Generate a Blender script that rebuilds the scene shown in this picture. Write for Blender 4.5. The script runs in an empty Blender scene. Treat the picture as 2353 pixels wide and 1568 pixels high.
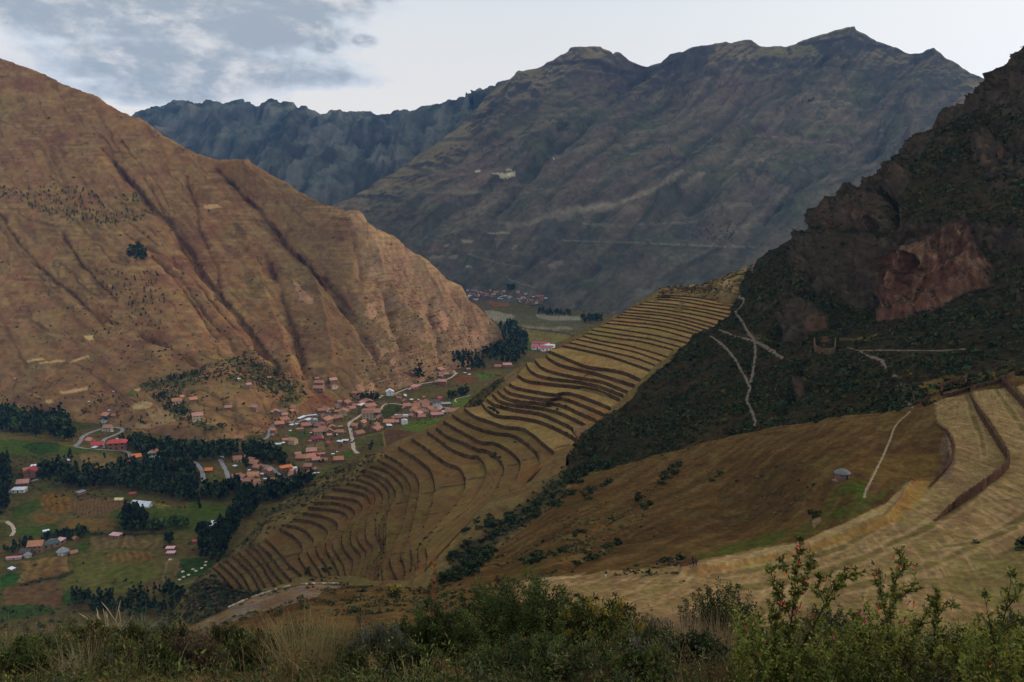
import bpy, math, random
import numpy as np
from concurrent.futures import ThreadPoolExecutor
from mathutils import Vector, Matrix
from mathutils.bvhtree import BVHTree

random.seed(7)
RNG = np.random.default_rng(11)
scene = bpy.context.scene
COL = scene.collection
R = math.radians

# ------------------------------------------------------------------ camera
CAM_H = 430.0                      # the viewpoint stands 430 m above the valley floor
FPX = 2353 * 30 / 36               # focal length in reference pixels (a 2353 x 1568 working copy)
PITCH = math.atan((784 - 505) / FPX)
cam_d = bpy.data.cameras.new('camera')
cam = bpy.data.objects.new('camera', cam_d)
COL.objects.link(cam)
cam_d.lens = 30
cam_d.sensor_width = 36
cam_d.clip_start = 0.1
cam_d.clip_end = 60000
cam.location = (0, 0, CAM_H)
cam.rotation_euler = (math.pi / 2 - PITCH, 0, 0)
scene.camera = cam

# ------------------------------------------------------------------ light, sky, exposure
SUN_AZ, SUN_EL = R(68), R(13)      # azimuth clockwise from the view direction (+Y)
sd = bpy.data.lights.new('sun', 'SUN')
sd.energy = 1.9
sd.angle = R(20)
sd.color = (1.0, 0.80, 0.62)
so = bpy.data.objects.new('sun', sd)
COL.objects.link(so)
sdir = Vector((math.sin(SUN_AZ) * math.cos(SUN_EL), math.cos(SUN_AZ) * math.cos(SUN_EL), math.sin(SUN_EL)))
so.rotation_euler = sdir.to_track_quat('Z', 'Y').to_euler()
so.location = (300, 100, CAM_H + 500)

scene.view_settings.view_transform = 'Standard'
scene.view_settings.look = 'None'
scene.view_settings.exposure = 0.0
scene.view_settings.gamma = 1.0
scene.view_settings.use_curve_mapping = False
scene.render.engine = 'CYCLES'
scene.cycles.max_bounces = 5
scene.cycles.diffuse_bounces = 3
scene.cycles.glossy_bounces = 1
scene.cycles.transmission_bounces = 2
scene.cycles.volume_bounces = 0
scene.cycles.transparent_max_bounces = 6
scene.cycles.use_denoising = True


class NT:
    """small helper round a node tree"""
    def __init__(self, tree):
        self.t = tree
        self.t.nodes.clear()

    def n(self, typ, **kw):
        nd = self.t.nodes.new(typ)
        for k, v in kw.items():
            setattr(nd, k, v)
        return nd

    def l(self, a, b):
        self.t.links.new(a, b)

    def val(self, sock, v):
        if isinstance(v, bpy.types.NodeSocket):
            self.l(v, sock)
        else:
            sock.default_value = v

    def math(self, op, a, b=0.0, c=0.0, clamp=False):
        nd = self.n('ShaderNodeMath', operation=op, use_clamp=clamp)
        self.val(nd.inputs[0], a)
        self.val(nd.inputs[1], b)
        if len(nd.inputs) > 2:
            self.val(nd.inputs[2], c)
        return nd.outputs[0]

    def vmath(self, op, a, b=None, scale=None):
        nd = self.n('ShaderNodeVectorMath', operation=op)
        self.val(nd.inputs[0], a)
        if b is not None:
            self.val(nd.inputs[1], b)
        if scale is not None:
            self.val(nd.inputs['Scale'], scale)
        return nd.outputs[0]

    def noise(self, vec, scale, detail=4, rough=0.55, dist=0.0):
        nd = self.n('ShaderNodeTexNoise')
        self.val(nd.inputs['Vector'], vec)
        nd.inputs['Scale'].default_value = scale
        nd.inputs['Detail'].default_value = detail
        nd.inputs['Roughness'].default_value = rough
        nd.inputs['Distortion'].default_value = dist
        return nd.outputs['Fac']

    def mix(self, fac, a, b, blend='MIX', clamp=False):
        nd = self.n('ShaderNodeMix', data_type='RGBA', blend_type=blend)
        nd.clamp_result = clamp
        self.val(nd.inputs[0], fac)
        self.val(nd.inputs[6], a)
        self.val(nd.inputs[7], b)
        return nd.outputs[2]

    def mr(self, v, a, b, c, d, smooth=False):
        nd = self.n('ShaderNodeMapRange', interpolation_type='SMOOTHSTEP' if smooth else 'LINEAR')
        self.val(nd.inputs[0], v)
        for i, x in enumerate((a, b, c, d)):
            nd.inputs[i + 1].default_value = x
        return nd.outputs[0]


def sl(c):                          # sRGB 0..255 -> linear rgba
    o = []
    for v in c:
        v /= 255
        o.append(v / 12.92 if v <= 0.04045 else ((v + 0.055) / 1.055) ** 2.4)
    return tuple(o) + (1.0,)


def world_sky():
    w = bpy.data.worlds.new('World')
    scene.world = w
    w.use_nodes = True
    g = NT(w.node_tree)
    out = g.n('ShaderNodeOutputWorld')
    bg = g.n('ShaderNodeBackground')
    bg.inputs['Strength'].default_value = 0.150
    sky = g.n('ShaderNodeTexSky', sky_type='NISHITA')
    sky.sun_disc = False
    sky.sun_elevation = SUN_EL
    sky.sun_rotation = SUN_AZ
    sky.altitude = 3400
    sky.air_density = 1.0
    sky.dust_density = 1.6
    sky.ozone_density = 1.4
    tc = g.n('ShaderNodeTexCoord')
    d = g.vmath('NORMALIZE', tc.outputs['Generated'])
    sep = g.n('ShaderNodeSeparateXYZ')
    g.l(d, sep.inputs[0])
    x, y, z = sep.outputs
    az = g.math('ARCTAN2', x, y)
    el = g.math('ARCSINE', z)
    # thin evening veil: a pale wash over the whole sky, pinker close to the horizon, whiter towards the sunset
    pale = g.mix(g.mr(el, 0.08, 0.36, 0.0, 1.0, True), (7.1, 6.5, 5.75, 1), (5.0, 5.65, 5.9, 1))
    sunw = g.mr(g.math('ABSOLUTE', g.math('SUBTRACT', az, SUN_AZ)), 0.2, 1.25, 1.0, 0.0, True)
    pale = g.mix(g.math('MULTIPLY', sunw, 0.9), pale, (8.7, 8.4, 7.8, 1))
    base = g.mix(0.88, sky.outputs[0], pale)
    # ---- broken cloud bank; flat in elevation, placed by azimuth and elevation, and lighter scraps all round
    comb = g.n('ShaderNodeCombineXYZ')
    g.l(g.math('MULTIPLY', az, 1.0), comb.inputs[0])
    g.l(g.math('MULTIPLY', el, 1.9), comb.inputs[1])
    v = comb.outputs[0]
    n1 = g.noise(v, 8.0, 10, 0.62, 0.15)
    n2 = g.noise(g.vmath('ADD', v, (3.1, 1.7, 0.4)), 26.0, 6, 0.6, 0.2)

    def blob(a0, e0, wa, we, p=1.0):
        da = g.math('DIVIDE', g.math('SUBTRACT', az, a0), wa)
        de = g.math('DIVIDE', g.math('SUBTRACT', el, e0), we)
        q = g.math('ADD', g.math('MULTIPLY', da, da), g.math('MULTIPLY', de, de))
        return g.math('MULTIPLY', g.math('SUBTRACT', 1.0, q), p)

    def azel(px, py):
        vx = (px - 1176.5) / FPX
        vy = -(py - 784) / FPX
        dx, dy, dz = vx, math.cos(PITCH) + vy * math.sin(PITCH), -math.sin(PITCH) + vy * math.cos(PITCH)
        return math.atan2(dx, dy), math.atan2(dz, math.hypot(dx, dy))
    m = None
    for (px, py, wx, wy, p) in ((330, 10, 330, 95, 1.0), (560, 60, 230, 85, 1.0), (420, 150, 330, 70, 0.95), (640, 178, 190, 30, 0.9),
                                (130, 40, 130, 60, 0.85), (620, -60, 300, 110, 1.0), (330, 205, 180, 32, 0.7), (745, 104, 36, 20, 0.8), (838, 93, 32, 15, 0.75),
                                (100, -200, 700, 160, 0.9)):
        a0, e0 = azel(px, py)
        b = blob(a0, e0, wx / FPX, wy / FPX, p)
        m = b if m is None else g.math('MAXIMUM', m, b)
    # other scattered cloud away from the view keeps the sky alike all round
    far = g.math('MULTIPLY', g.mr(g.noise(v, 2.2, 2), 0.50, 0.75, -1.0, 0.7), g.mr(g.math('ABSOLUTE', az), 0.75, 1.0, 0.0, 1.0, True))
    far = g.math('SUBTRACT', far, g.mr(g.math('ABSOLUTE', az), 0.75, 1.0, 3.0, 0.0))
    m = g.math('MAXIMUM', m, far)
    m = g.math('MAXIMUM', g.math('ADD', m, 0.12), -2.0)
    dens = g.math('ADD', m, g.math('MULTIPLY', g.math('SUBTRACT', n1, 0.5), 2.9))
    dens = g.math('ADD', dens, g.math('MULTIPLY', g.math('SUBTRACT', n2, 0.5), 1.2))
    cov = g.mr(dens, -0.22, 0.22, 0.0, 1.0, True)
    # shading: cloud bodies are blue grey underneath and cream where the light from the right reaches an edge
    n3 = g.noise(g.vmath('ADD', v, (0.030, 0.034, 0.0)), 8.0, 10, 0.62, 0.15)
    edge = g.math('SUBTRACT', n1, n3)
    lit = g.mr(edge, -0.04, 0.16, 0.0, 1.0, True)
    thick = g.mr(dens, 0.05, 0.85, 0.0, 1.0, True)
    ccol = g.mix(thick, (4.9, 5.2, 5.5, 1), (2.5, 2.85, 3.2, 1))
    ccol = g.mix(g.math('MULTIPLY', lit, 0.72), ccol, (6.3, 6.0, 5.7, 1))
    fin = g.mix(g.math('MULTIPLY', cov, 0.94), base, ccol)
    g.l(fin, bg.inputs['Color'])
    g.l(bg.outputs[0], out.inputs['Surface'])


world_sky()

# ------------------------------------------------------------------ small maths: rays, noise, interpolation
CP, SP = math.cos(PITCH), math.sin(PITCH)


def ray(px, py):
    px, py = np.asarray(px, float), np.asarray(py, float)
    vx = (px - 1176.5) / FPX
    vy = -(py - 784) / FPX
    return np.stack([vx, CP + vy * SP, -SP + vy * CP], -1)


def pt_d(px, py, D):                # the point of a sight line at horizontal forward distance D
    r = ray(px, py)
    t = np.asarray(D, float) / r[..., 1]
    return r * t[..., None] + np.array([0, 0, CAM_H])


def pt_z(px, py, z):                # the point of a sight line on the level z
    r = ray(px, py)
    t = (np.asarray(z, float) - CAM_H) / r[..., 2]
    return r * t[..., None] + np.array([0, 0, CAM_H])


def to_pix(p):                      # world -> reference pixels
    q = np.asarray(p, float) - np.array([0, 0, CAM_H])
    f = q[..., 1] * CP - q[..., 2] * SP
    u = q[..., 1] * SP + q[..., 2] * CP
    f = np.maximum(f, 1e-3)
    return 1176.5 + q[..., 0] / f * FPX, 784 - u / f * FPX


_perm = np.random.default_rng(5).permutation(256).astype(np.int32)
_perm = np.concatenate([_perm, _perm, _perm])
_grad = np.random.default_rng(6).normal(size=(256, 3))
_grad /= np.linalg.norm(_grad, axis=1)[:, None]
_gx, _gy, _gz = (np.ascontiguousarray(_grad[:, k], dtype=np.float32) for k in range(3))
POOL = ThreadPoolExecutor(4)


def _perlin_part(p):
    i = np.floor(p).astype(np.int32)
    f = (p - i).astype(np.float32)
    i &= 255
    u = f * f * f * (f * (f * 6 - 15) + 10)
    X, Y, Z = i[:, 0], i[:, 1], i[:, 2]
    fx, fy, fz = f[:, 0], f[:, 1], f[:, 2]
    ux, uy, uz = u[:, 0], u[:, 1], u[:, 2]
    out = 0
    for dx in (0, 1):
        a = _perm[X + dx]
        wx = ux if dx else 1 - ux
        for dy in (0, 1):
            b = _perm[a + Y + dy]
            wxy = wx * (uy if dy else 1 - uy)
            for dz in (0, 1):
                h = _perm[b + Z + dz]
                d = _gx[h] * (fx - dx) + _gy[h] * (fy - dy) + _gz[h] * (fz - dz)
                out = out + wxy * (uz if dz else 1 - uz) * d
    return out * 1.5


def perlin(p):
    sh = p.shape[:-1]
    p = np.ascontiguousarray(p.reshape(-1, 3))
    n = len(p)
    out = np.empty(n, np.float32)
    k = 16384
    if n <= k:
        out[:] = _perlin_part(p)
    else:
        def run(s):
            out[s:s + k] = _perlin_part(p[s:s + k])
        list(POOL.map(run, range(0, n, k)))
    return out.reshape(sh)


def fbm(p, octs=4, gain=0.5, ridged=False):
    a, s, out = 1.0, 1.0, 0.0
    for k in range(octs):
        n = perlin(p * s + 17.3 * k)
        if ridged:
            n = 1 - 2 * np.abs(n)
        out = out + a * n
        a *= gain
        s *= 2.03
    return out


def rbf(ctrl, vals, smooth=1e-4):
    """thin plate spline through scattered control values"""
    c = np.asarray(ctrl, float) / 500.0
    n = len(c)
    v = np.asarray(vals, float)
    d2 = ((c[:, None] - c[None]) ** 2).sum(-1)
    K = 0.5 * d2 * np.log(d2 + 1e-9)
    A = np.zeros((n + 3, n + 3))
    A[:n, :n] = K + smooth * np.eye(n)
    A[:n, n] = 1
    A[:n, n + 1:] = c
    A[n, :n] = 1
    A[n + 1:, :n] = c.T
    b = np.zeros(n + 3)
    b[:n] = v
    w = np.linalg.solve(A, b)

    def f(x, y):
        q = np.stack([np.asarray(x, float), np.asarray(y, float)], -1) / 500.0
        sh = q.shape[:-1]
        q = q.reshape(-1, 2)
        out = w[n] + q @ w[n + 1:]
        for j in range(n):
            d = (q[:, 0] - c[j, 0]) ** 2 + (q[:, 1] - c[j, 1]) ** 2
            out += w[j] * 0.5 * d * np.log(d + 1e-9)
        return out.reshape(sh)
    return f


def poly_in(px, py, poly):
    poly = np.asarray(poly, float)
    res = np.zeros(px.shape, bool)
    x0, y0 = poly.min(0)
    x1, y1 = poly.max(0)
    box = (px >= x0) & (px <= x1) & (py >= y0) & (py <= y1)
    if not box.any():
        return res
    X, Y = px[box], py[box]
    r = np.zeros(X.shape, bool)
    j = len(poly) - 1
    for i in range(len(poly)):
        xi, yi = poly[i]
        xj, yj = poly[j]
        if yi != yj:
            r ^= ((yi > Y) != (yj > Y)) & (X < (xj - xi) * (Y - yi) / (yj - yi) + xi)
        j = i
    res[box] = r
    return res


def line_dist(px, py, line, pad=60):
    """distance to a polyline and the position along it (0..1)"""
    line = np.asarray(line, float)
    d = np.full(px.shape, 1e9)
    box = (px > line[:, 0].min() - pad) & (px < line[:, 0].max() + pad) & (py > line[:, 1].min() - pad) & (py < line[:, 1].max() + pad)
    if not box.any():
        return d
    X, Y = px[box], py[box]
    best = np.full(X.shape, 1e9)
    for a, b in zip(line[:-1], line[1:]):
        ab = b - a
        t = np.clip(((X - a[0]) * ab[0] + (Y - a[1]) * ab[1]) / max(ab @ ab, 1e-9), 0, 1)
        best = np.minimum(best, np.hypot(X - a[0] - t * ab[0], Y - a[1] - t * ab[1]))
    d[box] = best
    return d


def smooth_line(pts, n):
    """Catmull-Rom through the points, resampled evenly"""
    p = np.asarray(pts, float)
    if len(p) == 2:
        t = np.linspace(0, 1, n)[:, None]
        return p[0] * (1 - t) + p[1] * t
    q = np.vstack([2 * p[0] - p[1], p, 2 * p[-1] - p[-2]])
    out = []
    for i in range(1, len(q) - 2):
        t = np.linspace(0, 1, 24, endpoint=False)[:, None]
        a, b, c, d = q[i - 1], q[i], q[i + 1], q[i + 2]
        out.append(0.5 * (2 * b + (c - a) * t + (2 * a - 5 * b + 4 * c - d) * t ** 2 + (3 * b - a - 3 * c + d) * t ** 3))
    out = np.vstack(out + [p[-1:]])
    s = np.concatenate([[0], np.cumsum(np.linalg.norm(np.diff(out, axis=0), axis=1))])
    u = np.linspace(0, s[-1], n)
    return np.stack([np.interp(u, s, out[:, k]) for k in range(p.shape[1])], -1)


# crops of the photograph that coordinates below were read from: origin (x, y) and scale, in reference pixels
CROPS = {'c1': (0, 784.2, 3.0), 'c2': (517, 775.6, 3.0), 'c3': (0, 1045.6, 3.0), 'c4': (784.2, 1045.6, 3.0), 'c5': (1569, 1045.6, 3.0),
         'm3': (784.2, 0, 3.0), 'm4': (1569, 0, 3.0), 'l5': (0, 402, 3.0), 't6': (784.2, 522.8, 3.0), 'k1': (1569, 522.8, 3.0),
         'A': (1263.8, 631.9, 5.1195), 'B': (1062.8, 804.2, 5.1195), 'C': (833.0, 930.6, 5.1195), 'D': (459.6, 1062.8, 4.096), 'P': (0, 0, 1.0)}


def cr(k, pts):
    ox, oy, s = CROPS[k]
    return [(ox + x / s, oy + y / s) for x, y in pts]


# ------------------------------------------------------------------ meshes, materials, naming
def mesh_np(name, verts, faces, mat=None, col=None, smooth=True, kind=None, parent=None, mats=None, fmat=None):
    me = bpy.data.meshes.new(name)
    verts = np.asarray(verts, np.float32).reshape(-1, 3)
    groups = faces if isinstance(faces, list) else [faces]
    groups = [np.asarray(f, np.int32) for f in groups if len(f)]
    me.vertices.add(len(verts))
    me.vertices.foreach_set('co', verts.ravel())
    nl = sum(f.size for f in groups)
    npoly = sum(len(f) for f in groups)
    me.loops.add(nl)
    me.loops.foreach_set('vertex_index', np.concatenate([f.ravel() for f in groups]))
    me.polygons.add(npoly)
    tot = np.concatenate([np.full(len(f), f.shape[1], np.int32) for f in groups])
    start = np.concatenate([[0], np.cumsum(tot)[:-1]]).astype(np.int32)
    me.polygons.foreach_set('loop_start', start)
    me.polygons.foreach_set('loop_total', tot)
    if fmat is not None:
        me.polygons.foreach_set('material_index', np.asarray(fmat, np.int32))
    me.polygons.foreach_set('use_smooth', np.full(npoly, bool(smooth)))
    if col is not None:
        a = me.color_attributes.new('col', 'FLOAT_COLOR', 'POINT')
        c = np.ones((len(verts), 4), np.float32)
        c[:, :3] = np.asarray(col, np.float32).reshape(-1, 3)
        a.data.foreach_set('color', c.ravel())
    me.update(calc_edges=True)
    for m in (mats if mats else ([mat] if mat else [])):
        me.materials.append(m)
    o = bpy.data.objects.new(name, me)
    COL.objects.link(o)
    if parent is not None:
        o.parent = parent
    if kind:
        o['kind'] = kind
    return o


def tag(o, label=None, cat=None, group=None, kind=None):
    if label:
        o['label'] = label
    if cat:
        o['category'] = cat
    if group:
        o['group'] = group
    if kind:
        o['kind'] = kind
    return o


def empty(name, loc=(0, 0, 0), rz=0.0, sc=1.0):
    o = bpy.data.objects.new(name, None)
    COL.objects.link(o)
    o.location = loc
    o.rotation_euler = (0, 0, rz)
    o.scale = (sc, sc, sc)
    o.empty_display_size = 0.2
    return o


def copy_tree(o, parent=None):
    c = o.copy()
    COL.objects.link(c)
    c.parent = parent
    for ch in list(o.children):
        copy_tree(ch, c)
    return c


def grid_faces(ny, nx):
    i = np.arange(ny * nx).reshape(ny, nx)
    return np.stack([i[:-1, :-1], i[1:, :-1], i[1:, 1:], i[:-1, 1:]], -1).reshape(-1, 4)


def m_ground(name, wave, bump=0.5, var=0.45, rough=0.95, strat=1.3, tint=(0.95, 0.82, 0.69)):
    """earth and grass: the colour comes from the surface's own colour map, grain and relief from noise of the given wavelength"""
    m = bpy.data.materials.new(name)
    m.use_nodes = True
    g = NT(m.node_tree)
    out = g.n('ShaderNodeOutputMaterial')
    b = g.n('ShaderNodeBsdfPrincipled')
    b.inputs['Roughness'].default_value = rough
    b.inputs['Specular IOR Level'].default_value = 0.0
    at = g.n('ShaderNodeAttribute', attribute_name='col')
    tc = g.n('ShaderNodeTexCoord')
    o = tc.outputs['Object']
    na = g.noise(o, 1.0 / wave, 6, 0.65)
    nb = g.noise(g.vmath('MULTIPLY', o, (1, 1, strat)), 1.0 / (wave * 7), 5, 0.6)
    nc = g.noise(o, 4.2 / wave, 3, 0.6)
    f = g.math('ADD', g.math('ADD', g.math('MULTIPLY', na, 0.45), g.math('MULTIPLY', nb, 0.30)), g.math('MULTIPLY', nc, 0.25))
    k = g.mr(f, 0.33, 0.67, 1 - var, 1 + var)
    c = g.mix(1.0, at.outputs['Color'], k, 'MULTIPLY')
    c = g.mix(1.0, c, tint + (1,), 'MULTIPLY')
    hs = g.n('ShaderNodeHueSaturation')
    g.l(c, hs.inputs['Color'])
    g.l(g.mr(nb, 0.3, 0.7, 0.485, 0.515), hs.inputs['Hue'])
    g.l(g.mr(na, 0.3, 0.7, 0.85, 1.15), hs.inputs['Saturation'])
    g.l(hs.outputs[0], b.inputs['Base Color'])
    bp = g.n('ShaderNodeBump')
    bp.inputs['Strength'].default_value = bump
    bp.inputs['Distance'].default_value = wave * 0.35
    g.l(f, bp.inputs['Height'])
    g.l(bp.outputs[0], b.inputs['Normal'])
    g.l(b.outputs[0], out.inputs['Surface'])
    return m


def m_plain(name, color, rough=0.85, var=0.25, scale=1.0, spec=0.2, bump=0.0, metal=0.0, rnd=0.0, attr=False, trans=0.0):
    m = bpy.data.materials.new(name)
    m.use_nodes = True
    g = NT(m.node_tree)
    out = g.n('ShaderNodeOutputMaterial')
    b = g.n('ShaderNodeBsdfPrincipled')
    b.inputs['Roughness'].default_value = rough
    b.inputs['Specular IOR Level'].default_value = spec
    b.inputs['Metallic'].default_value = metal
    tc = g.n('ShaderNodeTexCoord')
    na = g.noise(tc.outputs['Object'], scale, 5, 0.6)
    k = g.mr(na, 0.3, 0.7, 1 - var, 1 + var)
    if attr:
        base = g.n('ShaderNodeAttribute', attribute_name='col').outputs['Color']
    else:
        base = tuple(color)[:3] + (1,)
    c = g.mix(1.0, base, k, 'MULTIPLY')
    if rnd:
        oi = g.n('ShaderNodeObjectInfo')
        c = g.mix(1.0, c, g.mr(oi.outputs['Random'], 0, 1, 1 - rnd, 1 + rnd), 'MULTIPLY')
    g.l(c, b.inputs['Base Color'])
    if bump:
        bp = g.n('ShaderNodeBump')
        bp.inputs['Strength'].default_value = bump
        bp.inputs['Distance'].default_value = 0.3 / scale
        g.l(na, bp.inputs['Height'])
        g.l(bp.outputs[0], b.inputs['Normal'])
    if trans:
        tr = g.n('ShaderNodeBsdfTranslucent')
        g.l(c, tr.inputs['Color'])
        mx = g.n('ShaderNodeMixShader')
        mx.inputs[0].default_value = trans
        g.l(b.outputs[0], mx.inputs[1])
        g.l(tr.outputs[0], mx.inputs[2])
        g.l(mx.outputs[0], out.inputs['Surface'])
    else:
        g.l(b.outputs[0], out.inputs['Surface'])
    return m


BVH = {}


def make_bvh(key, V, F):
    BVH[key] = BVHTree.FromPolygons(np.asarray(V, float).reshape(-1, 3).tolist(), np.asarray(F).tolist())


def hit(px, py, keys):
    """where a sight line meets the ground"""
    d = Vector(ray(px, py)).normalized()
    best = None
    for k in keys:
        loc, nor, idx, dist = BVH[k].ray_cast(Vector((0, 0, CAM_H)), d, 30000)
        if loc is not None and (best is None or dist < best[1]):
            best = (loc, dist, nor)
    return best


def drop(x, y, keys, top=4000):
    best = None
    for k in keys:
        loc, nor, idx, dist = BVH[k].ray_cast(Vector((x, y, top)), Vector((0, 0, -1)), 9000)
        if loc is not None and (best is None or loc.z > best[0].z):
            best = (loc, nor)
    return best


def lerp(a, b, t):
    return np.asarray(a) * (1 - t)[..., None] + np.asarray(b) * t[..., None]


def sstep(x, a, b):
    t = np.clip((x - a) / (b - a), 0, 1)
    return t * t * (3 - 2 * t)


# ================================================================== the terrain
def interp_poly(poly):
    p = np.asarray(sorted(poly), float)
    return lambda x: np.interp(x, p[:, 0], p[:, 1])


def layer(name, x0, x1, top, bot, ctrl, sp, mat, disp, color, back=(0.6, 1500, 8), seed=0, stretch=1.0):
    """A hillside: depth is interpolated between control points (pixel x, pixel y, distance) read off the photograph,
    the far side falls away behind the crest; disp() adds relief along the normal, color() gives the ground cover."""
    ft, fb = interp_poly(top), interp_poly(bot)
    nx = int((x1 - x0) / sp) + 1
    xs = np.linspace(x0, x1, nx)
    t, b = ft(xs), fb(xs)
    b = np.maximum(b, t + 6)
    ny = int(np.percentile(b - t, 85) / (sp * stretch)) + 1
    v = np.linspace(0, 1, ny)[:, None]
    PX = np.broadcast_to(xs[None], (ny, nx)).copy()
    PY = t[None] * (1 - v) + b[None] * v
    f = rbf([c[:2] for c in ctrl], [math.log(c[2]) for c in ctrl])
    D = np.exp(f(PX, PY))
    P = pt_d(PX, PY, D)
    # far side
    sl_, ln, k = back
    if k:
        e = P[0].copy()
        rad = e[:, :2] / np.linalg.norm(e[:, :2], axis=1)[:, None]
        rows = []
        for j in range(k, 0, -1):
            q = e.copy()
            d = ln * (j / k) ** 1.6
            q[:, :2] += rad * d
            q[:, 2] -= sl_ * d
            rows.append(q)
        P = np.concatenate([np.array(rows), P], 0)
        PX = np.concatenate([np.repeat(PX[:1], k, 0), PX], 0)
        PY = np.concatenate([np.repeat(PY[:1], k, 0) - np.linspace(3, 0.5, k)[:, None], PY], 0)
    du = np.gradient(P, axis=1)
    dv = np.gradient(P, axis=0)
    N = np.cross(dv, du)
    N /= np.linalg.norm(N, axis=-1)[..., None] + 1e-9
    N *= np.where(N[..., 2:3] < 0, -1, 1)
    h = disp(PX, PY, P, N)
    P = P + N * h[..., None]
    du = np.gradient(P, axis=1)
    dv = np.gradient(P, axis=0)
    N2 = np.cross(dv, du)
    N2 /= np.linalg.norm(N2, axis=-1)[..., None] + 1e-9
    N2 *= np.where(N2[..., 2:3] < 0, -1, 1)
    qx, qy = to_pix(P)                       # where the finished relief is seen, so that marks sit where they were traced
    CX, CY = PX.copy(), PY.copy()
    CX[k:], CY[k:] = qx[k:], qy[k:]
    C = color(CX, CY, P, N2, h)
    F = grid_faces(*P.shape[:2])
    o = mesh_np(name, P, F, mat, C, True, 'structure')
    make_bvh(name, P, F)
    LAY[name] = (PX, PY, P, N2)
    return o


def carve(PX, PY, lines, P=None, wl=60., pw=1.35):
    """gullies (positive depth) and ribs (negative depth): (line, half width in pixels, depth in metres)"""
    h = np.zeros(PX.shape)
    k = 1.0
    if P is not None:
        a = perlin(P / wl)
        PX = PX + 5 * a + 2.5 * perlin(P / wl * 2.7)
        k = np.clip(0.85 + 0.9 * perlin(P / wl / 1.9 + 7), 0.25, 1.5)
    for ln, w, d in lines:
        q = line_dist(PX, PY, smooth_line(ln, 40), w * 4)
        h -= d * np.exp(-(q / w) ** pw)
    return h * k


LAY = {}


def paint(C, mask, c):
    m = np.clip(mask, 0, 1)[..., None]
    C[:] = C * (1 - m) + np.asarray(c) * m


def soft_poly(PX, PY, poly, P, amp=3.0, wl=60.0):
    """a polygon with a slightly ragged edge"""
    n = perlin(P / wl) * amp
    n2 = perlin(P / wl + 31.0) * amp
    return poly_in(PX + n, PY + n2, poly).astype(float)


# ---------------------------------------------------------------- far blue range
def far_disp(PX, PY, P, N):
    q = P / 900.0
    q = q + 0.25 * fbm(P / 2500.0, 2)[..., None]
    u = P * np.array([1 / 420., 1 / 1500., 1 / 2200.])
    h = 125 * (fbm(u, 5, 0.55, True) - 0.6) + 30 * fbm(P / 220., 3)
    h += 34 * sstep(perlin(P * np.array([1 / 1500., 1 / 1500., 1 / 260.])), -0.15, 0.15)
    away = sstep(PY - interp_poly(far_top)(PX), 0, 45)
    return h * (0.2 + 0.8 * away) + 22 * fbm(P / 110., 4) * (1.2 - 0.5 * away)


def far_col(PX, PY, P, N, h):
    n = fbm(P / 700., 4)
    C = np.empty(P.shape)
    C[:] = (0.150, 0.125, 0.10)
    paint(C, sstep(n, -0.1, 0.6), (0.11, 0.115, 0.075))
    st = fbm(P * np.array([1 / 1400., 1 / 1400., 1 / 90.]), 3)
    paint(C, 0.7 * sstep(N[..., 2], 0.80, 0.60), (0.20, 0.155, 0.13))
    paint(C, 0.5 * sstep(st, 0.25, 0.5), (0.24, 0.21, 0.13))
    rb = fbm(P * np.array([1 / 160., 1 / 500., 1 / 900.]), 4, 0.6)
    paint(C, 0.7 * sstep(rb, 0.0, 0.6), (0.075, 0.066, 0.058))
    paint(C, 0.6 * sstep(-rb, 0.1, 0.6), (0.23, 0.175, 0.135))
    paint(C, 0.6 * sstep(P[..., 2], 1650, 1900) * sstep(N[..., 2], 0.5, 0.8), (0.22, 0.20, 0.11))
    return C * (0.55 + 0.28 * sstep(rb, 0.3, -0.5))[..., None]


far_top = [(100, 300), (200, 290), (290, 272), (325, 258), (340, 250), (380, 251), (400, 238), (415, 232), (450, 237), (458, 236), (463, 243), (470, 236), (485, 232), (505, 235),
           (512, 243), (530, 238), (540, 233), (560, 233), (590, 240), (605, 233), (625, 232), (650, 238), (680, 243), (688, 250), (700, 252), (730, 258), (752, 261),
           (780, 256), (800, 258), (820, 262), (850, 265), (870, 268), (900, 270), (906, 262), (912, 257), (917, 260), (930, 257), (955, 256), (970, 250), (1000, 245), (1020, 240),
           (1030, 232), (1060, 229), (1078, 228), (1082, 217), (1100, 210), (1120, 207), (1127, 202), (1140, 204), (1146, 196), (1165, 192), (1190, 183), (1400, 200)]
far_ctrl = [(100, 300, 9800), (330, 256, 9600), (600, 233, 9300), (900, 268, 8600), (1130, 205, 7600), (1400, 200, 7200), (330, 290, 9100), (600, 300, 8700), (900, 320, 8000), (1100, 270, 7350),
            (400, 420, 7400), (640, 430, 7000), (850, 420, 6500), (1050, 330, 6600), (700, 560, 6000), (1000, 520, 5900), (400, 560, 6300)]
layer('mountain_range', 150, 1330, far_top, [(100, 560), (1330, 560)], far_ctrl, 2.4, m_ground('far_mountain_ground', 60, 0.35, 0.30, tint=(0.80, 0.95, 1.0)), far_disp, far_col, (0.5, 2500, 6))  # bluish tint puts some distance haze into the ground colour

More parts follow.
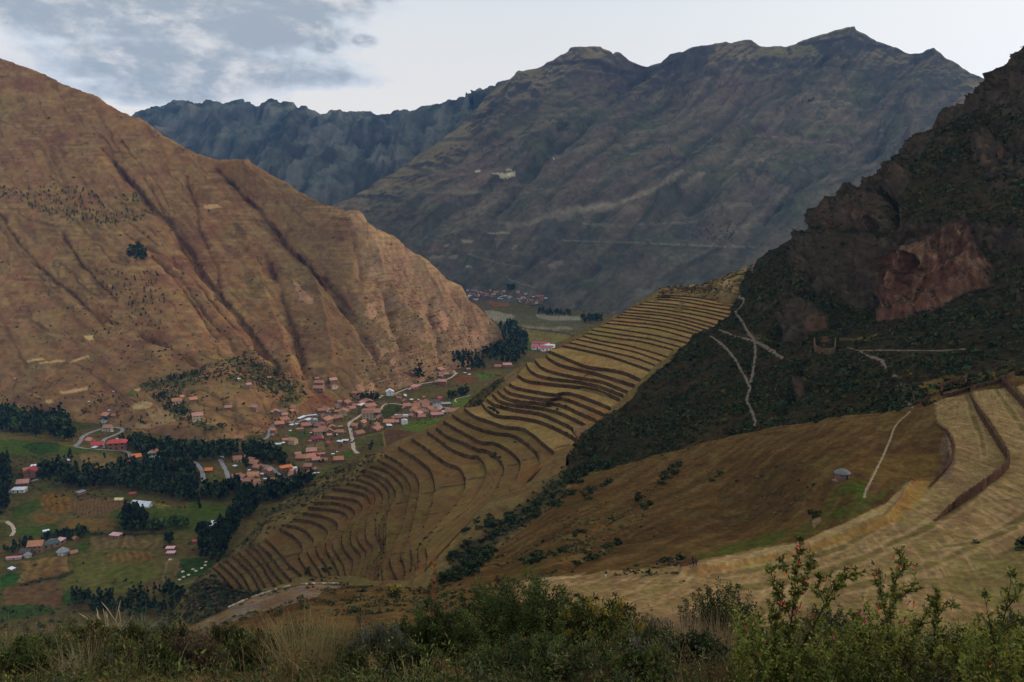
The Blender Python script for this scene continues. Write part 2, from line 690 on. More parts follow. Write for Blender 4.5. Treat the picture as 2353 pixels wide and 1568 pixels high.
# ---------------------------------------------------------------- the big massif across the valley
mas_top = [(640, 520), (720, 490), (780, 468), (840, 440), (880, 415), (930, 385), (960, 362), (1000, 338), (1030, 312), (1060, 288), (1085, 262), (1110, 232), (1140, 206), (1165, 193), (1190, 182),
           (1198, 178), (1203, 181), (1212, 173), (1240, 160), (1260, 148), (1275, 140), (1290, 127), (1305, 121), (1311, 112), (1322, 110), (1340, 110), (1355, 108),
           (1378, 111), (1384, 117), (1398, 121), (1406, 127), (1411, 128), (1416, 122), (1423, 124), (1432, 132), (1446, 141), (1470, 148), (1490, 153), (1505, 151), (1520, 147),
           (1530, 138), (1541, 126), (1570, 120), (1600, 108), (1640, 103), (1668, 99), (1680, 103), (1695, 97), (1710, 94), (1725, 96), (1740, 105), (1760, 109), (1810, 109),
           (1830, 104), (1848, 94), (1875, 86), (1900, 81), (1920, 75), (1945, 73), (1955, 76), (1985, 85), (2010, 95), (2035, 105), (2060, 112), (2090, 122),
           (2130, 122), (2155, 130), (2175, 141), (2200, 150), (2225, 168), (2250, 182), (2275, 195), (2320, 225), (2400, 280), (2560, 380)]
mas_bot = [(640, 700), (1000, 700), (1260, 720), (1400, 745), (1500, 780), (1800, 760), (2200, 560), (2560, 600)]
mas_ctrl = [(640, 520, 5200), (780, 468, 5300), (930, 385, 5700), (1060, 288, 6200), (1190, 182, 6600), (1340, 110, 6500), (1500, 151, 6600), (1600, 110, 6300), (1740, 105, 6200), (1945, 73, 5900),
            (2130, 122, 5700), (2275, 195, 5500), (2560, 380, 5300),
            (800, 620, 4900), (1000, 640, 4850), (1080, 645, 4780), (1260, 702, 4300), (1340, 722, 4080), (1420, 745, 3900), (1500, 780, 3700), (1640, 700, 3850), (1800, 640, 3950), (2100, 500, 4300), (2500, 560, 4300),
            (1000, 450, 5300), (1200, 400, 5500), (1300, 330, 5700), (1200, 250, 6150), (1480, 230, 6350), (1400, 350, 5450), (1250, 520, 4850), (1450, 500, 4750), (1600, 420, 4950), (1750, 300, 5350),
            (1840, 218, 5600), (1950, 180, 5700), (1700, 200, 5900), (1850, 400, 4800), (2080, 270, 5250), (2080, 400, 4750), (1600, 580, 4350), (1350, 620, 4500), (2200, 250, 5300)]
mas_carve = [(cr('m3', [(2080, 540), (1960, 620), (1880, 700), (1760, 800), (1600, 930), (1450, 1060), (1340, 1160), (1250, 1260), (1170, 1350), (1100, 1440), (1040, 1520)]), 11, 95),
             (cr('m3', [(1840, 640), (1700, 720), (1560, 840), (1480, 900), (1430, 1000)]), 12, 55),
             (cr('m3', [(1900, 950), (1780, 1060), (1650, 1150), (1560, 1250), (1480, 1350), (1400, 1440)]), 8, 60),
             (cr('m3', [(2352, 640), (2200, 760), (2050, 850), (1950, 940)]), 12, 45),
             (cr('m3', [(1250, 570), (1170, 680), (1150, 800), (1050, 960), (900, 1080)]), 14, -55),
             (cr('m3', [(1330, 640), (1400, 800), (1350, 900), (1280, 1000)]), 14, -40),
             (cr('m3', [(1050, 760), (960, 860), (840, 980)]), 10, 40),
             (cr('m4', [(800, 655), (640, 760), (500, 850), (330, 980), (150, 1150), (0, 1290), (-150, 1400)]), 12, -65),
             (cr('m4', [(760, 600), (600, 640), (420, 720), (300, 840), (150, 960), (0, 1090)]), 14, 60),
             (cr('m4', [(500, 900), (400, 1000), (300, 1150), (200, 1300), (60, 1450)]), 18, 55),
             (cr('m4', [(1150, 230), (1130, 300), (1060, 400), (1000, 520), (920, 640)]), 12, -45),
             (cr('m4', [(1000, 400), (950, 480), (850, 560)]), 12, 45),
             (cr('m4', [(1540, 780), (1560, 860), (1560, 950), (1530, 1050)]), 10, -80),
             (cr('m4', [(1500, 800), (1400, 950), (1300, 1080), (1150, 1220)]), 18, 70),
             (cr('m4', [(1700, 380), (1720, 450), (1640, 560), (1560, 680)]), 12, -40),
             (cr('m4', [(1620, 420), (1560, 520), (1400, 640), (1250, 760)]), 14, 45),
             (cr('m4', [(1320, 900), (1100, 1080), (900, 1260), (700, 1420), (560, 1568)]), 7, 45),
             (cr('m4', [(1450, 1060), (1200, 1200), (1000, 1330), (760, 1480)]), 10, -35),
             (cr('P', [(1500, 560), (1440, 610), (1380, 660), (1330, 700)]), 9, 25), (cr('P', [(1650, 580), (1560, 640), (1480, 690)]), 9, 25),
             (cr('P', [(1420, 480), (1330, 540), (1230, 610), (1180, 640)]), 9, 28), (cr('P', [(1560, 470), (1440, 570), (1300, 670)]), 8, 25)]


def mas_disp(PX, PY, P, N):
    u = P[..., 0] * 0.65 - P[..., 1] * 0.76
    w = P[..., 0] * 0.76 + P[..., 1] * 0.65
    q = np.stack([u / 330., w / 1300., P[..., 2] / 1500.], -1)
    q = q + 0.35 * fbm(P / 900., 2)[..., None]
    h = 40 * (fbm(q, 5, 0.55, True) - 0.5) + 13 * fbm(P / 190., 4) + 8 * (fbm(P * np.array([1 / 90., 1 / 90., 1 / 200.]), 3, 0.5, True) - 0.5)
    crest = sstep(PY - interp_poly(mas_top)(PX), 120, 10)
    away = sstep(PY - interp_poly(mas_top)(PX), 0, 60)
    h = h * (0.2 + 0.8 * away) + crest * 9 * fbm(P * np.array([1 / 90., 1 / 90., 1 / 160.]), 4)
    # rock bands under the crest
    st = perlin(P * np.array([1 / 900., 1 / 900., 1 / 110.]))
    h += crest * 26 * sstep(st, -0.06, 0.06) * (0.25 + 0.75 * away)
    # red cliff band
    for pl in (cr('m4', [(480, 900), (600, 950), (700, 930), (800, 960), (900, 985), (1030, 960)]),):
        h -= 26 * np.exp(-((line_dist(PX, PY, pl, 60) - 4) / 7) ** 2) * (1 + 0.8 * perlin(P / 60.))
    return h + carve(PX, PY, [(l, w * 1.2, d * 1.35) for l, w, d in mas_carve], P, 260., 1.05)


def mas_col(PX, PY, P, N, h):
    n1, n2, n3 = fbm(P / 600., 4), fbm(P / 170. + 9, 4), fbm(P / 60. + 3, 3)
    C = np.empty(P.shape)
    C[:] = (0.135, 0.103, 0.075)
    paint(C, 0.8 * sstep(n1 + 0.4 * n2, -0.1, 0.6), (0.095, 0.098, 0.055))
    paint(C, 0.7 * sstep(-n1 + 0.3 * n2, 0.15, 0.6), (0.150, 0.098, 0.083))
    st = fbm(P * np.array([1 / 500., 1 / 500., 1 / 28.]), 3)
    paint(C, 0.5 * sstep(st, 0.2, 0.6), (0.20, 0.16, 0.10))
    u_ = P[..., 0] * 0.65 - P[..., 1] * 0.76
    w_ = P[..., 0] * 0.76 + P[..., 1] * 0.65
    dn = fbm(np.stack([u_ / 75., w_ / 800., P[..., 2] / 900.], -1) + 0.3 * n1[..., None], 5, 0.62)
    paint(C, 0.7 * sstep(dn, 0.1, 0.6), (0.070, 0.070, 0.050))
    paint(C, 0.6 * sstep(-dn, 0.15, 0.65), (0.215, 0.165, 0.115))
    ln = perlin(np.stack([u_ / 170., w_ / 1300., P[..., 2] / 1500.], -1) + 0.22 * n2[..., None])
    paint(C, 0.7 * sstep(np.abs(ln), 0.05, 0.01), (0.050, 0.052, 0.038))
    dk = carve(PX, PY, [(l, w * 0.8, 1) for l, w, d in mas_carve if d > 0])
    paint(C, 0.6 * np.clip(-dk, 0, 1) * np.clip(0.6 + 0.9 * n2, 0, 1), (0.060, 0.068, 0.040))
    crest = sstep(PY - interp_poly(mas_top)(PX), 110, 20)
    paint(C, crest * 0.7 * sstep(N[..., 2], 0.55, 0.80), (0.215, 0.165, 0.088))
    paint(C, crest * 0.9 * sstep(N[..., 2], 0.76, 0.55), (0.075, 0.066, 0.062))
    bz = perlin(P * np.array([1 / 900., 1 / 900., 1 / 110.]))
    paint(C, sstep(PY - interp_poly(mas_top)(PX), 190, 60) * 0.7 * sstep(np.abs(bz + 0.1 * n2), 0.10, 0.03), (0.068, 0.060, 0.056))
    # red and mauve cliffs
    for pl, w in ((cr('m4', [(480, 900), (600, 950), (700, 930), (800, 960), (900, 985), (1030, 960)]), 9), (cr('m4', [(500, 1280), (540, 1200), (600, 1190)]), 4),
                  (cr('m3', [(1000, 800), (1090, 860)]), 5), (cr('P', [(1294, 273), (1310, 280)]), 4)):
        paint(C, 0.6 * sstep(line_dist(PX, PY, pl, 60) + 7 * n3 + 4 * n2, w, w * 0.2) * sstep(n3, -0.5, 0.1), (0.25, 0.165, 0.155))
    # pale screes and dry fields
    for pl, w, k in ((cr('m3', [(2352, 1180), (2150, 1310), (1990, 1370), (1850, 1420), (1700, 1440)]), 7, 0.75), (cr('m3', [(1850, 1430), (1620, 1440), (1480, 1470), (1300, 1540), (1150, 1560)]), 10, 0.6),
                     (cr('m4', [(0, 1290), (150, 1190), (60, 1230)]), 6, 0.6), (cr('P', [(1290, 500), (1380, 470), (1460, 480)]), 14, 0.35),
                     (cr('m3', [(560, 1330), (780, 1330), (960, 1320)]), 2.2, 0.5), (cr('P', [(1340, 515), (1420, 520), (1500, 515), (1600, 510)]), 3, 0.55),
                     (cr('m4', [(820, 718), (950, 700), (1070, 690), (1180, 725)]), 2.5, 0.6), (cr('P', [(1000, 545), (1120, 510), (1200, 515)]), 4, 0.35)):
        paint(C, k * sstep(line_dist(PX, PY, pl, 80) + 7 * n3 + 3 * n2, w, w * 0.3) * (0.7 + 0.5 * n2), (0.42, 0.33, 0.235))
    for pg, c in ((cr('m3', [(925, 1175), (962, 1172), (955, 1186), (920, 1188)]), (0.60, 0.53, 0.36)), (cr('m3', [(1030, 1195), (1150, 1190), (1200, 1182), (1195, 1218), (1120, 1235), (1085, 1225), (1100, 1208)]), (0.58, 0.50, 0.34)),
                  (cr('m3', [(1145, 1165), (1190, 1165), (1180, 1177), (1140, 1178)]), (0.55, 0.48, 0.33)), (cr('m3', [(1450, 1095), (1475, 1090), (1465, 1105)]), (0.58, 0.5, 0.36)),
                  (cr('t6', [(820, 85), (915, 90), (900, 105), (840, 108)]), (0.48, 0.36, 0.24)), (cr('t6', [(700, 120), (750, 115), (740, 130), (705, 136)]), (0.45, 0.35, 0.24)),
                  (cr('t6', [(1160, 150), (1190, 118), (1220, 125), (1190, 152)]), (0.42, 0.32, 0.22)), (cr('t6', [(845, 275), (880, 258), (895, 265), (870, 283)]), (0.46, 0.37, 0.24)),
                  (cr('t6', [(610, 150), (650, 120), (700, 160), (640, 180)]), (0.26, 0.14, 0.11)), (cr('t6', [(590, 200), (700, 190), (680, 215), (620, 220)]), (0.36, 0.29, 0.19)),
                  (cr('t6', [(730, 210), (770, 195), (815, 188), (780, 220)]), (0.40, 0.32, 0.21)), (cr('t6', [(1420, 260), (1520, 220), (1540, 240), (1440, 300)]), (0.26, 0.19, 0.15)),
                  (cr('t6', [(1000, 35), (1160, 30), (1160, 42), (1000, 50)]), (0.40, 0.33, 0.24))):
        paint(C, 0.9 * soft_poly(PX, PY, pg, P, 2.0, 30.), c)
    for pl in (cr('t6', [(865, 180), (1000, 220), (1080, 245), (1260, 275)]), cr('t6', [(1135, 330), (1150, 355), (1240, 390), (1330, 412)]), cr('P', [(1290, 553), (1460, 558), (1640, 566), (1735, 568)])):
        paint(C, 0.55 * sstep(line_dist(PX, PY, pl), 1.6, 0.6), (0.40, 0.33, 0.25))
    paint(C, 0.85 * sstep(line_dist(PX, PY, cr('P', [(1300, 557), (1460, 562), (1640, 572), (1730, 574)]), 30), 4, 1) * 0.5, (0.05, 0.06, 0.04))
    # the lower slope towards the town: grey scrub
    paint(C, 0.45 * sstep(PY + 60 * n1, 330, 620), (0.085, 0.082, 0.066))
    return C * (1.15 * (0.9 + 0.22 * n3))[..., None]


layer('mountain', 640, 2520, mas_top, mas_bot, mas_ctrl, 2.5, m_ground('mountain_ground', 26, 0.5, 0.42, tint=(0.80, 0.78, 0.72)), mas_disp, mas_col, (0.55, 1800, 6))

# ---------------------------------------------------------------- the left hill
hil_top = [(-220, 20), (-100, 80), (0, 133), (50, 155), (80, 166), (100, 173), (130, 188), (160, 200), (190, 213), (215, 223), (250, 243), (270, 254), (300, 268), (322, 272), (340, 289), (360, 303),
           (380, 318), (400, 327), (420, 338), (445, 352), (470, 363), (485, 367), (500, 369), (520, 369), (545, 371), (560, 377), (580, 386), (610, 400), (640, 415), (670, 433), (700, 450), (730, 462),
           (760, 474), (785, 479), (795, 486), (805, 487), (822, 492), (830, 500), (833, 513), (838, 518), (860, 528), (880, 536), (900, 546), (920, 560), (940, 577), (960, 591), (980, 605), (1000, 622),
           (1010, 634), (1022, 644), (1040, 650), (1058, 660), (1066, 676), (1075, 692), (1088, 700), (1100, 712), (1118, 728), (1130, 742), (1146, 756), (1153, 772), (1160, 790)]
hil_bot = [(-220, 985), (0, 985), (100, 1000), (200, 1020), (330, 1045), (480, 1060), (560, 1050), (620, 1025), (690, 985), (760, 960), (830, 940), (900, 925), (950, 900), (1000, 892), (1040, 870), (1100, 845), (1135, 822), (1160, 806)]


def dz(px, py, z):
    return float(pt_z(px, py, z)[1])


hil_ctrl = [(-220, 20, 3300), (0, 133, 3200), (160, 200, 3050), (340, 289, 2900), (470, 363, 2800), (545, 371, 2720), (700, 450, 2650), (822, 492, 2560), (920, 560, 2640), (1022, 644, 2700), (1100, 712, 2780), (1160, 790, 2800)]
for (bx, by) in ((-220, 945), (0, 930), (200, 965), (330, 985), (480, 1005), (600, 990), (690, 958), (760, 936), (830, 914), (900, 898), (960, 876), (1040, 848), (1110, 818), (1150, 800)):
    hil_ctrl.append((bx, by, dz(bx, by, 3.0)))
hil_ctrl += [(100, 500, 2560), (250, 520, 2500), (330, 640, 2260), (60, 720, 2240), (200, 800, 2080), (350, 850, 1920), (500, 600, 2420), (520, 800, 2020), (650, 620, 2410), (680, 800, 2110),
             (800, 640, 2420), (800, 800, 2160), (900, 720, 2420), (1000, 740, 2560), (930, 820, 2280), (600, 900, 1850), (400, 930, 1780), (150, 900, 1900)]
hil_carve = [(cr('l5', [(790, -90), (880, 20), (960, 100), (1040, 210), (1150, 310), (1230, 420), (1310, 530), (1380, 650), (1450, 740), (1520, 830), (1600, 920), (1700, 1040), (1800, 1180), (1900, 1290), (1930, 1340)]), 7.5, 30),
             (cr('l5', [(1000, 20), (1090, 180), (1190, 310), (1270, 410), (1340, 540), (1400, 660)]), 4.5, 16),
             (cr('l5', [(700, -180), (820, -60), (900, 60), (980, 170)]), 3.5, 9),
             (cr('l5', [(1280, 10), (1310, 110), (1355, 200), (1370, 330), (1410, 440), (1450, 540), (1500, 650), (1520, 800)]), 4.5, 16),
             (cr('l5', [(1500, -30), (1600, 60), (1680, 150), (1790, 240), (1870, 350), (1960, 460), (2080, 580), (2180, 690), (2250, 780), (2350, 860), (2450, 960)]), 8, 26),
             (cr('l5', [(1830, 560), (1900, 700), (1960, 850), (2000, 1000), (2040, 1100), (2080, 1250), (2110, 1380)]), 13, 38),
             (cr('l5', [(-40, 220), (20, 300), (100, 430), (220, 570), (330, 690), (450, 780), (550, 870), (700, 1010)]), 4.5, 15),
             (cr('l5', [(440, 400), (470, 470), (540, 580), (640, 700), (720, 780), (800, 860)]), 5, 14),
             (cr('l5', [(760, 310), (900, 430), (1000, 500), (1200, 600), (1330, 720)]), 3.5, 10),
             (cr('l5', [(900, 330), (1010, 420), (1130, 520), (1230, 620)]), 3, 8),
             (cr('l5', [(660, 960), (800, 1020), (930, 1080), (1060, 1140), (1200, 1200), (1300, 1270), (1370, 1310)]), 6, 16),
             (cr('l5', [(1050, 560), (1230, 700), (1330, 830), (1420, 960), (1540, 1090), (1640, 1220)]), 4.5, 14),
             (cr('l5', [(1150, 640), (1280, 820), (1400, 1000), (1500, 1130)]), 3.5, 10), (cr('l5', [(1340, 720), (1480, 900), (1620, 1060), (1700, 1180)]), 3.5, 9),
             (cr('l5', [(280, -200), (340, -130), (430, -10)]), 3, 9), (cr('l5', [(410, -190), (500, -120)]), 2.5, 7), (cr('l5', [(600, -100), (700, -30)]), 2.5, 7), (cr('l5', [(840, -230), (920, -130), (990, -40)]), 3.5, 10),
             (cr('l5', [(640, 0), (760, 110), (880, 230)]), 2.5, 6), (cr('l5', [(330, 0), (440, 90)]), 2.5, 6),
             (cr('P', [(745, 640), (790, 690), (820, 740), (850, 790), (868, 830)]), 13, 30), (cr('P', [(860, 640), (890, 690), (905, 740), (925, 800)]), 10, 24),
             (cr('P', [(950, 660), (985, 720), (1005, 780), (1010, 830)]), 10, 26), (cr('P', [(1040, 680), (1075, 730), (1080, 790)]), 8, 16),
             (cr('P', [(560, 378), (620, 440), (660, 510), (710, 600), (730, 660), (745, 740), (760, 830)]), 12, -22),
             (cr('P', [(550, 500), (575, 560), (600, 640), (640, 760), (670, 850)]), 13, -20),
             (cr('P', [(790, 490), (815, 560), (830, 640)]), 10, 14), (cr('P', [(820, 500), (860, 570), (880, 640), (960, 760)]), 14, -22),
             (cr('P', [(960, 600), (1010, 680), (1040, 760)]), 12, -18)]


def hil_disp(PX, PY, P, N):
    u = P[..., 0] * 0.7 + P[..., 1] * 0.7
    w = P[..., 0] * 0.7 - P[..., 1] * 0.7
    q = np.stack([u / 120., w / 700., P[..., 2] / 900.], -1) + 0.3 * fbm(P / 400., 2)[..., None]
    h = 5.5 * (fbm(q, 3, 0.5, True) - 0.5) + 7 * fbm(P / 160., 4) + 2.0 * fbm(P / 22., 4)
    h -= 2.6 * sstep(np.abs(perlin(np.stack([u / 55., w / 420., P[..., 2] / 500.], -1) + 0.25 * fbm(P / 70. + 9, 4)[..., None])), 0.07, 0.0)
    st = fbm(P * np.array([1 / 130., 1 / 130., 1 / 7.]), 2)          # sheep-track ledges
    h += 1.0 * sstep(st, -0.1, 0.25)
    rk = sstep(PX, 760, 900) * sstep(PY, 640, 720)
    h += rk * 14 * np.maximum(fbm(P * np.array([1 / 60., 1 / 60., 1 / 110.]), 3) - 0.05, 0)
    return h + carve(PX, PY, [(l, w * (1.15 if w < 10 else 1.0), d * (1.1 if w < 10 else 0.8)) for l, w, d in hil_carve], P, 45., 1.0)


def hil_col(PX, PY, P, N, h):
    n1, n2, n3 = fbm(P / 260., 4), fbm(P / 70. + 9, 4), fbm(P / 18. + 3, 3)
    st = fbm(P * np.array([1 / 110., 1 / 110., 1 / 6.]), 3)
    C = np.empty(P.shape)
    C[:] = (0.250, 0.148, 0.075)
    paint(C, 0.8 * sstep(n1 + 0.5 * n2, 0.0, 0.7), (0.215, 0.155, 0.068))
    paint(C, 0.8 * sstep(-n1 + 0.4 * n2, 0.1, 0.7), (0.205, 0.105, 0.063))
    paint(C, 0.5 * sstep(st + 0.5 * n2, 0.25, 0.65), (0.36, 0.245, 0.125))
    u_ = P[..., 0] * 0.7 + P[..., 1] * 0.7
    w_ = P[..., 0] * 0.7 - P[..., 1] * 0.7
    dn = fbm(np.stack([u_ / 26., w_ / 260., P[..., 2] / 400.], -1) + 0.3 * n1[..., None], 4, 0.6)
    ln = perlin(np.stack([u_ / 55., w_ / 420., P[..., 2] / 500.], -1) + 0.25 * n2[..., None])
    paint(C, 0.6 * sstep(np.abs(ln), 0.05, 0.012) * sstep(n1, -0.35, 0.2), (0.085, 0.055, 0.035))
    paint(C, 0.55 * sstep(dn, 0.1, 0.6), (0.135, 0.085, 0.048))
    paint(C, 0.45 * sstep(-dn, 0.15, 0.6), (0.30, 0.20, 0.105))
    paint(C, 0.4 * sstep(-st + 0.5 * n2, 0.35, 0.7), (0.115, 0.082, 0.042))
    low = sstep(PY, 650, 900)
    paint(C, low * 0.55 * sstep(n2 + 0.5 * n3, -0.2, 0.6), (0.115, 0.080, 0.050))
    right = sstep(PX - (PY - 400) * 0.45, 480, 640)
    paint(C, right * 0.62, (0.140, 0.104, 0.060))  # shade of the right flank's faces painted into the colour
    # red-brown earth and shrubs in the gullies
    wob, wob2 = perlin(P / 45.), perlin(P / 45. * 2.7)
    for (l, w, d) in hil_carve:
        if d > 0:
            q = line_dist(PX + 5 * wob + 2.5 * wob2, PY, smooth_line(l, 40), 60)
            w2 = min(w, 6.5)
            gap = np.clip(0.55 + 1.1 * n2 + 0.6 * n1, 0.1, 1)
            paint(C, (0.95 if d > 25 and w < 10 else 0.62) * np.maximum(gap, 0.75 if d > 25 and w < 8 else 0) * sstep(q + 2.2 * n3, w2 * (1.25 if d > 25 else 0.95), w2 * (0.5 if d > 25 else 0.2)), (0.060, 0.040, 0.026))
            paint(C, 0.6 * sstep(np.abs(q - w2 * 1.05) + 1.5 * n3, w2 * 0.5, w2 * 0.1) * sstep(n2, 0.0, 0.3), (0.215, 0.080, 0.060))
    # bare rock on the right hand spur
    rk = sstep(PX, 780, 860) * sstep(N[..., 2] + 0.05 * n3, 0.66, 0.50)
    paint(C, 0.8 * rk, (0.30, 0.215, 0.15))
    for pg in (cr('t6', [(190, 520), (240, 560), (245, 610), (200, 640), (150, 600)]), cr('t6', [(560, 550), (600, 510), (590, 600)]), cr('t6', [(680, 570), (730, 600), (745, 700), (700, 710), (670, 620)]),
               cr('t6', [(880, 740), (960, 700), (980, 750), (920, 790)]), cr('t6', [(240, 800), (330, 860), (280, 880)]), cr('t6', [(350, 880), (380, 900), (370, 960), (340, 940)]),
               cr('P', [(672, 640), (690, 660), (720, 690), (715, 700), (690, 690)]), cr('P', [(800, 490), (832, 497), (834, 530), (815, 520)]), cr('t6', [(110, 1080), (150, 1060), (160, 1150), (100, 1170)]),
               cr('t6', [(160, 1100), (220, 1060), (250, 1120), (180, 1150)])):
        paint(C, 0.75 * soft_poly(PX, PY, pg, P, 5, 14.), (0.40, 0.255, 0.175))
    # paler crest of the spur
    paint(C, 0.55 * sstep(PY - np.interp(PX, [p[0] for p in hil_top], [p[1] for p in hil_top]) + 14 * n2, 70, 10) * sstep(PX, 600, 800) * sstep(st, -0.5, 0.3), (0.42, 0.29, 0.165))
    # straw-yellow strip fields
    for pg in (cr('c1', [(185, 135), (300, 112), (312, 125), (190, 150)]), cr('c1', [(270, 148), (440, 126), (445, 137), (275, 157)]), cr('c1', [(480, 145), (610, 95), (614, 110), (485, 152)]),
               cr('c1', [(410, 350), (560, 320), (610, 318), (600, 338), (430, 365)]), cr('c1', [(930, 335), (970, 318), (965, 335), (935, 362)]), cr('l5', [(1400, 208), (1500, 205), (1535, 228), (1410, 236)]),
               cr('l5', [(575, 1108), (640, 1105), (650, 1140), (600, 1140)]), cr('c1', [(310, 410), (350, 403), (375, 420), (330, 430)])):
        paint(C, 0.85 * soft_poly(PX, PY, pg, P, 2, 20.), (0.58, 0.42, 0.21))
    for pg, c in ((cr('c1', [(900, 440), (1000, 410), (1060, 430), (1040, 460), (950, 470), (915, 468)]), (0.42, 0.31, 0.17)), (cr('c1', [(1000, 480), (1150, 450), (1280, 520), (1180, 560), (1020, 600), (900, 600), (950, 570), (1060, 560)]), (0.34, 0.24, 0.13)),
                  (cr('c1', [(860, 380), (900, 345), (950, 345), (925, 385)]), (0.085, 0.13, 0.03)), (cr('c1', [(1080, 340), (1200, 300), (1310, 320), (1260, 370), (1120, 365)]), (0.22, 0.15, 0.095)),
                  (cr('c2', [(520, 470), (600, 400), (700, 400), (770, 450), (700, 500), (560, 525)]), (0.17, 0.085, 0.052)), (cr('c1', [(550, 460), (640, 440), (700, 450), (600, 500)]), (0.19, 0.10, 0.06)),
                  (cr('c1', [(1550, 145), (1640, 130), (1680, 160), (1580, 165)]), (0.34, 0.24, 0.11)), (cr('c1', [(1000, 610), (1200, 570), (1400, 600), (1300, 680), (1100, 680)]), (0.17, 0.105, 0.06))):
        paint(C, 0.85 * soft_poly(PX, PY, pg, P, 4, 30.), c)
    # green damp ground at the mouth of the gullies
    pg = cr('c1', [(960, 300), (1240, 230), (1500, 130), (1700, 60), (1950, 200), (2100, 300), (2130, 400), (1950, 440), (1800, 330), (1500, 260), (1250, 330), (1250, 420), (1400, 560), (1600, 600), (1400, 640), (1200, 520), (1050, 400)])
    paint(C, 0.75 * soft_poly(PX, PY, pg, P, 14, 60.) * sstep(n2 + n3 * 0.5, -0.35, 0.3), (0.066, 0.078, 0.028))
    return C * (0.92 + 0.25 * n3)[..., None]


layer('hill', -220, 1160, hil_top, hil_bot, hil_ctrl, 2.4, m_ground('hill_ground', 11, 0.55, 0.42, strat=1.6, tint=(1.02, 0.885, 0.74)), hil_disp, hil_col, (0.55, 1200, 6))

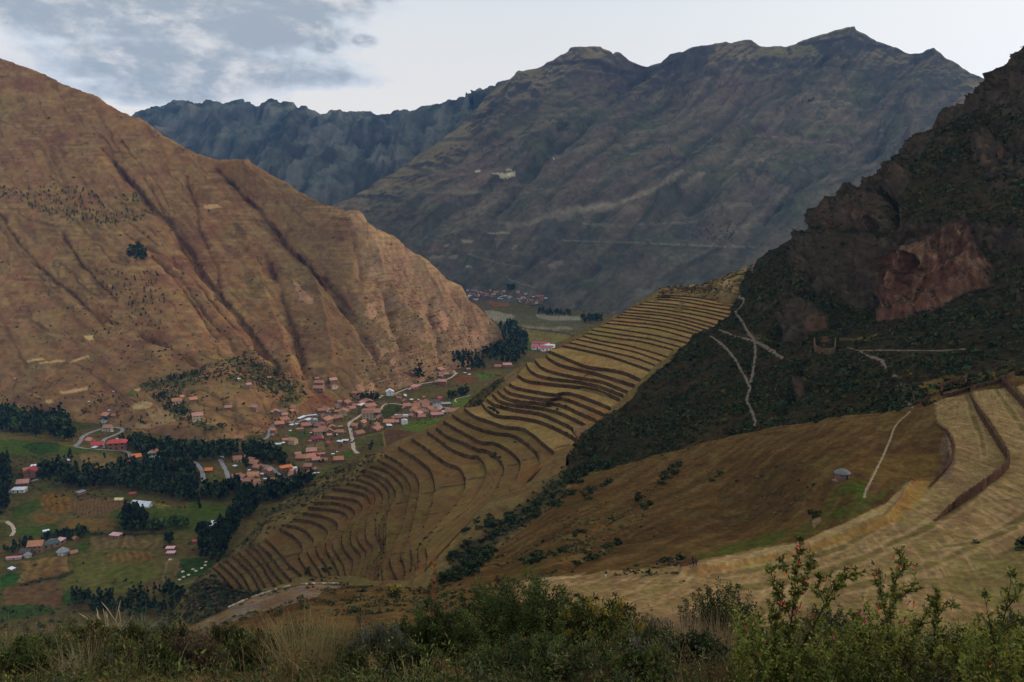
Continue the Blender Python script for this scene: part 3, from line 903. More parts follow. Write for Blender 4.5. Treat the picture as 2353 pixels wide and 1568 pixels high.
# ---------------------------------------------------------------- valley floor with its fields
FIELDS = [  # polygon, colour, row direction stripes
    (cr('c1', [(0, 640), (120, 645), (250, 680), (400, 700), (520, 722), (720, 770), (700, 790), (400, 770), (150, 760), (0, 745)]), (0.21, 0.165, 0.060)),
    (cr('c1', [(0, 735), (100, 725), (200, 740), (400, 775), (700, 790), (720, 815), (560, 825), (380, 830), (250, 835), (0, 810)]), (0.085, 0.135, 0.030)),
    (cr('c1', [(150, 780), (260, 755), (400, 752), (420, 775), (400, 825), (280, 830), (190, 800)]), (0.045, 0.085, 0.025)),
    (cr('c1', [(720, 770), (810, 765), (815, 820), (740, 835)]), (0.16, 0.15, 0.045)),
    (cr('c1', [(540, 830), (700, 815), (820, 830), (780, 870), (620, 900), (570, 880)]), (0.25, 0.17, 0.095)),
    (cr('c1', [(280, 1080), (330, 1050), (420, 1055), (500, 1090), (500, 1160), (400, 1190), (320, 1175), (285, 1140)]), (0.23, 0.125, 0.042)),
    (cr('c1', [(500, 1085), (620, 1075), (760, 1075), (900, 1100), (860, 1130), (740, 1190), (560, 1205), (505, 1160)]), (0.205, 0.125, 0.078)),
    (cr('c1', [(80, 1170), (150, 1120), (270, 1090), (290, 1150), (180, 1210), (90, 1210)]), (0.072, 0.115, 0.030)),
    (cr('c1', [(210, 1200), (300, 1185), (400, 1210), (390, 1250), (260, 1250)]), (0.22, 0.135, 0.050)),
    (cr('c1', [(400, 1260), (560, 1215), (740, 1230), (790, 1250), (780, 1300), (620, 1310), (480, 1295)]), (0.225, 0.135, 0.055)),
    (cr('c1', [(95, 1290), (250, 1270), (380, 1250), (420, 1300), (360, 1345), (150, 1345)]), (0.082, 0.120, 0.032)),
    (cr('c1', [(740, 1190), (860, 1150), (1010, 1150), (1100, 1160), (1300, 1165), (1300, 1120), (1560, 1125), (1600, 1250), (1400, 1330), (1200, 1300), (1000, 1270), (820, 1250)]), (0.088, 0.125, 0.030)),
    (cr('c1', [(1060, 1130), (1110, 1115), (1170, 1140), (1150, 1160), (1090, 1155)]), (0.30, 0.23, 0.06)),
    (cr('c1', [(1250, 1500), (1380, 1490), (1460, 1510), (1480, 1565), (1400, 1600), (1240, 1650), (1215, 1600)]), (0.040, 0.085, 0.026)),
    (cr('c1', [(500, 1420), (570, 1395), (620, 1400), (600, 1440), (520, 1460)]), (0.066, 0.120, 0.028)),
    (cr('c1', [(620, 1350), (800, 1340), (1000, 1350), (1120, 1390), (1130, 1420), (800, 1430), (620, 1440)]), (0.21, 0.145, 0.078)),
    (cr('c3', [(480, 690), (620, 660), (800, 650), (1000, 660), (1130, 700), (1120, 800), (980, 900), (860, 950), (700, 960), (500, 960), (400, 900), (440, 830), (480, 790)]), (0.165, 0.150, 0.052)),
    (cr('c3', [(730, 690), (860, 665), (1040, 670), (1080, 710), (900, 745), (760, 755)]), (0.225, 0.140, 0.062)),
    (cr('c3', [(700, 820), (900, 760), (1080, 800), (980, 900), (800, 940)]), (0.150, 0.155, 0.050)),
    (cr('c3', [(140, 740), (330, 705), (465, 695), (470, 800), (380, 830), (220, 880), (115, 885), (150, 800)]), (0.275, 0.170, 0.080)),
    (cr('c3', [(0, 830), (90, 800), (150, 850), (60, 910), (0, 915)]), (0.045, 0.115, 0.034)),
    (cr('c3', [(20, 930), (200, 900), (400, 880), (440, 960), (400, 1040), (200, 1030), (40, 1040)]), (0.20, 0.115, 0.070)),
    (cr('c3', [(0, 1050), (200, 1035), (350, 1045), (360, 1090), (150, 1130), (0, 1160)]), (0.060, 0.100, 0.030)),
    (cr('c3', [(230, 1200), (370, 1140), (420, 1250), (330, 1320), (240, 1310)]), (0.20, 0.12, 0.075)),
    (cr('c3', [(420, 980), (500, 900), (500, 1020), (440, 1030)]), (0.055, 0.110, 0.030)),
    (cr('c3', [(1180, 760), (1250, 735), (1255, 780), (1200, 830)]), (0.20, 0.13, 0.085)),
    # village
    (cr('c2', [(1205, 632), (1240, 600), (1420, 562), (1570, 535), (1500, 605), (1330, 655)]), (0.145, 0.200, 0.045)),
    (cr('c2', [(1240, 600), (1420, 562), (1450, 575), (1260, 620)]), (0.105, 0.175, 0.038)),
    (cr('c2', [(1095, 640), (1190, 630), (1320, 655), (1280, 690), (1110, 752)]), (0.155, 0.080, 0.062)),
    (cr('c2', [(1500, 452), (1580, 435), (1690, 400), (1690, 480), (1610, 490), (1510, 470)]), (0.130, 0.190, 0.045)),
    (cr('c2', [(1075, 530), (1090, 490), (1130, 460), (1205, 470), (1215, 500), (1110, 560), (1080, 555)]), (0.070, 0.090, 0.035)),
    (cr('c2', [(420, 660), (500, 640), (570, 640), (560, 690), (500, 715), (450, 700)]), (0.095, 0.125, 0.040)),
    (cr('c2', [(560, 740), (680, 720), (690, 790), (600, 790)]), (0.26, 0.19, 0.12)),
    (cr('c2', [(720, 710), (870, 690), (880, 770), (800, 790), (730, 770)]), (0.21, 0.13, 0.10)),
    (cr('c2', [(900, 700), (1080, 660), (1095, 750), (930, 790)]), (0.120, 0.110, 0.055)),
    (cr('c2', [(890, 640), (1020, 600), (1080, 620), (1080, 660), (900, 690)]), (0.110, 0.105, 0.050)),
    (cr('c2', [(1140, 400), (1280, 360), (1450, 325), (1600, 300), (1750, 290), (1880, 310), (1800, 360), (1690, 395), (1500, 435), (1250, 430)]), (0.155, 0.125, 0.058)),
    (cr('c2', [(1560, 295), (1640, 265), (1740, 275), (1690, 310), (1600, 310)]), (0.25, 0.105, 0.062)),
    (cr('c2', [(1715, 262), (1790, 240), (1870, 262), (1800, 292)]), (0.115, 0.195, 0.038)),
    (cr('c2', [(1760, 240), (1860, 228), (1930, 236), (1890, 255)]), (0.17, 0.165, 0.060)),
    (cr('c2', [(800, 800), (870, 780), (900, 800), (840, 840)]), (0.09, 0.15, 0.035)),
    (cr('c2', [(500, 790), (560, 760), (600, 800), (520, 815)]), (0.09, 0.12, 0.035)),
    (cr('c2', [(250, 1010), (400, 990), (390, 1040), (280, 1060)]), (0.085, 0.11, 0.035)),
    # beyond the spur
    (cr('t6', [(1240, 695), (1400, 710), (1600, 735), (1560, 770), (1460, 800), (1270, 790)]), (0.235, 0.195, 0.075)),
    (cr('t6', [(1270, 780), (1340, 790), (1340, 840), (1285, 850)]), (0.10, 0.16, 0.04)),
    (cr('t6', [(980, 570), (1100, 585), (1350, 600), (1640, 605), (1680, 690), (1480, 735), (1240, 690), (1080, 655), (1010, 610)]), (0.150, 0.140, 0.085)),
    (cr('t6', [(985, 572), (1060, 575), (1200, 610), (1160, 650), (1060, 650), (1010, 610)]), (0.36, 0.33, 0.30)),
    (cr('t6', [(1340, 600), (1640, 612), (1655, 640), (1440, 640), (1350, 622)]), (0.33, 0.30, 0.28)),
    (cr('t6', [(1230, 670), (1440, 690), (1560, 680), (1600, 700), (1480, 708), (1300, 700)]), (0.29, 0.25, 0.21)),
    (cr('t6', [(995, 490), (1080, 488), (1160, 518), (1150, 545), (1060, 545), (1000, 525)]), (0.32, 0.135, 0.080)),
    (cr('t6', [(880, 500), (990, 500), (1060, 550), (1000, 570), (900, 540)]), (0.16, 0.11, 0.085)),
]
STRIPES = {5: 6.0, 15: 7.0, 17: 5.0, 19: 9.0, 6: 3.0}


def valley():
    sp = 2.3
    xs = np.arange(-260, 1960, sp)
    ys = np.arange(648, 1600, sp)
    PX, PY = np.meshgrid(xs, ys)
    P = pt_z(PX, PY, 0.0)
    kn = pt_z(*np.array([(-120, 1030), (-60, 1026), (40, 1028), (110, 1040), (165, 1058)], float).T, 0.0)[:, :2]
    d = line_dist(P[..., 0], P[..., 1], kn, 400)
    z = 15 * np.exp(-(d / 95) ** 2) + 1.6 * fbm(P / 120., 3) + 0.35 * fbm(P / 14., 3)
    # terraced hummocks near the road bends
    n1, n2, n3 = fbm(P / 130., 4), fbm(P / 40. + 5, 4), fbm(P / 9. + 2, 3)
    C = np.empty(P.shape)
    C[:] = (0.150, 0.120, 0.056)
    paint(C, 0.8 * sstep(n1 + 0.5 * n2, -0.1, 0.6), (0.105, 0.112, 0.040))
    paint(C, 0.7 * sstep(-n1 + 0.5 * n2, 0.1, 0.6), (0.175, 0.115, 0.065))
    vil = cr('c2', [(330, 560), (430, 480), (700, 480), (900, 430), (1060, 430), (1250, 450), (1600, 490), (1500, 560), (1250, 620), (900, 640), (700, 720), (640, 820), (700, 900), (600, 960), (450, 1060), (80, 1080), (60, 960), (300, 880), (480, 800), (420, 690)])
    paint(C, 0.6 * poly_in(PX, PY, vil) * sstep(n2 + n3, -0.4, 0.4), (0.215, 0.145, 0.105))
    for i, (pg, c) in enumerate(FIELDS):
        wob = 0.5 + 2.2 * (np.mean([p[1] for p in pg]) > 1000)
        m = soft_poly(PX, PY, pg, P, wob, 30.)
        paint(C, 0.93 * m, np.asarray(c))
        z = z + 0.5 * m * ((i * 37) % 5 - 1.5) * 0.5
        if i in STRIPES:
            u = (P[..., 0] * 0.55 + P[..., 1] * 0.25) / STRIPES[i] + 0.7 * n2
            s = np.sin(u * 6.28)
            C[:] = C * (1 + 0.20 * m * s)[..., None]
            z = z + 0.25 * m * s
    # ditches, hedges and lanes between fields
    for pl, w, c in ((cr('c2', [(1100, 560), (1160, 520), (1220, 480), (1215, 460), (1120, 450)]), 1.8, (0.05, 0.055, 0.03)), (cr('c2', [(400, 650), (450, 710), (560, 770), (640, 800)]), 1.8, (0.17, 0.12, 0.09)),
                     (cr('c2', [(1080, 615), (1092, 680), (1105, 752)]), 2.4, (0.30, 0.235, 0.10)), (cr('c2', [(930, 690), (1080, 650)]), 2.2, (0.26, 0.20, 0.10)),
                     (cr('c1', [(0, 1240), (60, 1240), (95, 1280), (90, 1340)]), 3, (0.30, 0.22, 0.15)), (cr('c3', [(1190, 720), (1150, 740), (1140, 800), (1125, 850), (1140, 880)]), 4, (0.28, 0.21, 0.15)),
                     (cr('c3', [(1240, 890), (1300, 880), (1400, 830)]), 3, (0.24, 0.18, 0.12)), (cr('c3', [(745, 560), (770, 590), (800, 615)]), 2, (0.24, 0.18, 0.12)),
                     (cr('c3', [(140, 900), (250, 870), (400, 850), (500, 810)]), 5, (0.05, 0.05, 0.028)), (cr('c3', [(620, 545), (800, 545), (1000, 545), (1200, 540)]), 4, (0.055, 0.055, 0.028)),
                     (cr('t6', [(1290, 700), (1440, 715), (1600, 745)]), 2.5, (0.06, 0.065, 0.03)), (cr('t6', [(1080, 655), (1200, 690), (1250, 695)]), 2.0, (0.25, 0.22, 0.18)),
                     (cr('c2', [(1760, 246), (1840, 262), (1900, 258)]), 1.2, (0.04, 0.05, 0.025)), (cr('c1', [(0, 815), (200, 838), (400, 838), (560, 828)]), 3, (0.10, 0.075, 0.05))):
        paint(C, 0.85 * sstep(line_dist(PX, PY, pl, 40) + 1.2 * n3, w, w * 0.4), c)
    C = C * (0.88 * (0.88 + 0.34 * n3))[..., None] * np.array((0.80, 0.86, 0.74))
    P[..., 2] += z
    F = grid_faces(*P.shape[:2])
    o = mesh_np('valley_floor', P, F, m_ground('valley_ground', 7, 0.5, 0.42), C, True, 'structure')
    make_bvh('valley_floor', P, F)
    LAY['valley_floor'] = (PX, PY, P, np.zeros(P.shape))


valley()

# ---------------------------------------------------------------- the terraced spur
LINES = [cr('A', p) for p in (
    [(1262, 240), (1480, 240), (1750, 262), (2080, 315), (2240, 325)],
    [(1240, 262), (1400, 258), (1700, 290), (1950, 338), (2185, 365)],
    [(1205, 280), (1500, 298), (1850, 360), (2150, 412)],
    [(1130, 310), (1400, 335), (1750, 385), (2115, 455)],
    [(1060, 340), (1400, 368), (1750, 420), (2080, 495)],
    [(1000, 368), (1300, 398), (1650, 450), (2035, 532)],
    [(930, 400), (1300, 438), (1650, 498), (1970, 582)],
    [(868, 435), (1300, 470), (1600, 528), (1920, 615)],
    [(830, 460), (1100, 488), (1500, 545), (1860, 643)],
    [(795, 490), (1100, 520), (1450, 572), (1810, 672)],
    [(725, 530), (1000, 556), (1300, 592), (1760, 700)],
    [(670, 562), (1000, 597), (1300, 640), (1690, 750)],
    [(580, 600), (900, 648), (1200, 696), (1450, 750), (1625, 795)],
    [(490, 640), (800, 690), (1150, 742), (1350, 790), (1530, 838)],
    [(440, 680), (800, 738), (1100, 783), (1440, 868)],
    [(395, 715), (600, 768), (900, 820), (1150, 885), (1375, 955)],
    [(310, 748), (700, 830), (1000, 898), (1295, 1000)],
    [(235, 790), (500, 850), (800, 918), (1000, 968), (1235, 1052)],
    [(150, 825), (400, 878), (700, 948), (1000, 1048), (1175, 1110)])]
LINES += [cr('B', p) for p in (
    [(1012, 5), (1150, 58), (1350, 142), (1500, 190), (1700, 215), (1900, 255), (2092, 335)],
    [(980, 55), (1050, 112), (1200, 180), (1500, 248), (1650, 290), (1850, 350), (2020, 405)],
    [(850, 110), (925, 190), (1050, 242), (1300, 300), (1450, 325), (1650, 362), (1800, 420), (1940, 475)],
    [(752, 145), (788, 220), (900, 290), (1100, 330), (1340, 356), (1480, 385), (1650, 428), (1890, 522)],
    [(650, 290), (760, 350), (1000, 385), (1300, 415), (1500, 440), (1650, 482), (1850, 568)],
    [(552, 390), (640, 435), (850, 475), (1080, 512), (1180, 495), (1300, 505), (1500, 572), (1735, 665)],
    [(486, 430), (560, 492), (750, 535), (980, 570), (1100, 552), (1200, 562), (1400, 630), (1660, 740)],
    [(412, 470), (500, 545), (650, 590), (850, 606), (980, 626), (1060, 615), (1200, 652), (1400, 740), (1560, 805)],
    [(348, 505), (440, 590), (620, 635), (900, 666), (1100, 712), (1250, 770), (1445, 865)],
    [(285, 570), (380, 632), (600, 690), (900, 735), (1050, 790), (1180, 850), (1290, 905)],
    [(230, 615), (300, 700), (430, 765), (650, 782), (900, 830), (1080, 900), (1220, 970), (1345, 1045)],
    [(25, 685), (150, 770), (350, 840), (500, 890), (700, 912), (820, 980), (950, 1090), (1075, 1190)])]
LINES += [cr('C', p) for p in (
    [(1055, 105), (1190, 190), (1350, 260), (1550, 315), (1750, 342), (1900, 420), (2020, 520), (2080, 620), (2070, 720), (2000, 820), (1935, 895)],
    [(955, 185), (1100, 270), (1200, 322), (1400, 425), (1550, 435), (1700, 510), (1830, 620), (1860, 720), (1820, 850), (1735, 990)],
    [(870, 262), (1000, 360), (1200, 440), (1350, 510), (1480, 535), (1590, 610), (1660, 710), (1650, 830), (1590, 960), (1530, 1040)],
    [(765, 310), (900, 400), (1050, 510), (1250, 590), (1350, 597), (1450, 660), (1530, 750), (1550, 850), (1520, 950), (1450, 1050)],
    [(580, 392), (720, 480), (850, 580), (1000, 680), (1120, 722), (1180, 785), (1213, 900), (1195, 1010), (1120, 1150)],
    [(425, 492), (560, 570), (700, 670), (800, 765), (848, 900), (850, 1000), (820, 1150), (780, 1290)])]
LINES[-1] += cr('D', [(2110, 610), (2050, 710), (1988, 790), (1998, 930), (1978, 1068)])
LINES[-2] += cr('D', [(2300, 520), (2180, 655), (2092, 750), (2052, 810), (2058, 920), (2022, 1058)])
LINES[-3] += cr('D', [(2520, 440), (2300, 605), (2175, 715), (2128, 785), (2138, 880), (2122, 985)])
C19 = cr('C', [(262, 580), (400, 650), (520, 740), (620, 815), (665, 920), (660, 1050), (630, 1220)]) + cr('D', [(1985, 640), (1935, 790), (1890, 850), (1930, 990), (1925, 1080)])
C20 = cr('C', [(180, 638), (330, 710), (450, 790), (540, 890), (570, 1000), (545, 1130)]) + cr('D', [(1905, 600), (1855, 720), (1810, 840), (1790, 930), (1850, 1085)])
LINES += [C19, C20]
LINES += [cr('D', p) for p in (
    [(1612, 28), (1750, 70), (1850, 150), (1910, 230), (1915, 310), (1880, 380), (1785, 440), (1755, 600), (1750, 750), (1740, 880), (1715, 950), (1720, 1090)],
    [(1562, 68), (1700, 120), (1800, 200), (1840, 280), (1830, 350), (1770, 450), (1733, 600), (1728, 750), (1722, 870), (1690, 950), (1680, 1090)],
    [(1530, 98), (1660, 150), (1760, 240), (1782, 310), (1770, 390), (1715, 520), (1685, 640), (1705, 750), (1702, 850), (1665, 940), (1640, 1088)],
    [(1480, 148), (1620, 200), (1700, 270), (1722, 330), (1705, 400), (1660, 520), (1655, 640), (1695, 760), (1690, 850), (1640, 930), (1600, 1080)],
    [(1390, 188), (1540, 225), (1630, 280), (1650, 350), (1635, 420), (1580, 520), (1560, 620), (1570, 720), (1625, 800), (1600, 910), (1560, 1070)],
    [(1262, 240), (1430, 262), (1560, 305), (1600, 370), (1580, 440), (1520, 530), (1480, 650), (1500, 750), (1565, 830), (1550, 920), (1510, 1055)],
    [(1165, 310), (1350, 327), (1480, 355), (1530, 415), (1510, 480), (1440, 590), (1420, 690), (1440, 780), (1510, 860), (1500, 950), (1460, 1045)],
    [(1075, 370), (1250, 372), (1390, 405), (1455, 460), (1435, 540), (1350, 650), (1335, 750), (1375, 835), (1440, 920), (1420, 1040)],
    [(1020, 415), (1200, 432), (1330, 455), (1390, 505), (1360, 575), (1265, 690), (1250, 780), (1295, 870), (1350, 950), (1370, 1045)],
    [(970, 470), (1130, 490), (1250, 535), (1297, 585), (1275, 650), (1195, 740), (1190, 810), (1230, 890), (1280, 970), (1310, 1050)],
    [(890, 525), (1060, 552), (1170, 605), (1202, 655), (1180, 710), (1095, 780), (1120, 870), (1180, 950), (1230, 1050)],
    [(815, 580), (950, 612), (1040, 685), (1072, 735), (1050, 780), (1015, 820), (1045, 900), (1100, 970), (1150, 1060)],
    [(742, 618), (870, 682), (950, 762), (962, 820), (932, 880), (980, 965), (1050, 1050)],
    [(612, 715), (700, 790), (780, 880), (850, 960), (960, 1060)],
    [(545, 758), (620, 830), (700, 920), (760, 1000), (860, 1105)],
    [(484, 783), (560, 850), (640, 960), (700, 1040), (775, 1125)],
    [(424, 798), (510, 880), (590, 970), (640, 1060), (705, 1150)],
    [(364, 838), (450, 920), (520, 1000), (570, 1080), (625, 1170)],
    [(304, 868), (390, 950), (470, 1030), (520, 1110), (565, 1195)],
    [(244, 908), (330, 990), (400, 1060), (450, 1140), (485, 1212)],
    [(184, 943), (270, 1020), (340, 1090), (395, 1165)],
    [(124, 983), (200, 1050), (265, 1120), (315, 1180)])]
NL = len(LINES)
STEP = [2.5] * 18 + [3.4] + [4.5] * 12 + [4.4] * 6 + [3.9] * (NL - 37)
DEPTH = [113.0]
for s in STEP[:NL - 1]:
    DEPTH.append(DEPTH[-1] + s)
LZ = [CAM_H - d for d in DEPTH]
NP = 110
LPX = [smooth_line(l, NP) for l in LINES]
L3 = [pt_z(p[:, 0], p[:, 1], z) for p, z in zip(LPX, LZ)]


def end_caps(l):
    """carry a terrace line round and down into the slope at both ends"""
    a, b = l[0] - l[3], l[-1] - l[-4]
    a, b = a / (np.linalg.norm(a) + 1e-6), b / (np.linalg.norm(b) + 1e-6)
    return np.concatenate([[l[0] + a * 4 - (0, 0, 6.5)], [l[0] + a * 1.2 - (0, 0, 0.4)], l, [l[-1] + b * 1.2 - (0, 0, 0.4)], [l[-1] + b * 4 - (0, 0, 6.5)]])

T_TOP = [(340, 1440), (400, 1400), (425, 1365), (440, 1342), (460, 1322), (490, 1300), (530, 1270), (560, 1240), (585, 1212), (600, 1190), (640, 1160), (690, 1130), (720, 1110), (760, 1080), (800, 1060),
         (850, 1042), (880, 1030), (920, 1011), (970, 990), (1000, 975), (1040, 945), (1068, 932), (1076, 925), (1088, 908), (1120, 888), (1150, 868), (1168, 862), (1180, 850), (1200, 838), (1230, 824), (1250, 815),
         (1266, 802), (1290, 788), (1330, 768), (1370, 748), (1400, 733), (1420, 722), (1470, 692), (1495, 677), (1512, 668), (1520, 659), (1545, 656), (1575, 657), (1588, 654), (1606, 655), (1622, 648), (1660, 634), (1720, 612), (1800, 560), (1900, 520)]
T_BOT = [(340, 1520), (430, 1500), (500, 1470), (560, 1440), (620, 1415), (700, 1395), (800, 1392), (990, 1390), (1050, 1345), (1100, 1310), (1170, 1265), (1250, 1205), (1310, 1155), (1400, 1120), (1500, 1060), (1560, 960), (1640, 850), (1720, 760), (1800, 690), (1900, 640)]
t_ctrl = []
for i in range(0, NL):
    if i < 19 and i % 3:
        continue
    if 39 <= i <= 42:
        continue
    for j in (0, NP // 3, 2 * NP // 3, NP - 1) if i % 2 == 0 else (NP // 6, NP // 2, NP - 1):
        t_ctrl.append((LPX[i][j, 0], LPX[i][j, 1], L3[i][j, 1]))
for (x, y) in T_TOP[1:-5:2]:       # the edge towards the valley, a little below the nearest terrace
    q = min(range(NL), key=lambda k: math.hypot(LPX[k][0, 0] - x, LPX[k][0, 1] - y))
    dpx = math.hypot(LPX[q][0, 0] - x, LPX[q][0, 1] - y)
    z = LZ[q] - 0.30 * dpx * L3[q][0, 1] / FPX - 1
    t_ctrl.append((x, y, float(pt_z(x, y, z)[1])))
t_ctrl += [(1000, 1345, 520), (1100, 1285, 545), (1250, 1185, 590), (1330, 1115, 640), (700, 1352, 560), (550, 1395, 580), (450, 1440, 600), (1100, 1220, 570), (1340, 1060, 690), (1560, 850, 900), (1740, 600, 1330), (1660, 640, 1300), (1880, 540, 1250), (1640, 790, 950)]
# outline of the walled part, in pixels
T_AREA = [tuple(p[0]) for p in LPX] + [tuple(p) for p in LPX[-1]] + [tuple(p[-1]) for p in LPX[::-1]] + [tuple(p) for p in LPX[0][::-1]]


def ter_disp(PX, PY, P, N):
    ins = poly_in(PX, PY, T_AREA).astype(float)
    # soften the inside mask over a few grid steps
    m = ins.copy()
    for _ in range(4):
        m = 0.2 * (m + np.roll(m, 1, 0) + np.roll(m, -1, 0) + np.roll(m, 1, 1) + np.roll(m, -1, 1))
    out = 1 - np.clip(m, 0, 1)
    return -5.6 * m - 0.4 + out * (1.6 * fbm(P / 26., 3) + 0.5 * fbm(P / 6., 3))


def ter_col(PX, PY, P, N, h):
    n1, n2, n3 = fbm(P / 60., 4), fbm(P / 18. + 9, 4), fbm(P / 5. + 3, 3)
    C = np.empty(P.shape)
    C[:] = (0.165, 0.122, 0.055)
    paint(C, 0.8 * sstep(n1 + 0.5 * n2, -0.1, 0.6), (0.125, 0.108, 0.046))
    paint(C, 0.7 * sstep(-n1 + 0.4 * n2, 0.1, 0.6), (0.165, 0.100, 0.055))
    # scrub on the outer brow and in the gully
    brow = interp_poly(T_TOP)(PX)
    left = sstep(PX, 900, 820) * sstep(PY - brow, 75, 20)
    paint(C, 0.85 * left * sstep(n2 + 0.6 * n3, -0.45, 0.2), (0.072, 0.066, 0.035))
    paint(C, 0.8 * soft_poly(PX, PY, cr('B', [(0, 660), (90, 520), (290, 400), (480, 270), (500, 350), (400, 440), (320, 520), (230, 610), (60, 690)]), P, 3, 12.), (0.060, 0.056, 0.032))
    paint(C, 0.8 * soft_poly(PX, PY, cr('B', [(500, 300), (580, 220), (640, 250), (650, 320), (560, 380), (500, 400)]), P, 3, 12.), (0.20, 0.135, 0.085))
    paint(C, 0.85 * soft_poly(PX, PY, [(420, 1420), (440, 1345), (470, 1330), (600, 1350), (610, 1380), (500, 1420), (450, 1450)], P, 6, 20.), (0.062, 0.052, 0.032))
    gl = cr('P', [(1010, 1350), (1060, 1290), (1120, 1240), (1200, 1190), (1260, 1140), (1320, 1090), (1350, 1040)])
    paint(C, 0.8 * sstep(line_dist(PX, PY, gl, 90) + 16 * n2, 34, 12), (0.058, 0.058, 0.030))
    paint(C, 0.9 * soft_poly(PX, PY, cr('B', [(1290, 890), (1450, 860), (1490, 960), (1480, 1040), (1380, 1050), (1320, 990)]), P, 3, 12.), (0.215, 0.135, 0.092))
    top = sstep(PY, 690, 665) * sstep(PX, 1490, 1520)
    paint(C, top * 0.7 * sstep(n2, -0.1, 0.3), (0.30, 0.225, 0.115))
    paint(C, top * 0.8 * sstep(n2, 0.05, -0.35), (0.060, 0.058, 0.030))
    for pg in (cr('k1', [(240, 375), (300, 355), (360, 380), (330, 410), (250, 400)]), cr('k1', [(400, 345), (480, 350), (500, 362), (430, 360)]), cr('k1', [(470, 312), (560, 315), (580, 330), (500, 330)]), cr('k1', [(560, 288), (620, 290), (610, 305)]), cr('k1', [(40, 400), (110, 385), (120, 405), (50, 415)])):
        paint(C, 0.9 * soft_poly(PX, PY, pg, P, 1.5, 20.), (0.36, 0.27, 0.16))
    return C * (0.88 + 0.32 * n3)[..., None]


M_TER = m_ground('terrace_ground', 3.2, 0.5, 0.40)
layer('terraced_hillside', 340, 1880, T_TOP, T_BOT, t_ctrl, 2.4, M_TER, ter_disp, ter_col, (0.75, 420, 8))

M_WALL = m_ground('terrace_stonework', 1.6, 0.9, 0.5)
CROSS = [cr('C', p) for p in ([(860, 988), (1000, 965), (1205, 930)], [(1222, 885), (1400, 850), (1552, 822)], [(668, 1052), (852, 1030)], [(562, 1102), (662, 1085)], [(400, 1165), (545, 1140)], [(700, 1290), (890, 1280)], [(1700, 715), (1860, 695)], [(1870, 650), (2085, 618)])] + \
        [cr('D', p) for p in ([(690, 930), (830, 880), (960, 850)], [(360, 1070), (480, 1020), (560, 960), (690, 935)], [(1820, 860), (1930, 850)])] + \
        [cr('B', [(1085, 1165), (1220, 1120), (1320, 1140)]), cr('B', [(1400, 360), (1440, 310), (1560, 240)])]


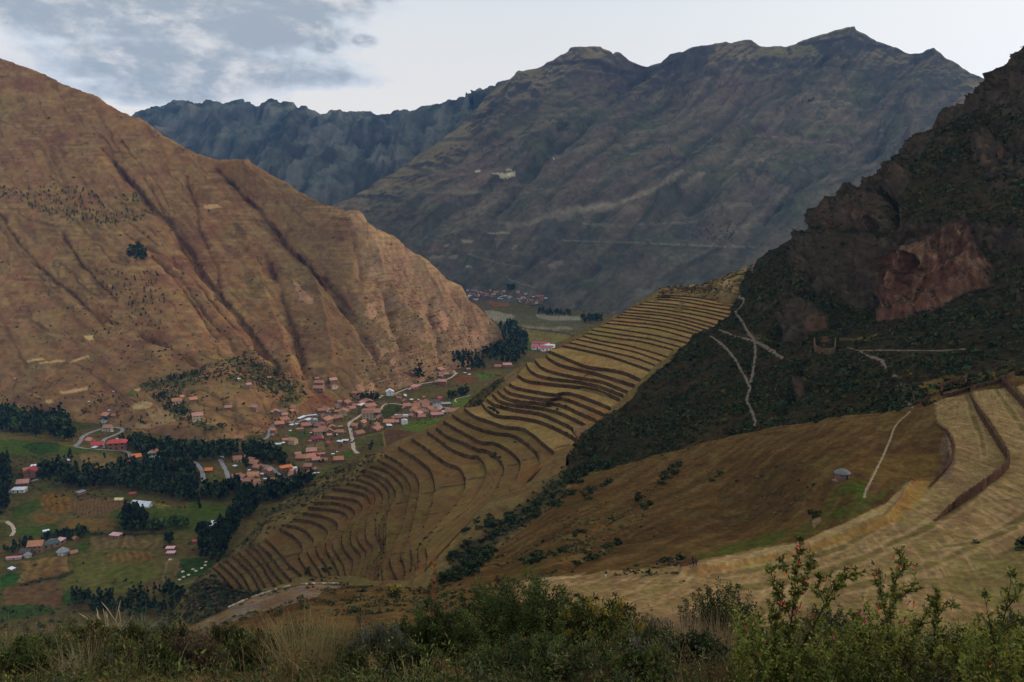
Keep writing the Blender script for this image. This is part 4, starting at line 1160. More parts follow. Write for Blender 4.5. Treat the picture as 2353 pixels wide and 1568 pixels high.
def terraces():
    TV, TF, TC = [], [], []
    off = 0
    walls = []
    rows = 7
    prev = None
    for i in range(NL):
        lip = L3[i].copy()
        jit = perlin(np.stack([lip[:, 0] / 7., lip[:, 1] / 7., np.full(NP, i * 3.7)], -1))
        up = 0.35 * perlin(np.stack([lip[:, 0] / 4., lip[:, 1] / 4., np.full(NP, 50 + i * 3.7)], -1))
        tg = np.gradient(lip[:, :2], axis=0)
        tg /= np.linalg.norm(tg, axis=1)[:, None] + 1e-9
        nrm = np.stack([tg[:, 1], -tg[:, 0]], -1)
        # downhill side: towards the next terrace
        ref = (L3[i + 1] if i + 1 < NL else 2 * L3[i] - L3[i - 1])[:, :2] - lip[:, :2]
        if (nrm * ref).sum() < 0:
            nrm = -nrm
        lip[:, :2] += nrm * (0.5 * jit)[:, None]
        lip[:, 2] += up
        zl = LZ[i + 1] if i + 1 < NL else LZ[i] - 3.2
        # ---- the tread behind this lip
        if prev is not None:
            a, b = prev, lip
            t = np.linspace(0, 1, rows)[:, None, None]
            g = end_caps(a)[None] * (1 - t) + end_caps(b)[None] * t
            g[..., 2] += 0.28 * perlin(g / 5.0) * np.sin(np.pi * t[..., 0])
            g[0, :, 2] += 0.5                                            # a little earth banked against the wall foot
            px, py = to_pix(g)
            n1, n2, n3 = fbm(g / 60., 3), fbm(g / 14. + 4, 3), fbm(g / 3.5, 2)
            c = np.empty(g.shape)
            base = np.array((0.275, 0.195, 0.086)) if i < 31 else np.array((0.168, 0.114, 0.052)) * (0.82 if i > 36 else 1.0)  # lowest treads darkened: shadow on the slope put into their base colour
            c[:] = base * (1 + 0.10 * math.sin(i * 2.4))
            paint(c, 0.7 * sstep(n1 + 0.4 * n2, 0.05, 0.6), base * np.array((0.78, 0.92, 0.72)))
            paint(c, 0.75 * sstep(-n1 + 0.5 * n2, 0.1, 0.7), base * np.array((1.02, 0.78, 0.72)))
            paint(c, 0.5 * sstep(n2 - 0.3 * n3, 0.25, 0.6), base * np.array((1.28, 1.25, 1.25)))
            for pl in CROSS:
                q = line_dist(px, py, pl, 20)
                paint(c, 0.8 * sstep(q, 2.4, 1.0), (0.060, 0.048, 0.028))
            c *= (0.9 + 0.3 * n3)[..., None]
            TV.append(g.reshape(-1, 3))
            TC.append(c.reshape(-1, 3))
            TF.append(grid_faces(rows, NP + 4) + off)
            off += rows * (NP + 4)
        # ---- the retaining wall below it, leaning back a little, coping and rough courses
        foot = L3[i].copy()
        foot[:, :2] += nrm * (0.30 + 0.12 * (LZ[i] - zl))
        foot[:, 2] = zl - 0.2
        nr = 5
        t = np.linspace(0, 1, nr)[:, None, None]
        g = lip[None] * (1 - t) + foot[None] * t
        g[1:-1, :, :2] += nrm[None] * (0.28 * perlin(g[1:-1] / 1.7))[..., None]
        capv = lip.copy()
        capv[:, :2] -= nrm * 0.8
        capv[:, 2] -= 0.05
        g = np.concatenate([capv[None], g, (foot + np.array([0, 0, -1.2]))[None]], 0)
        n2, n3 = fbm(g / 9., 3), fbm(g / 2., 2)
        c = np.empty(g.shape)
        c[:] = (0.084, 0.056, 0.040)
        paint(c, 0.8 * sstep(n2, 0.0, 0.4), (0.050, 0.046, 0.024))
        paint(c, 0.6 * sstep(-n2, 0.15, 0.5), (0.105, 0.062, 0.046))
        c *= (0.85 + 0.5 * n3)[..., None]
        walls.append((g, c))
        prev = foot + np.array([0, 0, 0.2])
    V, Fc, Cc = np.concatenate(TV), np.concatenate(TF), np.concatenate(TC)
    mesh_np('terraces', V, Fc, M_TER, Cc, True, 'structure')
    make_bvh('terraces', V, Fc)
    return walls


WALLS = terraces()
ORD = ['topmost', 'second', 'third', 'fourth', 'fifth', 'sixth', 'seventh', 'eighth', 'ninth', 'tenth', 'eleventh', 'twelfth', 'thirteenth', 'fourteenth', 'fifteenth', 'sixteenth', 'seventeenth', 'eighteenth', 'nineteenth',
       'twentieth', 'twenty-first', 'twenty-second', 'twenty-third', 'twenty-fourth', 'twenty-fifth', 'twenty-sixth', 'twenty-seventh', 'twenty-eighth', 'twenty-ninth', 'thirtieth', 'thirty-first']
for i, (g, c) in enumerate(WALLS):
    o = mesh_np('terrace_wall', g, grid_faces(*g.shape[:2]), M_WALL, c, False)
    if i < 19:
        lb = f'{ORD[i]} thin stone terrace wall down from the ruins at the spur top'
        if i == 18:
            lb = 'stone terrace wall along the upper edge of the broad tawny field'
    elif i < 31:
        k = i - 19
        lb = f'{ORD[k] if k else "first"} long stone terrace wall below the broad tawny field'
        if k == 11:
            lb = 'last long terrace wall before the terraces bend round in the hollow'
    elif i < 37:
        lb = f'{ORD[i - 31] if i > 31 else "outermost"} bushy curving terrace wall around the brown hollow, counted from its upper side'
    elif i < 50:
        lb = f'{ORD[i - 37] if i > 37 else "widest"} of the nested looping terrace walls on the lower spur, counted from outside'
    else:
        lb = f'{ORD[i - 50] if i > 50 else "first"} of the short straight terrace walls at the lower tip, counted downhill'
    tag(o, lb, 'terrace wall', 'stone retaining walls of the terraced spur')

# ---------------------------------------------------------------- the dark crag on the right
crag_top = [(1310, 1052), (1340, 1006), (1360, 985), (1400, 955), (1440, 925), (1470, 897), (1500, 862), (1530, 835), (1560, 800), (1600, 770), (1640, 748), (1672, 722), (1690, 690), (1700, 668), (1712, 640), (1725, 615),
            (1740, 592), (1760, 577), (1790, 560), (1815, 550), (1840, 541), (1858, 528), (1868, 508), (1880, 492), (1895, 478), (1910, 465), (1935, 449), (1960, 438), (1985, 428), (2000, 418), (2025, 402),
            (2045, 385), (2065, 362), (2085, 340), (2100, 330), (2110, 318), (2122, 309), (2135, 304), (2150, 303), (2154, 292), (2157, 270), (2166, 258), (2190, 244), (2215, 233), (2245, 224),
            (2256, 205), (2275, 193), (2300, 176), (2318, 166), (2330, 160), (2338, 135), (2345, 122), (2353, 112), (2380, 85), (2420, 40), (2480, -20), (2600, -120)]
crag_bot = [(1310, 1150), (1400, 1120), (1560, 1080), (1640, 1060), (1740, 1040), (1840, 1020), (1990, 1000), (2090, 980), (2200, 945), (2353, 925), (2600, 900)]
crag_ctrl = [(1340, 1006, 715), (1400, 955, 745), (1500, 862, 830), (1560, 800, 905), (1640, 748, 980), (1690, 690, 1130), (1740, 592, 1330), (1840, 541, 1250), (1910, 465, 1130), (2000, 418, 1040), (2100, 330, 960),
             (2160, 265, 930), (2260, 205, 900), (2353, 112, 870), (2480, -20, 840), (2600, -120, 820),
             (1310, 1140, 600), (1400, 1110, 600), (1640, 1050, 540), (1840, 1010, 500), (1990, 985, 470), (2090, 965, 450), (2200, 935, 455), (2353, 915, 470), (2600, 890, 470),
             (1500, 980, 700), (1640, 900, 720), (1600, 840, 830), (1720, 800, 830), (1720, 960, 610), (1800, 840, 730), (1880, 900, 610), (1760, 680, 960), (1850, 620, 960), (1950, 540, 900), (1990, 700, 775), (2010, 600, 795),
             (2050, 745, 720), (2150, 740, 690), (2270, 700, 670), (2150, 540, 745), (2270, 520, 735), (2050, 560, 770), (2200, 420, 800), (2320, 350, 800), (2150, 800, 620), (2000, 830, 650), (2353, 640, 660), (2353, 750, 590), (2250, 800, 570), (2353, 830, 520), (2100, 870, 530), (2050, 470, 830), (2600, 600, 650)]
CLIFF = [(2030, 600), (2060, 572), (2120, 552), (2180, 520), (2215, 505), (2235, 550), (2278, 610), (2272, 655), (2225, 672), (2150, 702), (2090, 728), (2018, 730), (2012, 680), (2026, 640)]
ROCKS = [CLIFF, cr('k1', [(1150, 60), (1250, 40), (1300, 140), (1290, 300), (1200, 300), (1160, 180)]), cr('k1', [(740, 180), (800, 110), (900, 130), (980, 200), (880, 240), (770, 300)]), cr('k1', [(700, 520), (800, 480), (900, 600), (1000, 600), (1000, 700), (880, 720), (830, 800), (700, 780)]),
         cr('m4', [(1430, 1180), (1560, 1120), (1580, 1230), (1470, 1370), (1430, 1300)]), cr('m4', [(2000, 960), (2120, 920), (2200, 1010), (2300, 1100), (2150, 1200), (2050, 1120)]), cr('m4', [(900, 1440), (1000, 1400), (1200, 1330), (1420, 1290), (1440, 1568), (900, 1568)]),
         cr('m4', [(1760, 800), (1850, 740), (2000, 680), (2060, 700), (1900, 800), (1770, 880)]), cr('m4', [(2130, 560), (2280, 480), (2352, 380), (2352, 560), (2200, 640)]), cr('k1', [(760, 1060), (850, 1060), (840, 1160), (780, 1170)]),
         cr('k1', [(780, 60), (1000, 40), (1330, 60), (1345, 520), (1200, 560), (1000, 430), (820, 300)]), cr('k1', [(1400, 80), (1500, 0), (1900, 0), (2350, 0), (2350, 200), (2150, 150), (1900, 20), (1760, 60), (1560, 60), (1430, 200)])]


def crag_disp(PX, PY, P, N):
    m = np.zeros(PX.shape)
    for pg in ROCKS:
        m = np.maximum(m, soft_poly(PX, PY, pg, P, 6, 40.))
    m = np.maximum(m, 0.6 * sstep(fbm(P / 150. + 8, 3), 0.12, 0.4) * sstep(PY, 820, 600) * sstep(PX, 1700, 1850))
    for _ in range(3):
        m = 0.2 * (m + np.roll(m, 1, 0) + np.roll(m, -1, 0) + np.roll(m, 1, 1) + np.roll(m, -1, 1))
    q = P * np.array([1 / 20., 1 / 20., 1 / 110.])
    q = q + 0.25 * fbm(P / 60., 2)[..., None]
    h = m * (7.5 * (fbm(q, 5, 0.55, True) - 0.5) + 11 * (fbm(P * np.array([1 / 48., 1 / 48., 1 / 170.]) + 0.2 * fbm(P / 60., 2)[..., None], 2, 0.5, True) - 0.5))
    cl = soft_poly(PX, PY, CLIFF, P, 6, 40.)
    h += cl * 2.4 * (fbm(P * np.array([1 / 8., 1 / 8., 1 / 90.]), 3, 0.5, True) - 0.4)
    h += 5.5 * fbm(P / 70., 4) + 1.3 * fbm(P / 9., 3) * (1 + m)
    # dark clefts
    lines = [(cr('m4', [(1370, 1330), (1440, 1400), (1430, 1568)]) + cr('k1', [(1420, 60), (1390, 200), (1370, 400), (1340, 560)]), 7, 24),
             (cr('k1', [(900, 430), (850, 560), (700, 620), (640, 800)]), 7, 10), (cr('k1', [(1000, 250), (800, 330), (700, 480)]), 7, 8), (cr('k1', [(850, 900), (750, 1100), (680, 1250)]), 10, 12),
             (cr('k1', [(1180, 0), (1120, 160), (1060, 300)]), 7, 9), (cr('k1', [(1820, 300), (1780, 400), (1770, 560)]), 4, 6)]
    return h + carve(PX, PY, lines)


def crag_col(PX, PY, P, N, h):
    n1, n2, n3 = fbm(P / 90., 4), fbm(P / 24. + 9, 4), fbm(P / 6. + 3, 3)
    C = np.empty(P.shape)
    C[:] = (0.050, 0.043, 0.026)
    paint(C, 0.85 * sstep(n1 + 0.6 * n2, -0.1, 0.5), (0.034, 0.037, 0.019))
    paint(C, 0.6 * sstep(-n1 + 0.5 * n2, 0.25, 0.7), (0.078, 0.056, 0.036))
    paint(C, 0.6 * sstep(n2 - 0.4 * n1, 0.4, 0.7), (0.062, 0.068, 0.027))
    m = np.zeros(PX.shape)
    for pg in ROCKS:
        m = np.maximum(m, soft_poly(PX, PY, pg, P, 6, 40.))
    steep = sstep(N[..., 2] + 0.06 * n3, 0.62, 0.42)
    paint(C, 0.85 * np.maximum(m * 0.75, steep * 0.8), (0.108, 0.092, 0.080))
    vs2 = fbm(P * np.array([1 / 7., 1 / 7., 1 / 50.]), 3)
    paint(C, 0.7 * np.maximum(m * 0.8, steep) * sstep(vs2, 0.05, 0.5), (0.060, 0.050, 0.040))
    rd = 0.5 * soft_poly(PX + 5 * n3, PY + 5 * n2, CLIFF, P, 16, 26.) + 0.5 * soft_poly(PX - 4 * n3, PY - 4 * n2, CLIFF, P, 16, 26.)
    for _ in range(3):
        rd = 0.2 * (rd + np.roll(rd, 1, 0) + np.roll(rd, -1, 0) + np.roll(rd, 1, 1) + np.roll(rd, -1, 1))
    rd = rd * sstep(N[..., 2], 0.95, 0.7)
    vst = fbm(P * np.array([1 / 5., 1 / 5., 1 / 60.]), 3)
    top_ = sstep(PY + 30 * n1, 535, 620)
    paint(C, rd * (0.45 + 0.5 * top_) * sstep(n2, 1.0, 0.5), (0.235, 0.128, 0.098))
    paint(C, rd * 0.75 * sstep(vst, 0.05, 0.5), (0.33, 0.235, 0.185))
    paint(C, rd * 0.7 * sstep(-vst, 0.2, 0.6), (0.085, 0.058, 0.048))
    for pg in ROCKS[1:7] + [ROCKS[9]]:
        paint(C, 0.55 * soft_poly(PX, PY, pg, P, 5, 30.) * sstep(n2, 0.0, 0.3) * sstep(N[..., 2], 0.8, 0.6), (0.20, 0.115, 0.085))
    paint(C, 0.8 * sstep(N[..., 2], 0.66, 0.85) * m * sstep(n2, -0.3, 0.1), (0.075, 0.068, 0.034))
    # straw patches and trodden ground
    for pg, c in ((cr('k1', [(1620, 1090), (1850, 1010), (2000, 990), (2150, 1000), (2170, 1060), (1950, 1110), (1780, 1180), (1700, 1160)]), (0.195, 0.145, 0.052)), (cr('k1', [(1000, 770), (1180, 760), (1400, 730), (1340, 770), (1180, 790)]), (0.15, 0.115, 0.055)),
                  (cr('k1', [(1480, 1100), (1560, 1080), (1610, 1220), (1590, 1260), (1540, 1200)]), (0.155, 0.135, 0.085)), (cr('k1', [(940, 770), (980, 750), (1040, 760), (1000, 800), (940, 800)]), (0.21, 0.14, 0.085)),
                  (cr('k1', [(430, 730), (560, 740), (620, 790), (540, 790)]), (0.12, 0.10, 0.048))):
        paint(C, 0.8 * soft_poly(PX, PY, pg, P, 5, 14.), c)
    return C * (0.72 * (0.85 + 0.4 * n3))[..., None]


layer('crag', 1310, 2600, crag_top, crag_bot, crag_ctrl, 2.4, m_ground('crag_ground', 3.5, 0.8, 0.5), crag_disp, crag_col, (0.7, 500, 8))

# ---------------------------------------------------------------- the near slope, the mown bench and the road head
near_top = [(380, 1475), (440, 1437), (470, 1422), (500, 1409), (530, 1394), (560, 1379), (590, 1367), (620, 1356), (650, 1349), (700, 1342), (740, 1339), (800, 1343), (900, 1350), (960, 1352), (990, 1345), (1050, 1320), (1100, 1285), (1170, 1240), (1250, 1180), (1310, 1112),
            (1340, 1090), (1390, 1074), (1450, 1063), (1500, 1050), (1560, 1034), (1640, 1012), (1700, 997), (1740, 990), (1790, 980), (1840, 973), (1900, 957), (1990, 950), (2040, 946), (2090, 936), (2130, 918), (2165, 902),
            (2220, 890), (2300, 876), (2353, 866), (2450, 850), (2600, 830)]
near_bot = [(380, 1590), (900, 1590), (1700, 1590), (2600, 1590)]
near_ctrl = [(380, 1475, 225), (440, 1437, 232), (560, 1379, 245), (700, 1342, 258), (800, 1343, 262), (990, 1345, 265), (1100, 1285, 300), (1250, 1180, 385), (1310, 1112, 455), (1450, 1063, 475), (1640, 1012, 475), (1840, 973, 462), (1990, 950, 445),
             (2090, 936, 432), (2220, 890, 440), (2353, 866, 445), (2600, 830, 450), (600, 1400, 228), (750, 1370, 235), (500, 1440, 215), (900, 1400, 200), (1050, 1380, 190), (700, 1450, 165), (1000, 1450, 160), (400, 1560, 150), (900, 1560, 115),
             (1300, 1328, 200), (1450, 1312, 206), (1600, 1295, 210), (1800, 1240, 238), (1900, 1170, 262), (2040, 1000, 370), (1940, 1090, 285), (1700, 1150, 330), (1500, 1240, 262), (1400, 1200, 320), (1150, 1280, 300), (1250, 1300, 225), (1600, 1100, 390),
             (1800, 1060, 350), (1300, 1450, 150), (1600, 1400, 168), (1800, 1400, 172), (2300, 1400, 172), (2200, 1250, 216), (2353, 1300, 196), (2250, 1050, 315), (2200, 960, 378), (2353, 1000, 340), (2353, 1150, 255), (2060, 1200, 240), (2000, 1300, 204),
             (1300, 1580, 110), (1800, 1580, 110), (2353, 1580, 110), (2600, 1300, 190), (2600, 1580, 105), (2600, 1000, 335)]
WALL_A = [(2152, 975), (2172, 990), (2186, 1010), (2192, 1035), (2186, 1062), (2165, 1090), (2135, 1120)]
WALL_B = cr('k1', [(1985, 1150), (2050, 1290), (2100, 1370), (2150, 1450), (2200, 1530)]) + cr('c5', [(2242, 20), (2236, 90), (2180, 150), (2080, 225), (1930, 330), (1740, 450)])
WALL_C = cr('k1', [(2190, 1055), (2260, 1130), (2352, 1230), (2420, 1300), (2500, 1420)])


def side(PX, PY, line):
    """+1 to the right of a line that runs down the picture, -1 to the left; 0 beyond its ends"""
    l = np.asarray(line, float)
    x = np.interp(PY, l[:, 1], l[:, 0])
    return PX - x, (PY > l[0, 1]) & (PY < l[-1, 1])


def near_disp(PX, PY, P, N):
    h = 0.9 * fbm(P / 22., 3) * sstep(PY, 1300, 1150) + 0.22 * fbm(P / 3.5, 3)
    # raised levels behind the retaining walls
    for ln, hh in ((WALL_A, 1.6), (WALL_B, 2.6), (WALL_C, 2.6)):
        dx, ok = side(PX, PY, ln)
        q = line_dist(PX, PY, ln, 260)
        l = np.asarray(ln)
        fade = sstep(PY, l[-1, 1], l[-1, 1] - 90)
        h += hh * sstep(dx, -3, 3) * sstep(q, 200, 30) * fade * ok
    # bank of uncut grass
    bk = cr('c5', [(0, 800), (300, 770), (600, 700), (860, 630), (1100, 560), (1390, 470), (1500, 330), (1580, 180)])
    q = line_dist(PX, PY, bk, 60)
    h += 1.4 * np.exp(-(q / 8) ** 2)
    # gullies of the brown slope
    h += carve(PX, PY, [(cr('c4', [(2330, 60), (2100, 260), (1900, 420), (1750, 520), (1500, 640)]), 9, 1.6), (cr('c4', [(1990, 560), (1800, 640), (1560, 760)]), 9, 1.5), (cr('c4', [(1560, 470), (1300, 600), (1100, 740)]), 10, 2.0),
                        (cr('c5', [(150, 0), (170, 120), (100, 260)]), 6, 1.0)])
    return h


def near_col(PX, PY, P, N, h):
    n1, n2, n3 = fbm(P / 32., 4), fbm(P / 8. + 9, 4), fbm(P / 2. + 3, 3)
    C = np.empty(P.shape)
    C[:] = (0.165, 0.108, 0.047)
    paint(C, 0.75 * sstep(n1 + 0.5 * n2, 0.0, 0.6), (0.150, 0.118, 0.048))
    paint(C, 0.75 * sstep(-n1 + 0.5 * n2, 0.1, 0.6), (0.125, 0.075, 0.040))
    cc_, aa_ = P[..., 0] * 0.82 - P[..., 1] * 0.57, P[..., 0] * 0.57 + P[..., 1] * 0.82
    sk = fbm(np.stack([cc_ / 5., aa_ / 60., P[..., 2] / 60.], -1) + 0.2 * n1[..., None], 4, 0.6)
    paint(C, 0.6 * sstep(sk, 0.0, 0.5), (0.095, 0.066, 0.036))
    paint(C, 0.6 * sstep(-sk, 0.05, 0.5), (0.215, 0.155, 0.075))
    # dark heath patches
    for pg in (cr('c5', [(250, 250), (500, 80), (800, 40), (950, 100), (900, 330), (700, 430), (420, 470), (200, 420)]), cr('c4', [(1700, 640), (2000, 500), (2250, 420), (2350, 520), (2000, 700), (1700, 740)])):
        paint(C, 0.55 * soft_poly(PX, PY, pg, P, 16, 16.) * sstep(n2, -0.5, 0.2), (0.088, 0.060, 0.036))
    paint(C, 0.6 * sstep(PY - interp_poly(near_top)(PX), 40, 6) * sstep(PX, 1300, 1400) * sstep(n2, -0.3, 0.2), (0.21, 0.155, 0.065))
    # brown tall grass above the road head
    lo = cr('P', [(440, 1460), (620, 1420), (760, 1385), (900, 1350), (1010, 1348), (1200, 1345), (1300, 1400), (1300, 1590), (380, 1590)])
    paint(C, 0.85 * soft_poly(PX, PY, lo, P, 10, 8.), (0.205, 0.138, 0.062))
    paint(C, 0.6 * soft_poly(PX, PY, lo, P, 10, 8.) * sstep(n2, 0.05, 0.5), (0.145, 0.105, 0.048))
    # mown bench: hay with swathes that follow the terraces
    bench = [(1180, 1340), (1300, 1324), (1450, 1310), (1569, 1300), (1700, 1274), (1830, 1248), (1950, 1200), (2040, 1152), (2096, 1102), (2142, 1108), (2184, 1062), (2180, 1012), (2152, 966), (2146, 926), (2240, 900), (2600, 850), (2600, 1590), (1300, 1590), (1240, 1440), (1190, 1380)]
    bm = soft_poly(PX, PY, bench, P, 5, 8.)
    ang = np.arctan2(P[..., 1] - 250, P[..., 0] + 60)
    rr = np.hypot(P[..., 0] + 60, (P[..., 1] - 250))
    st = fbm(np.stack([rr / 1.6, ang * 7, P[..., 2] * 0], -1), 4, 0.6) + 0.4 * fbm(P / 5., 2)
    paint(C, bm, (0.222, 0.160, 0.084))
    paint(C, bm * 0.75 * sstep(st, 0.05, 0.6), (0.345, 0.255, 0.150))
    paint(C, bm * 0.7 * sstep(-st + 0.4 * n1, 0.05, 0.6), (0.185, 0.165, 0.066))
    paint(C, bm * 0.6 * sstep(PY + 40 * n1, 1370, 1450) * sstep(PX, 1500, 1650), (0.170, 0.155, 0.062))
    paint(C, bm * 0.75 * soft_poly(PX, PY, cr('c5', [(1620, 850), (1900, 820), (2100, 740), (2352, 600), (2352, 1000), (2100, 1050), (1800, 950)]), P, 12, 12.), (0.155, 0.138, 0.056))
    for pl, w in ((cr('c5', [(1740, 450), (1560, 570), (1300, 690), (1000, 800), (700, 880), (300, 930)]), 9), (cr('c5', [(1690, 180), (1560, 330), (1400, 470), (1100, 640), (700, 760), (200, 840)]), 6), (cr('c5', [(2352, 420), (2150, 560), (1800, 720), (1400, 860), (1000, 950)]), 10),
                  (cr('c5', [(2100, 200), (1950, 330), (1700, 500), (1400, 620)]), 8), (cr('k1', [(1960, 1160), (2000, 1300), (2060, 1450), (2080, 1568)]), 7), (cr('k1', [(2150, 1110), (2250, 1250), (2352, 1400)]), 6), (cr('c5', [(2300, 500), (2050, 600), (1750, 640)]), 5)):
        q = line_dist(PX, PY, pl, 60) + 2.5 * n1
        paint(C, bm * 0.85 * sstep(q, w, w * 0.35) * sstep(n2, -0.9, 0.0), (0.135, 0.118, 0.048))
        paint(C, bm * 0.45 * sstep(np.abs(q - w * 1.3), w * 0.7, 0), (0.36, 0.27, 0.155))
    gr = cr('c5', [(100, 690), (350, 620), (600, 540), (850, 480), (960, 400), (1060, 180), (1160, 160), (1270, 180), (1260, 260), (1330, 290), (1480, 180), (1350, 340), (1200, 420), (960, 500), (800, 560), (560, 650), (300, 690), (100, 720)])
    paint(C, 0.9 * soft_poly(PX, PY, gr, P, 5, 6.) * sstep(n2 + 0.3 * n3, -0.8, 0.35), (0.090, 0.140, 0.032))
    paint(C, 0.6 * soft_poly(PX, PY, cr('c5', [(1180, 20), (1400, 0), (1750, 0), (1760, 110), (1600, 150), (1400, 190), (1250, 150)]), P, 5, 6.), (0.190, 0.140, 0.050))
    strip = cr('c5', [(60, 740), (300, 690), (520, 640), (760, 610), (860, 580), (1110, 475), (1390, 350), (1560, 165), (1500, 290), (1380, 400), (1110, 520), (860, 625), (520, 700), (200, 760)])
    paint(C, 0.8 * soft_poly(PX, PY, strip, P, 3, 6.), (0.335, 0.262, 0.135))
    bank = cr('c5', [(0, 800), (250, 770), (520, 720), (760, 670), (900, 620), (1110, 540), (1400, 420), (1600, 170), (1740, 150), (1640, 300), (1500, 440), (1390, 500), (1100, 600), (860, 680), (520, 750), (250, 800), (0, 815)])
    paint(C, 0.85 * soft_poly(PX, PY, bank, P, 3, 6.), (0.260, 0.162, 0.058))
    for pl, w in ((WALL_A, 5), (WALL_B, 6), (WALL_C, 6)):
        paint(C, 0.6 * sstep(line_dist(PX, PY, pl, 40) + 3 * n2, w, w * 0.4), (0.095, 0.068, 0.040))
    for pg, c in ((cr('c5', [(1790, 30), (1840, -10), (1880, 40), (1860, 130), (1800, 170), (1760, 150)]), (0.150, 0.115, 0.10)), (cr('k1', [(1780, 1440), (1830, 1420), (1860, 1500), (1810, 1568), (1770, 1568)]), (0.21, 0.16, 0.13)),
                  (cr('c5', [(890, 440), (960, 430), (960, 460), (900, 500)]), (0.36, 0.27, 0.17)), (cr('c4', [(1040, 600), (1100, 540), (1080, 620), (1030, 680)]), (0.20, 0.15, 0.11)), (cr('c4', [(1450, 240), (1560, 205), (1640, 210), (1540, 240)]), (0.30, 0.22, 0.12)),
                  (cr('c4', [(1210, 870), (1280, 850), (1480, 840), (1700, 810), (1600, 850), (1300, 885)]), (0.42, 0.33, 0.20)), (cr('c4', [(1230, 800), (1300, 760), (1400, 750), (1340, 820), (1250, 840)]), (0.115, 0.125, 0.035))):
        paint(C, 0.7 * soft_poly(PX, PY, pg, P, 4, 6.), c)
    # the gravel road head
    lot = [(430, 1445), (470, 1426), (500, 1413), (560, 1383), (620, 1360), (700, 1346), (760, 1342), (800, 1346), (740, 1357), (735, 1368), (680, 1385), (600, 1405), (560, 1420), (470, 1452), (430, 1475), (380, 1500)]
    lm = soft_poly(PX, PY, lot, P, 3, 3.)
    paint(C, lm, (0.275, 0.215, 0.165))
    paint(C, lm * 0.85 * sstep(n2 + n1, 0.0, 0.5), (0.25, 0.215, 0.185))
    paint(C, lm * 0.7 * sstep(n1 - n2, 0.1, 0.5), (0.30, 0.20, 0.09))
    return C * (0.88 + 0.34 * n3)[..., None] * np.where(bm[..., None] > 0.5, 1.0, np.array((0.62, 0.61, 0.62)))


layer('near_slope', 380, 2600, near_top, near_bot, near_ctrl, 2.5, m_ground('near_slope_ground', 1.4, 0.7, 0.42), near_disp, near_col, (0.9, 160, 6))
GROUND = ['valley_floor', 'hill', 'mountain', 'mountain_range', 'terraced_hillside', 'terraces', 'crag', 'near_slope']

# ================================================================== roads and footpaths
CROPS.update({'v1': (574.46, 832.97, 8.192), 'v2': (832.97, 832.97, 8.192), 'v3': (517.0, 1005.3, 8.192), 'v4': (143.6, 930.6, 8.192), 'v5': (0, 1177.6, 3.899), 'F': (1062.8, 620.4, 9.098), 'w5': (2068.1, 832.97, 8.258)})


def smooth_plan(pts, n):
    return smooth_line(pts, n)


def ribbon(name, pix, width, mat, keys, lift=0.25, label=None, step=5.0, col=(1, 1, 1)):
    line = smooth_line(pix, max(6, int(sum(math.hypot(a[0] - b[0], a[1] - b[1]) for a, b in zip(pix[:-1], pix[1:])) / step)))
    pts = []
    for x, y in line:
        h = hit(x, y, keys)
        if h is not None:
            pts.append((h[0].x, h[0].y))
    if len(pts) < 3:
        return None
    pts = np.array(pts)
    seg = np.linalg.norm(np.diff(pts, axis=0), axis=1)
    keep = [0]
    for i in range(1, len(pts)):
        if np.linalg.norm(pts[i] - pts[keep[-1]]) > width * 0.7:
            keep.append(i)
    pts = pts[keep]
    if len(pts) < 3:
        return None
    L = np.linalg.norm(np.diff(pts, axis=0), axis=1).sum()
    pts = smooth_line(pts, int(min(500, max(8, L / (width * 0.8)))))
    tg = np.gradient(pts, axis=0)
    tg /= np.linalg.norm(tg, axis=1)[:, None] + 1e-9
    nr = np.stack([-tg[:, 1], tg[:, 0]], -1)
    k = 5
    V = np.zeros((len(pts), k, 3))
    for i in range(len(pts)):
        wj = width * (1 + (0.40 if 'path' in name else 0.12) * math.sin(i * 0.9) * math.sin(i * 0.37 + 1) + (0.25 if 'path' in name else 0) * math.sin(i * 2.3))
        for j in range(k):
            t = (j / (k - 1) - 0.5)
            p = pts[i] + nr[i] * wj * t
            d = drop(p[0], p[1], keys)
            z = d[0].z if d else (V[i - 1, j, 2] if i else 0)
            V[i, j] = (p[0], p[1], z + lift - (0.25 + lift if j in (0, k - 1) else 0))
    V[1:-1, :, 2] = (V[:-2, :, 2] + 2 * V[1:-1, :, 2] + V[2:, :, 2]) / 4 + 0.05
    o = mesh_np(name, V, grid_faces(len(pts), k), mat, None, True, 'structure')
    return o


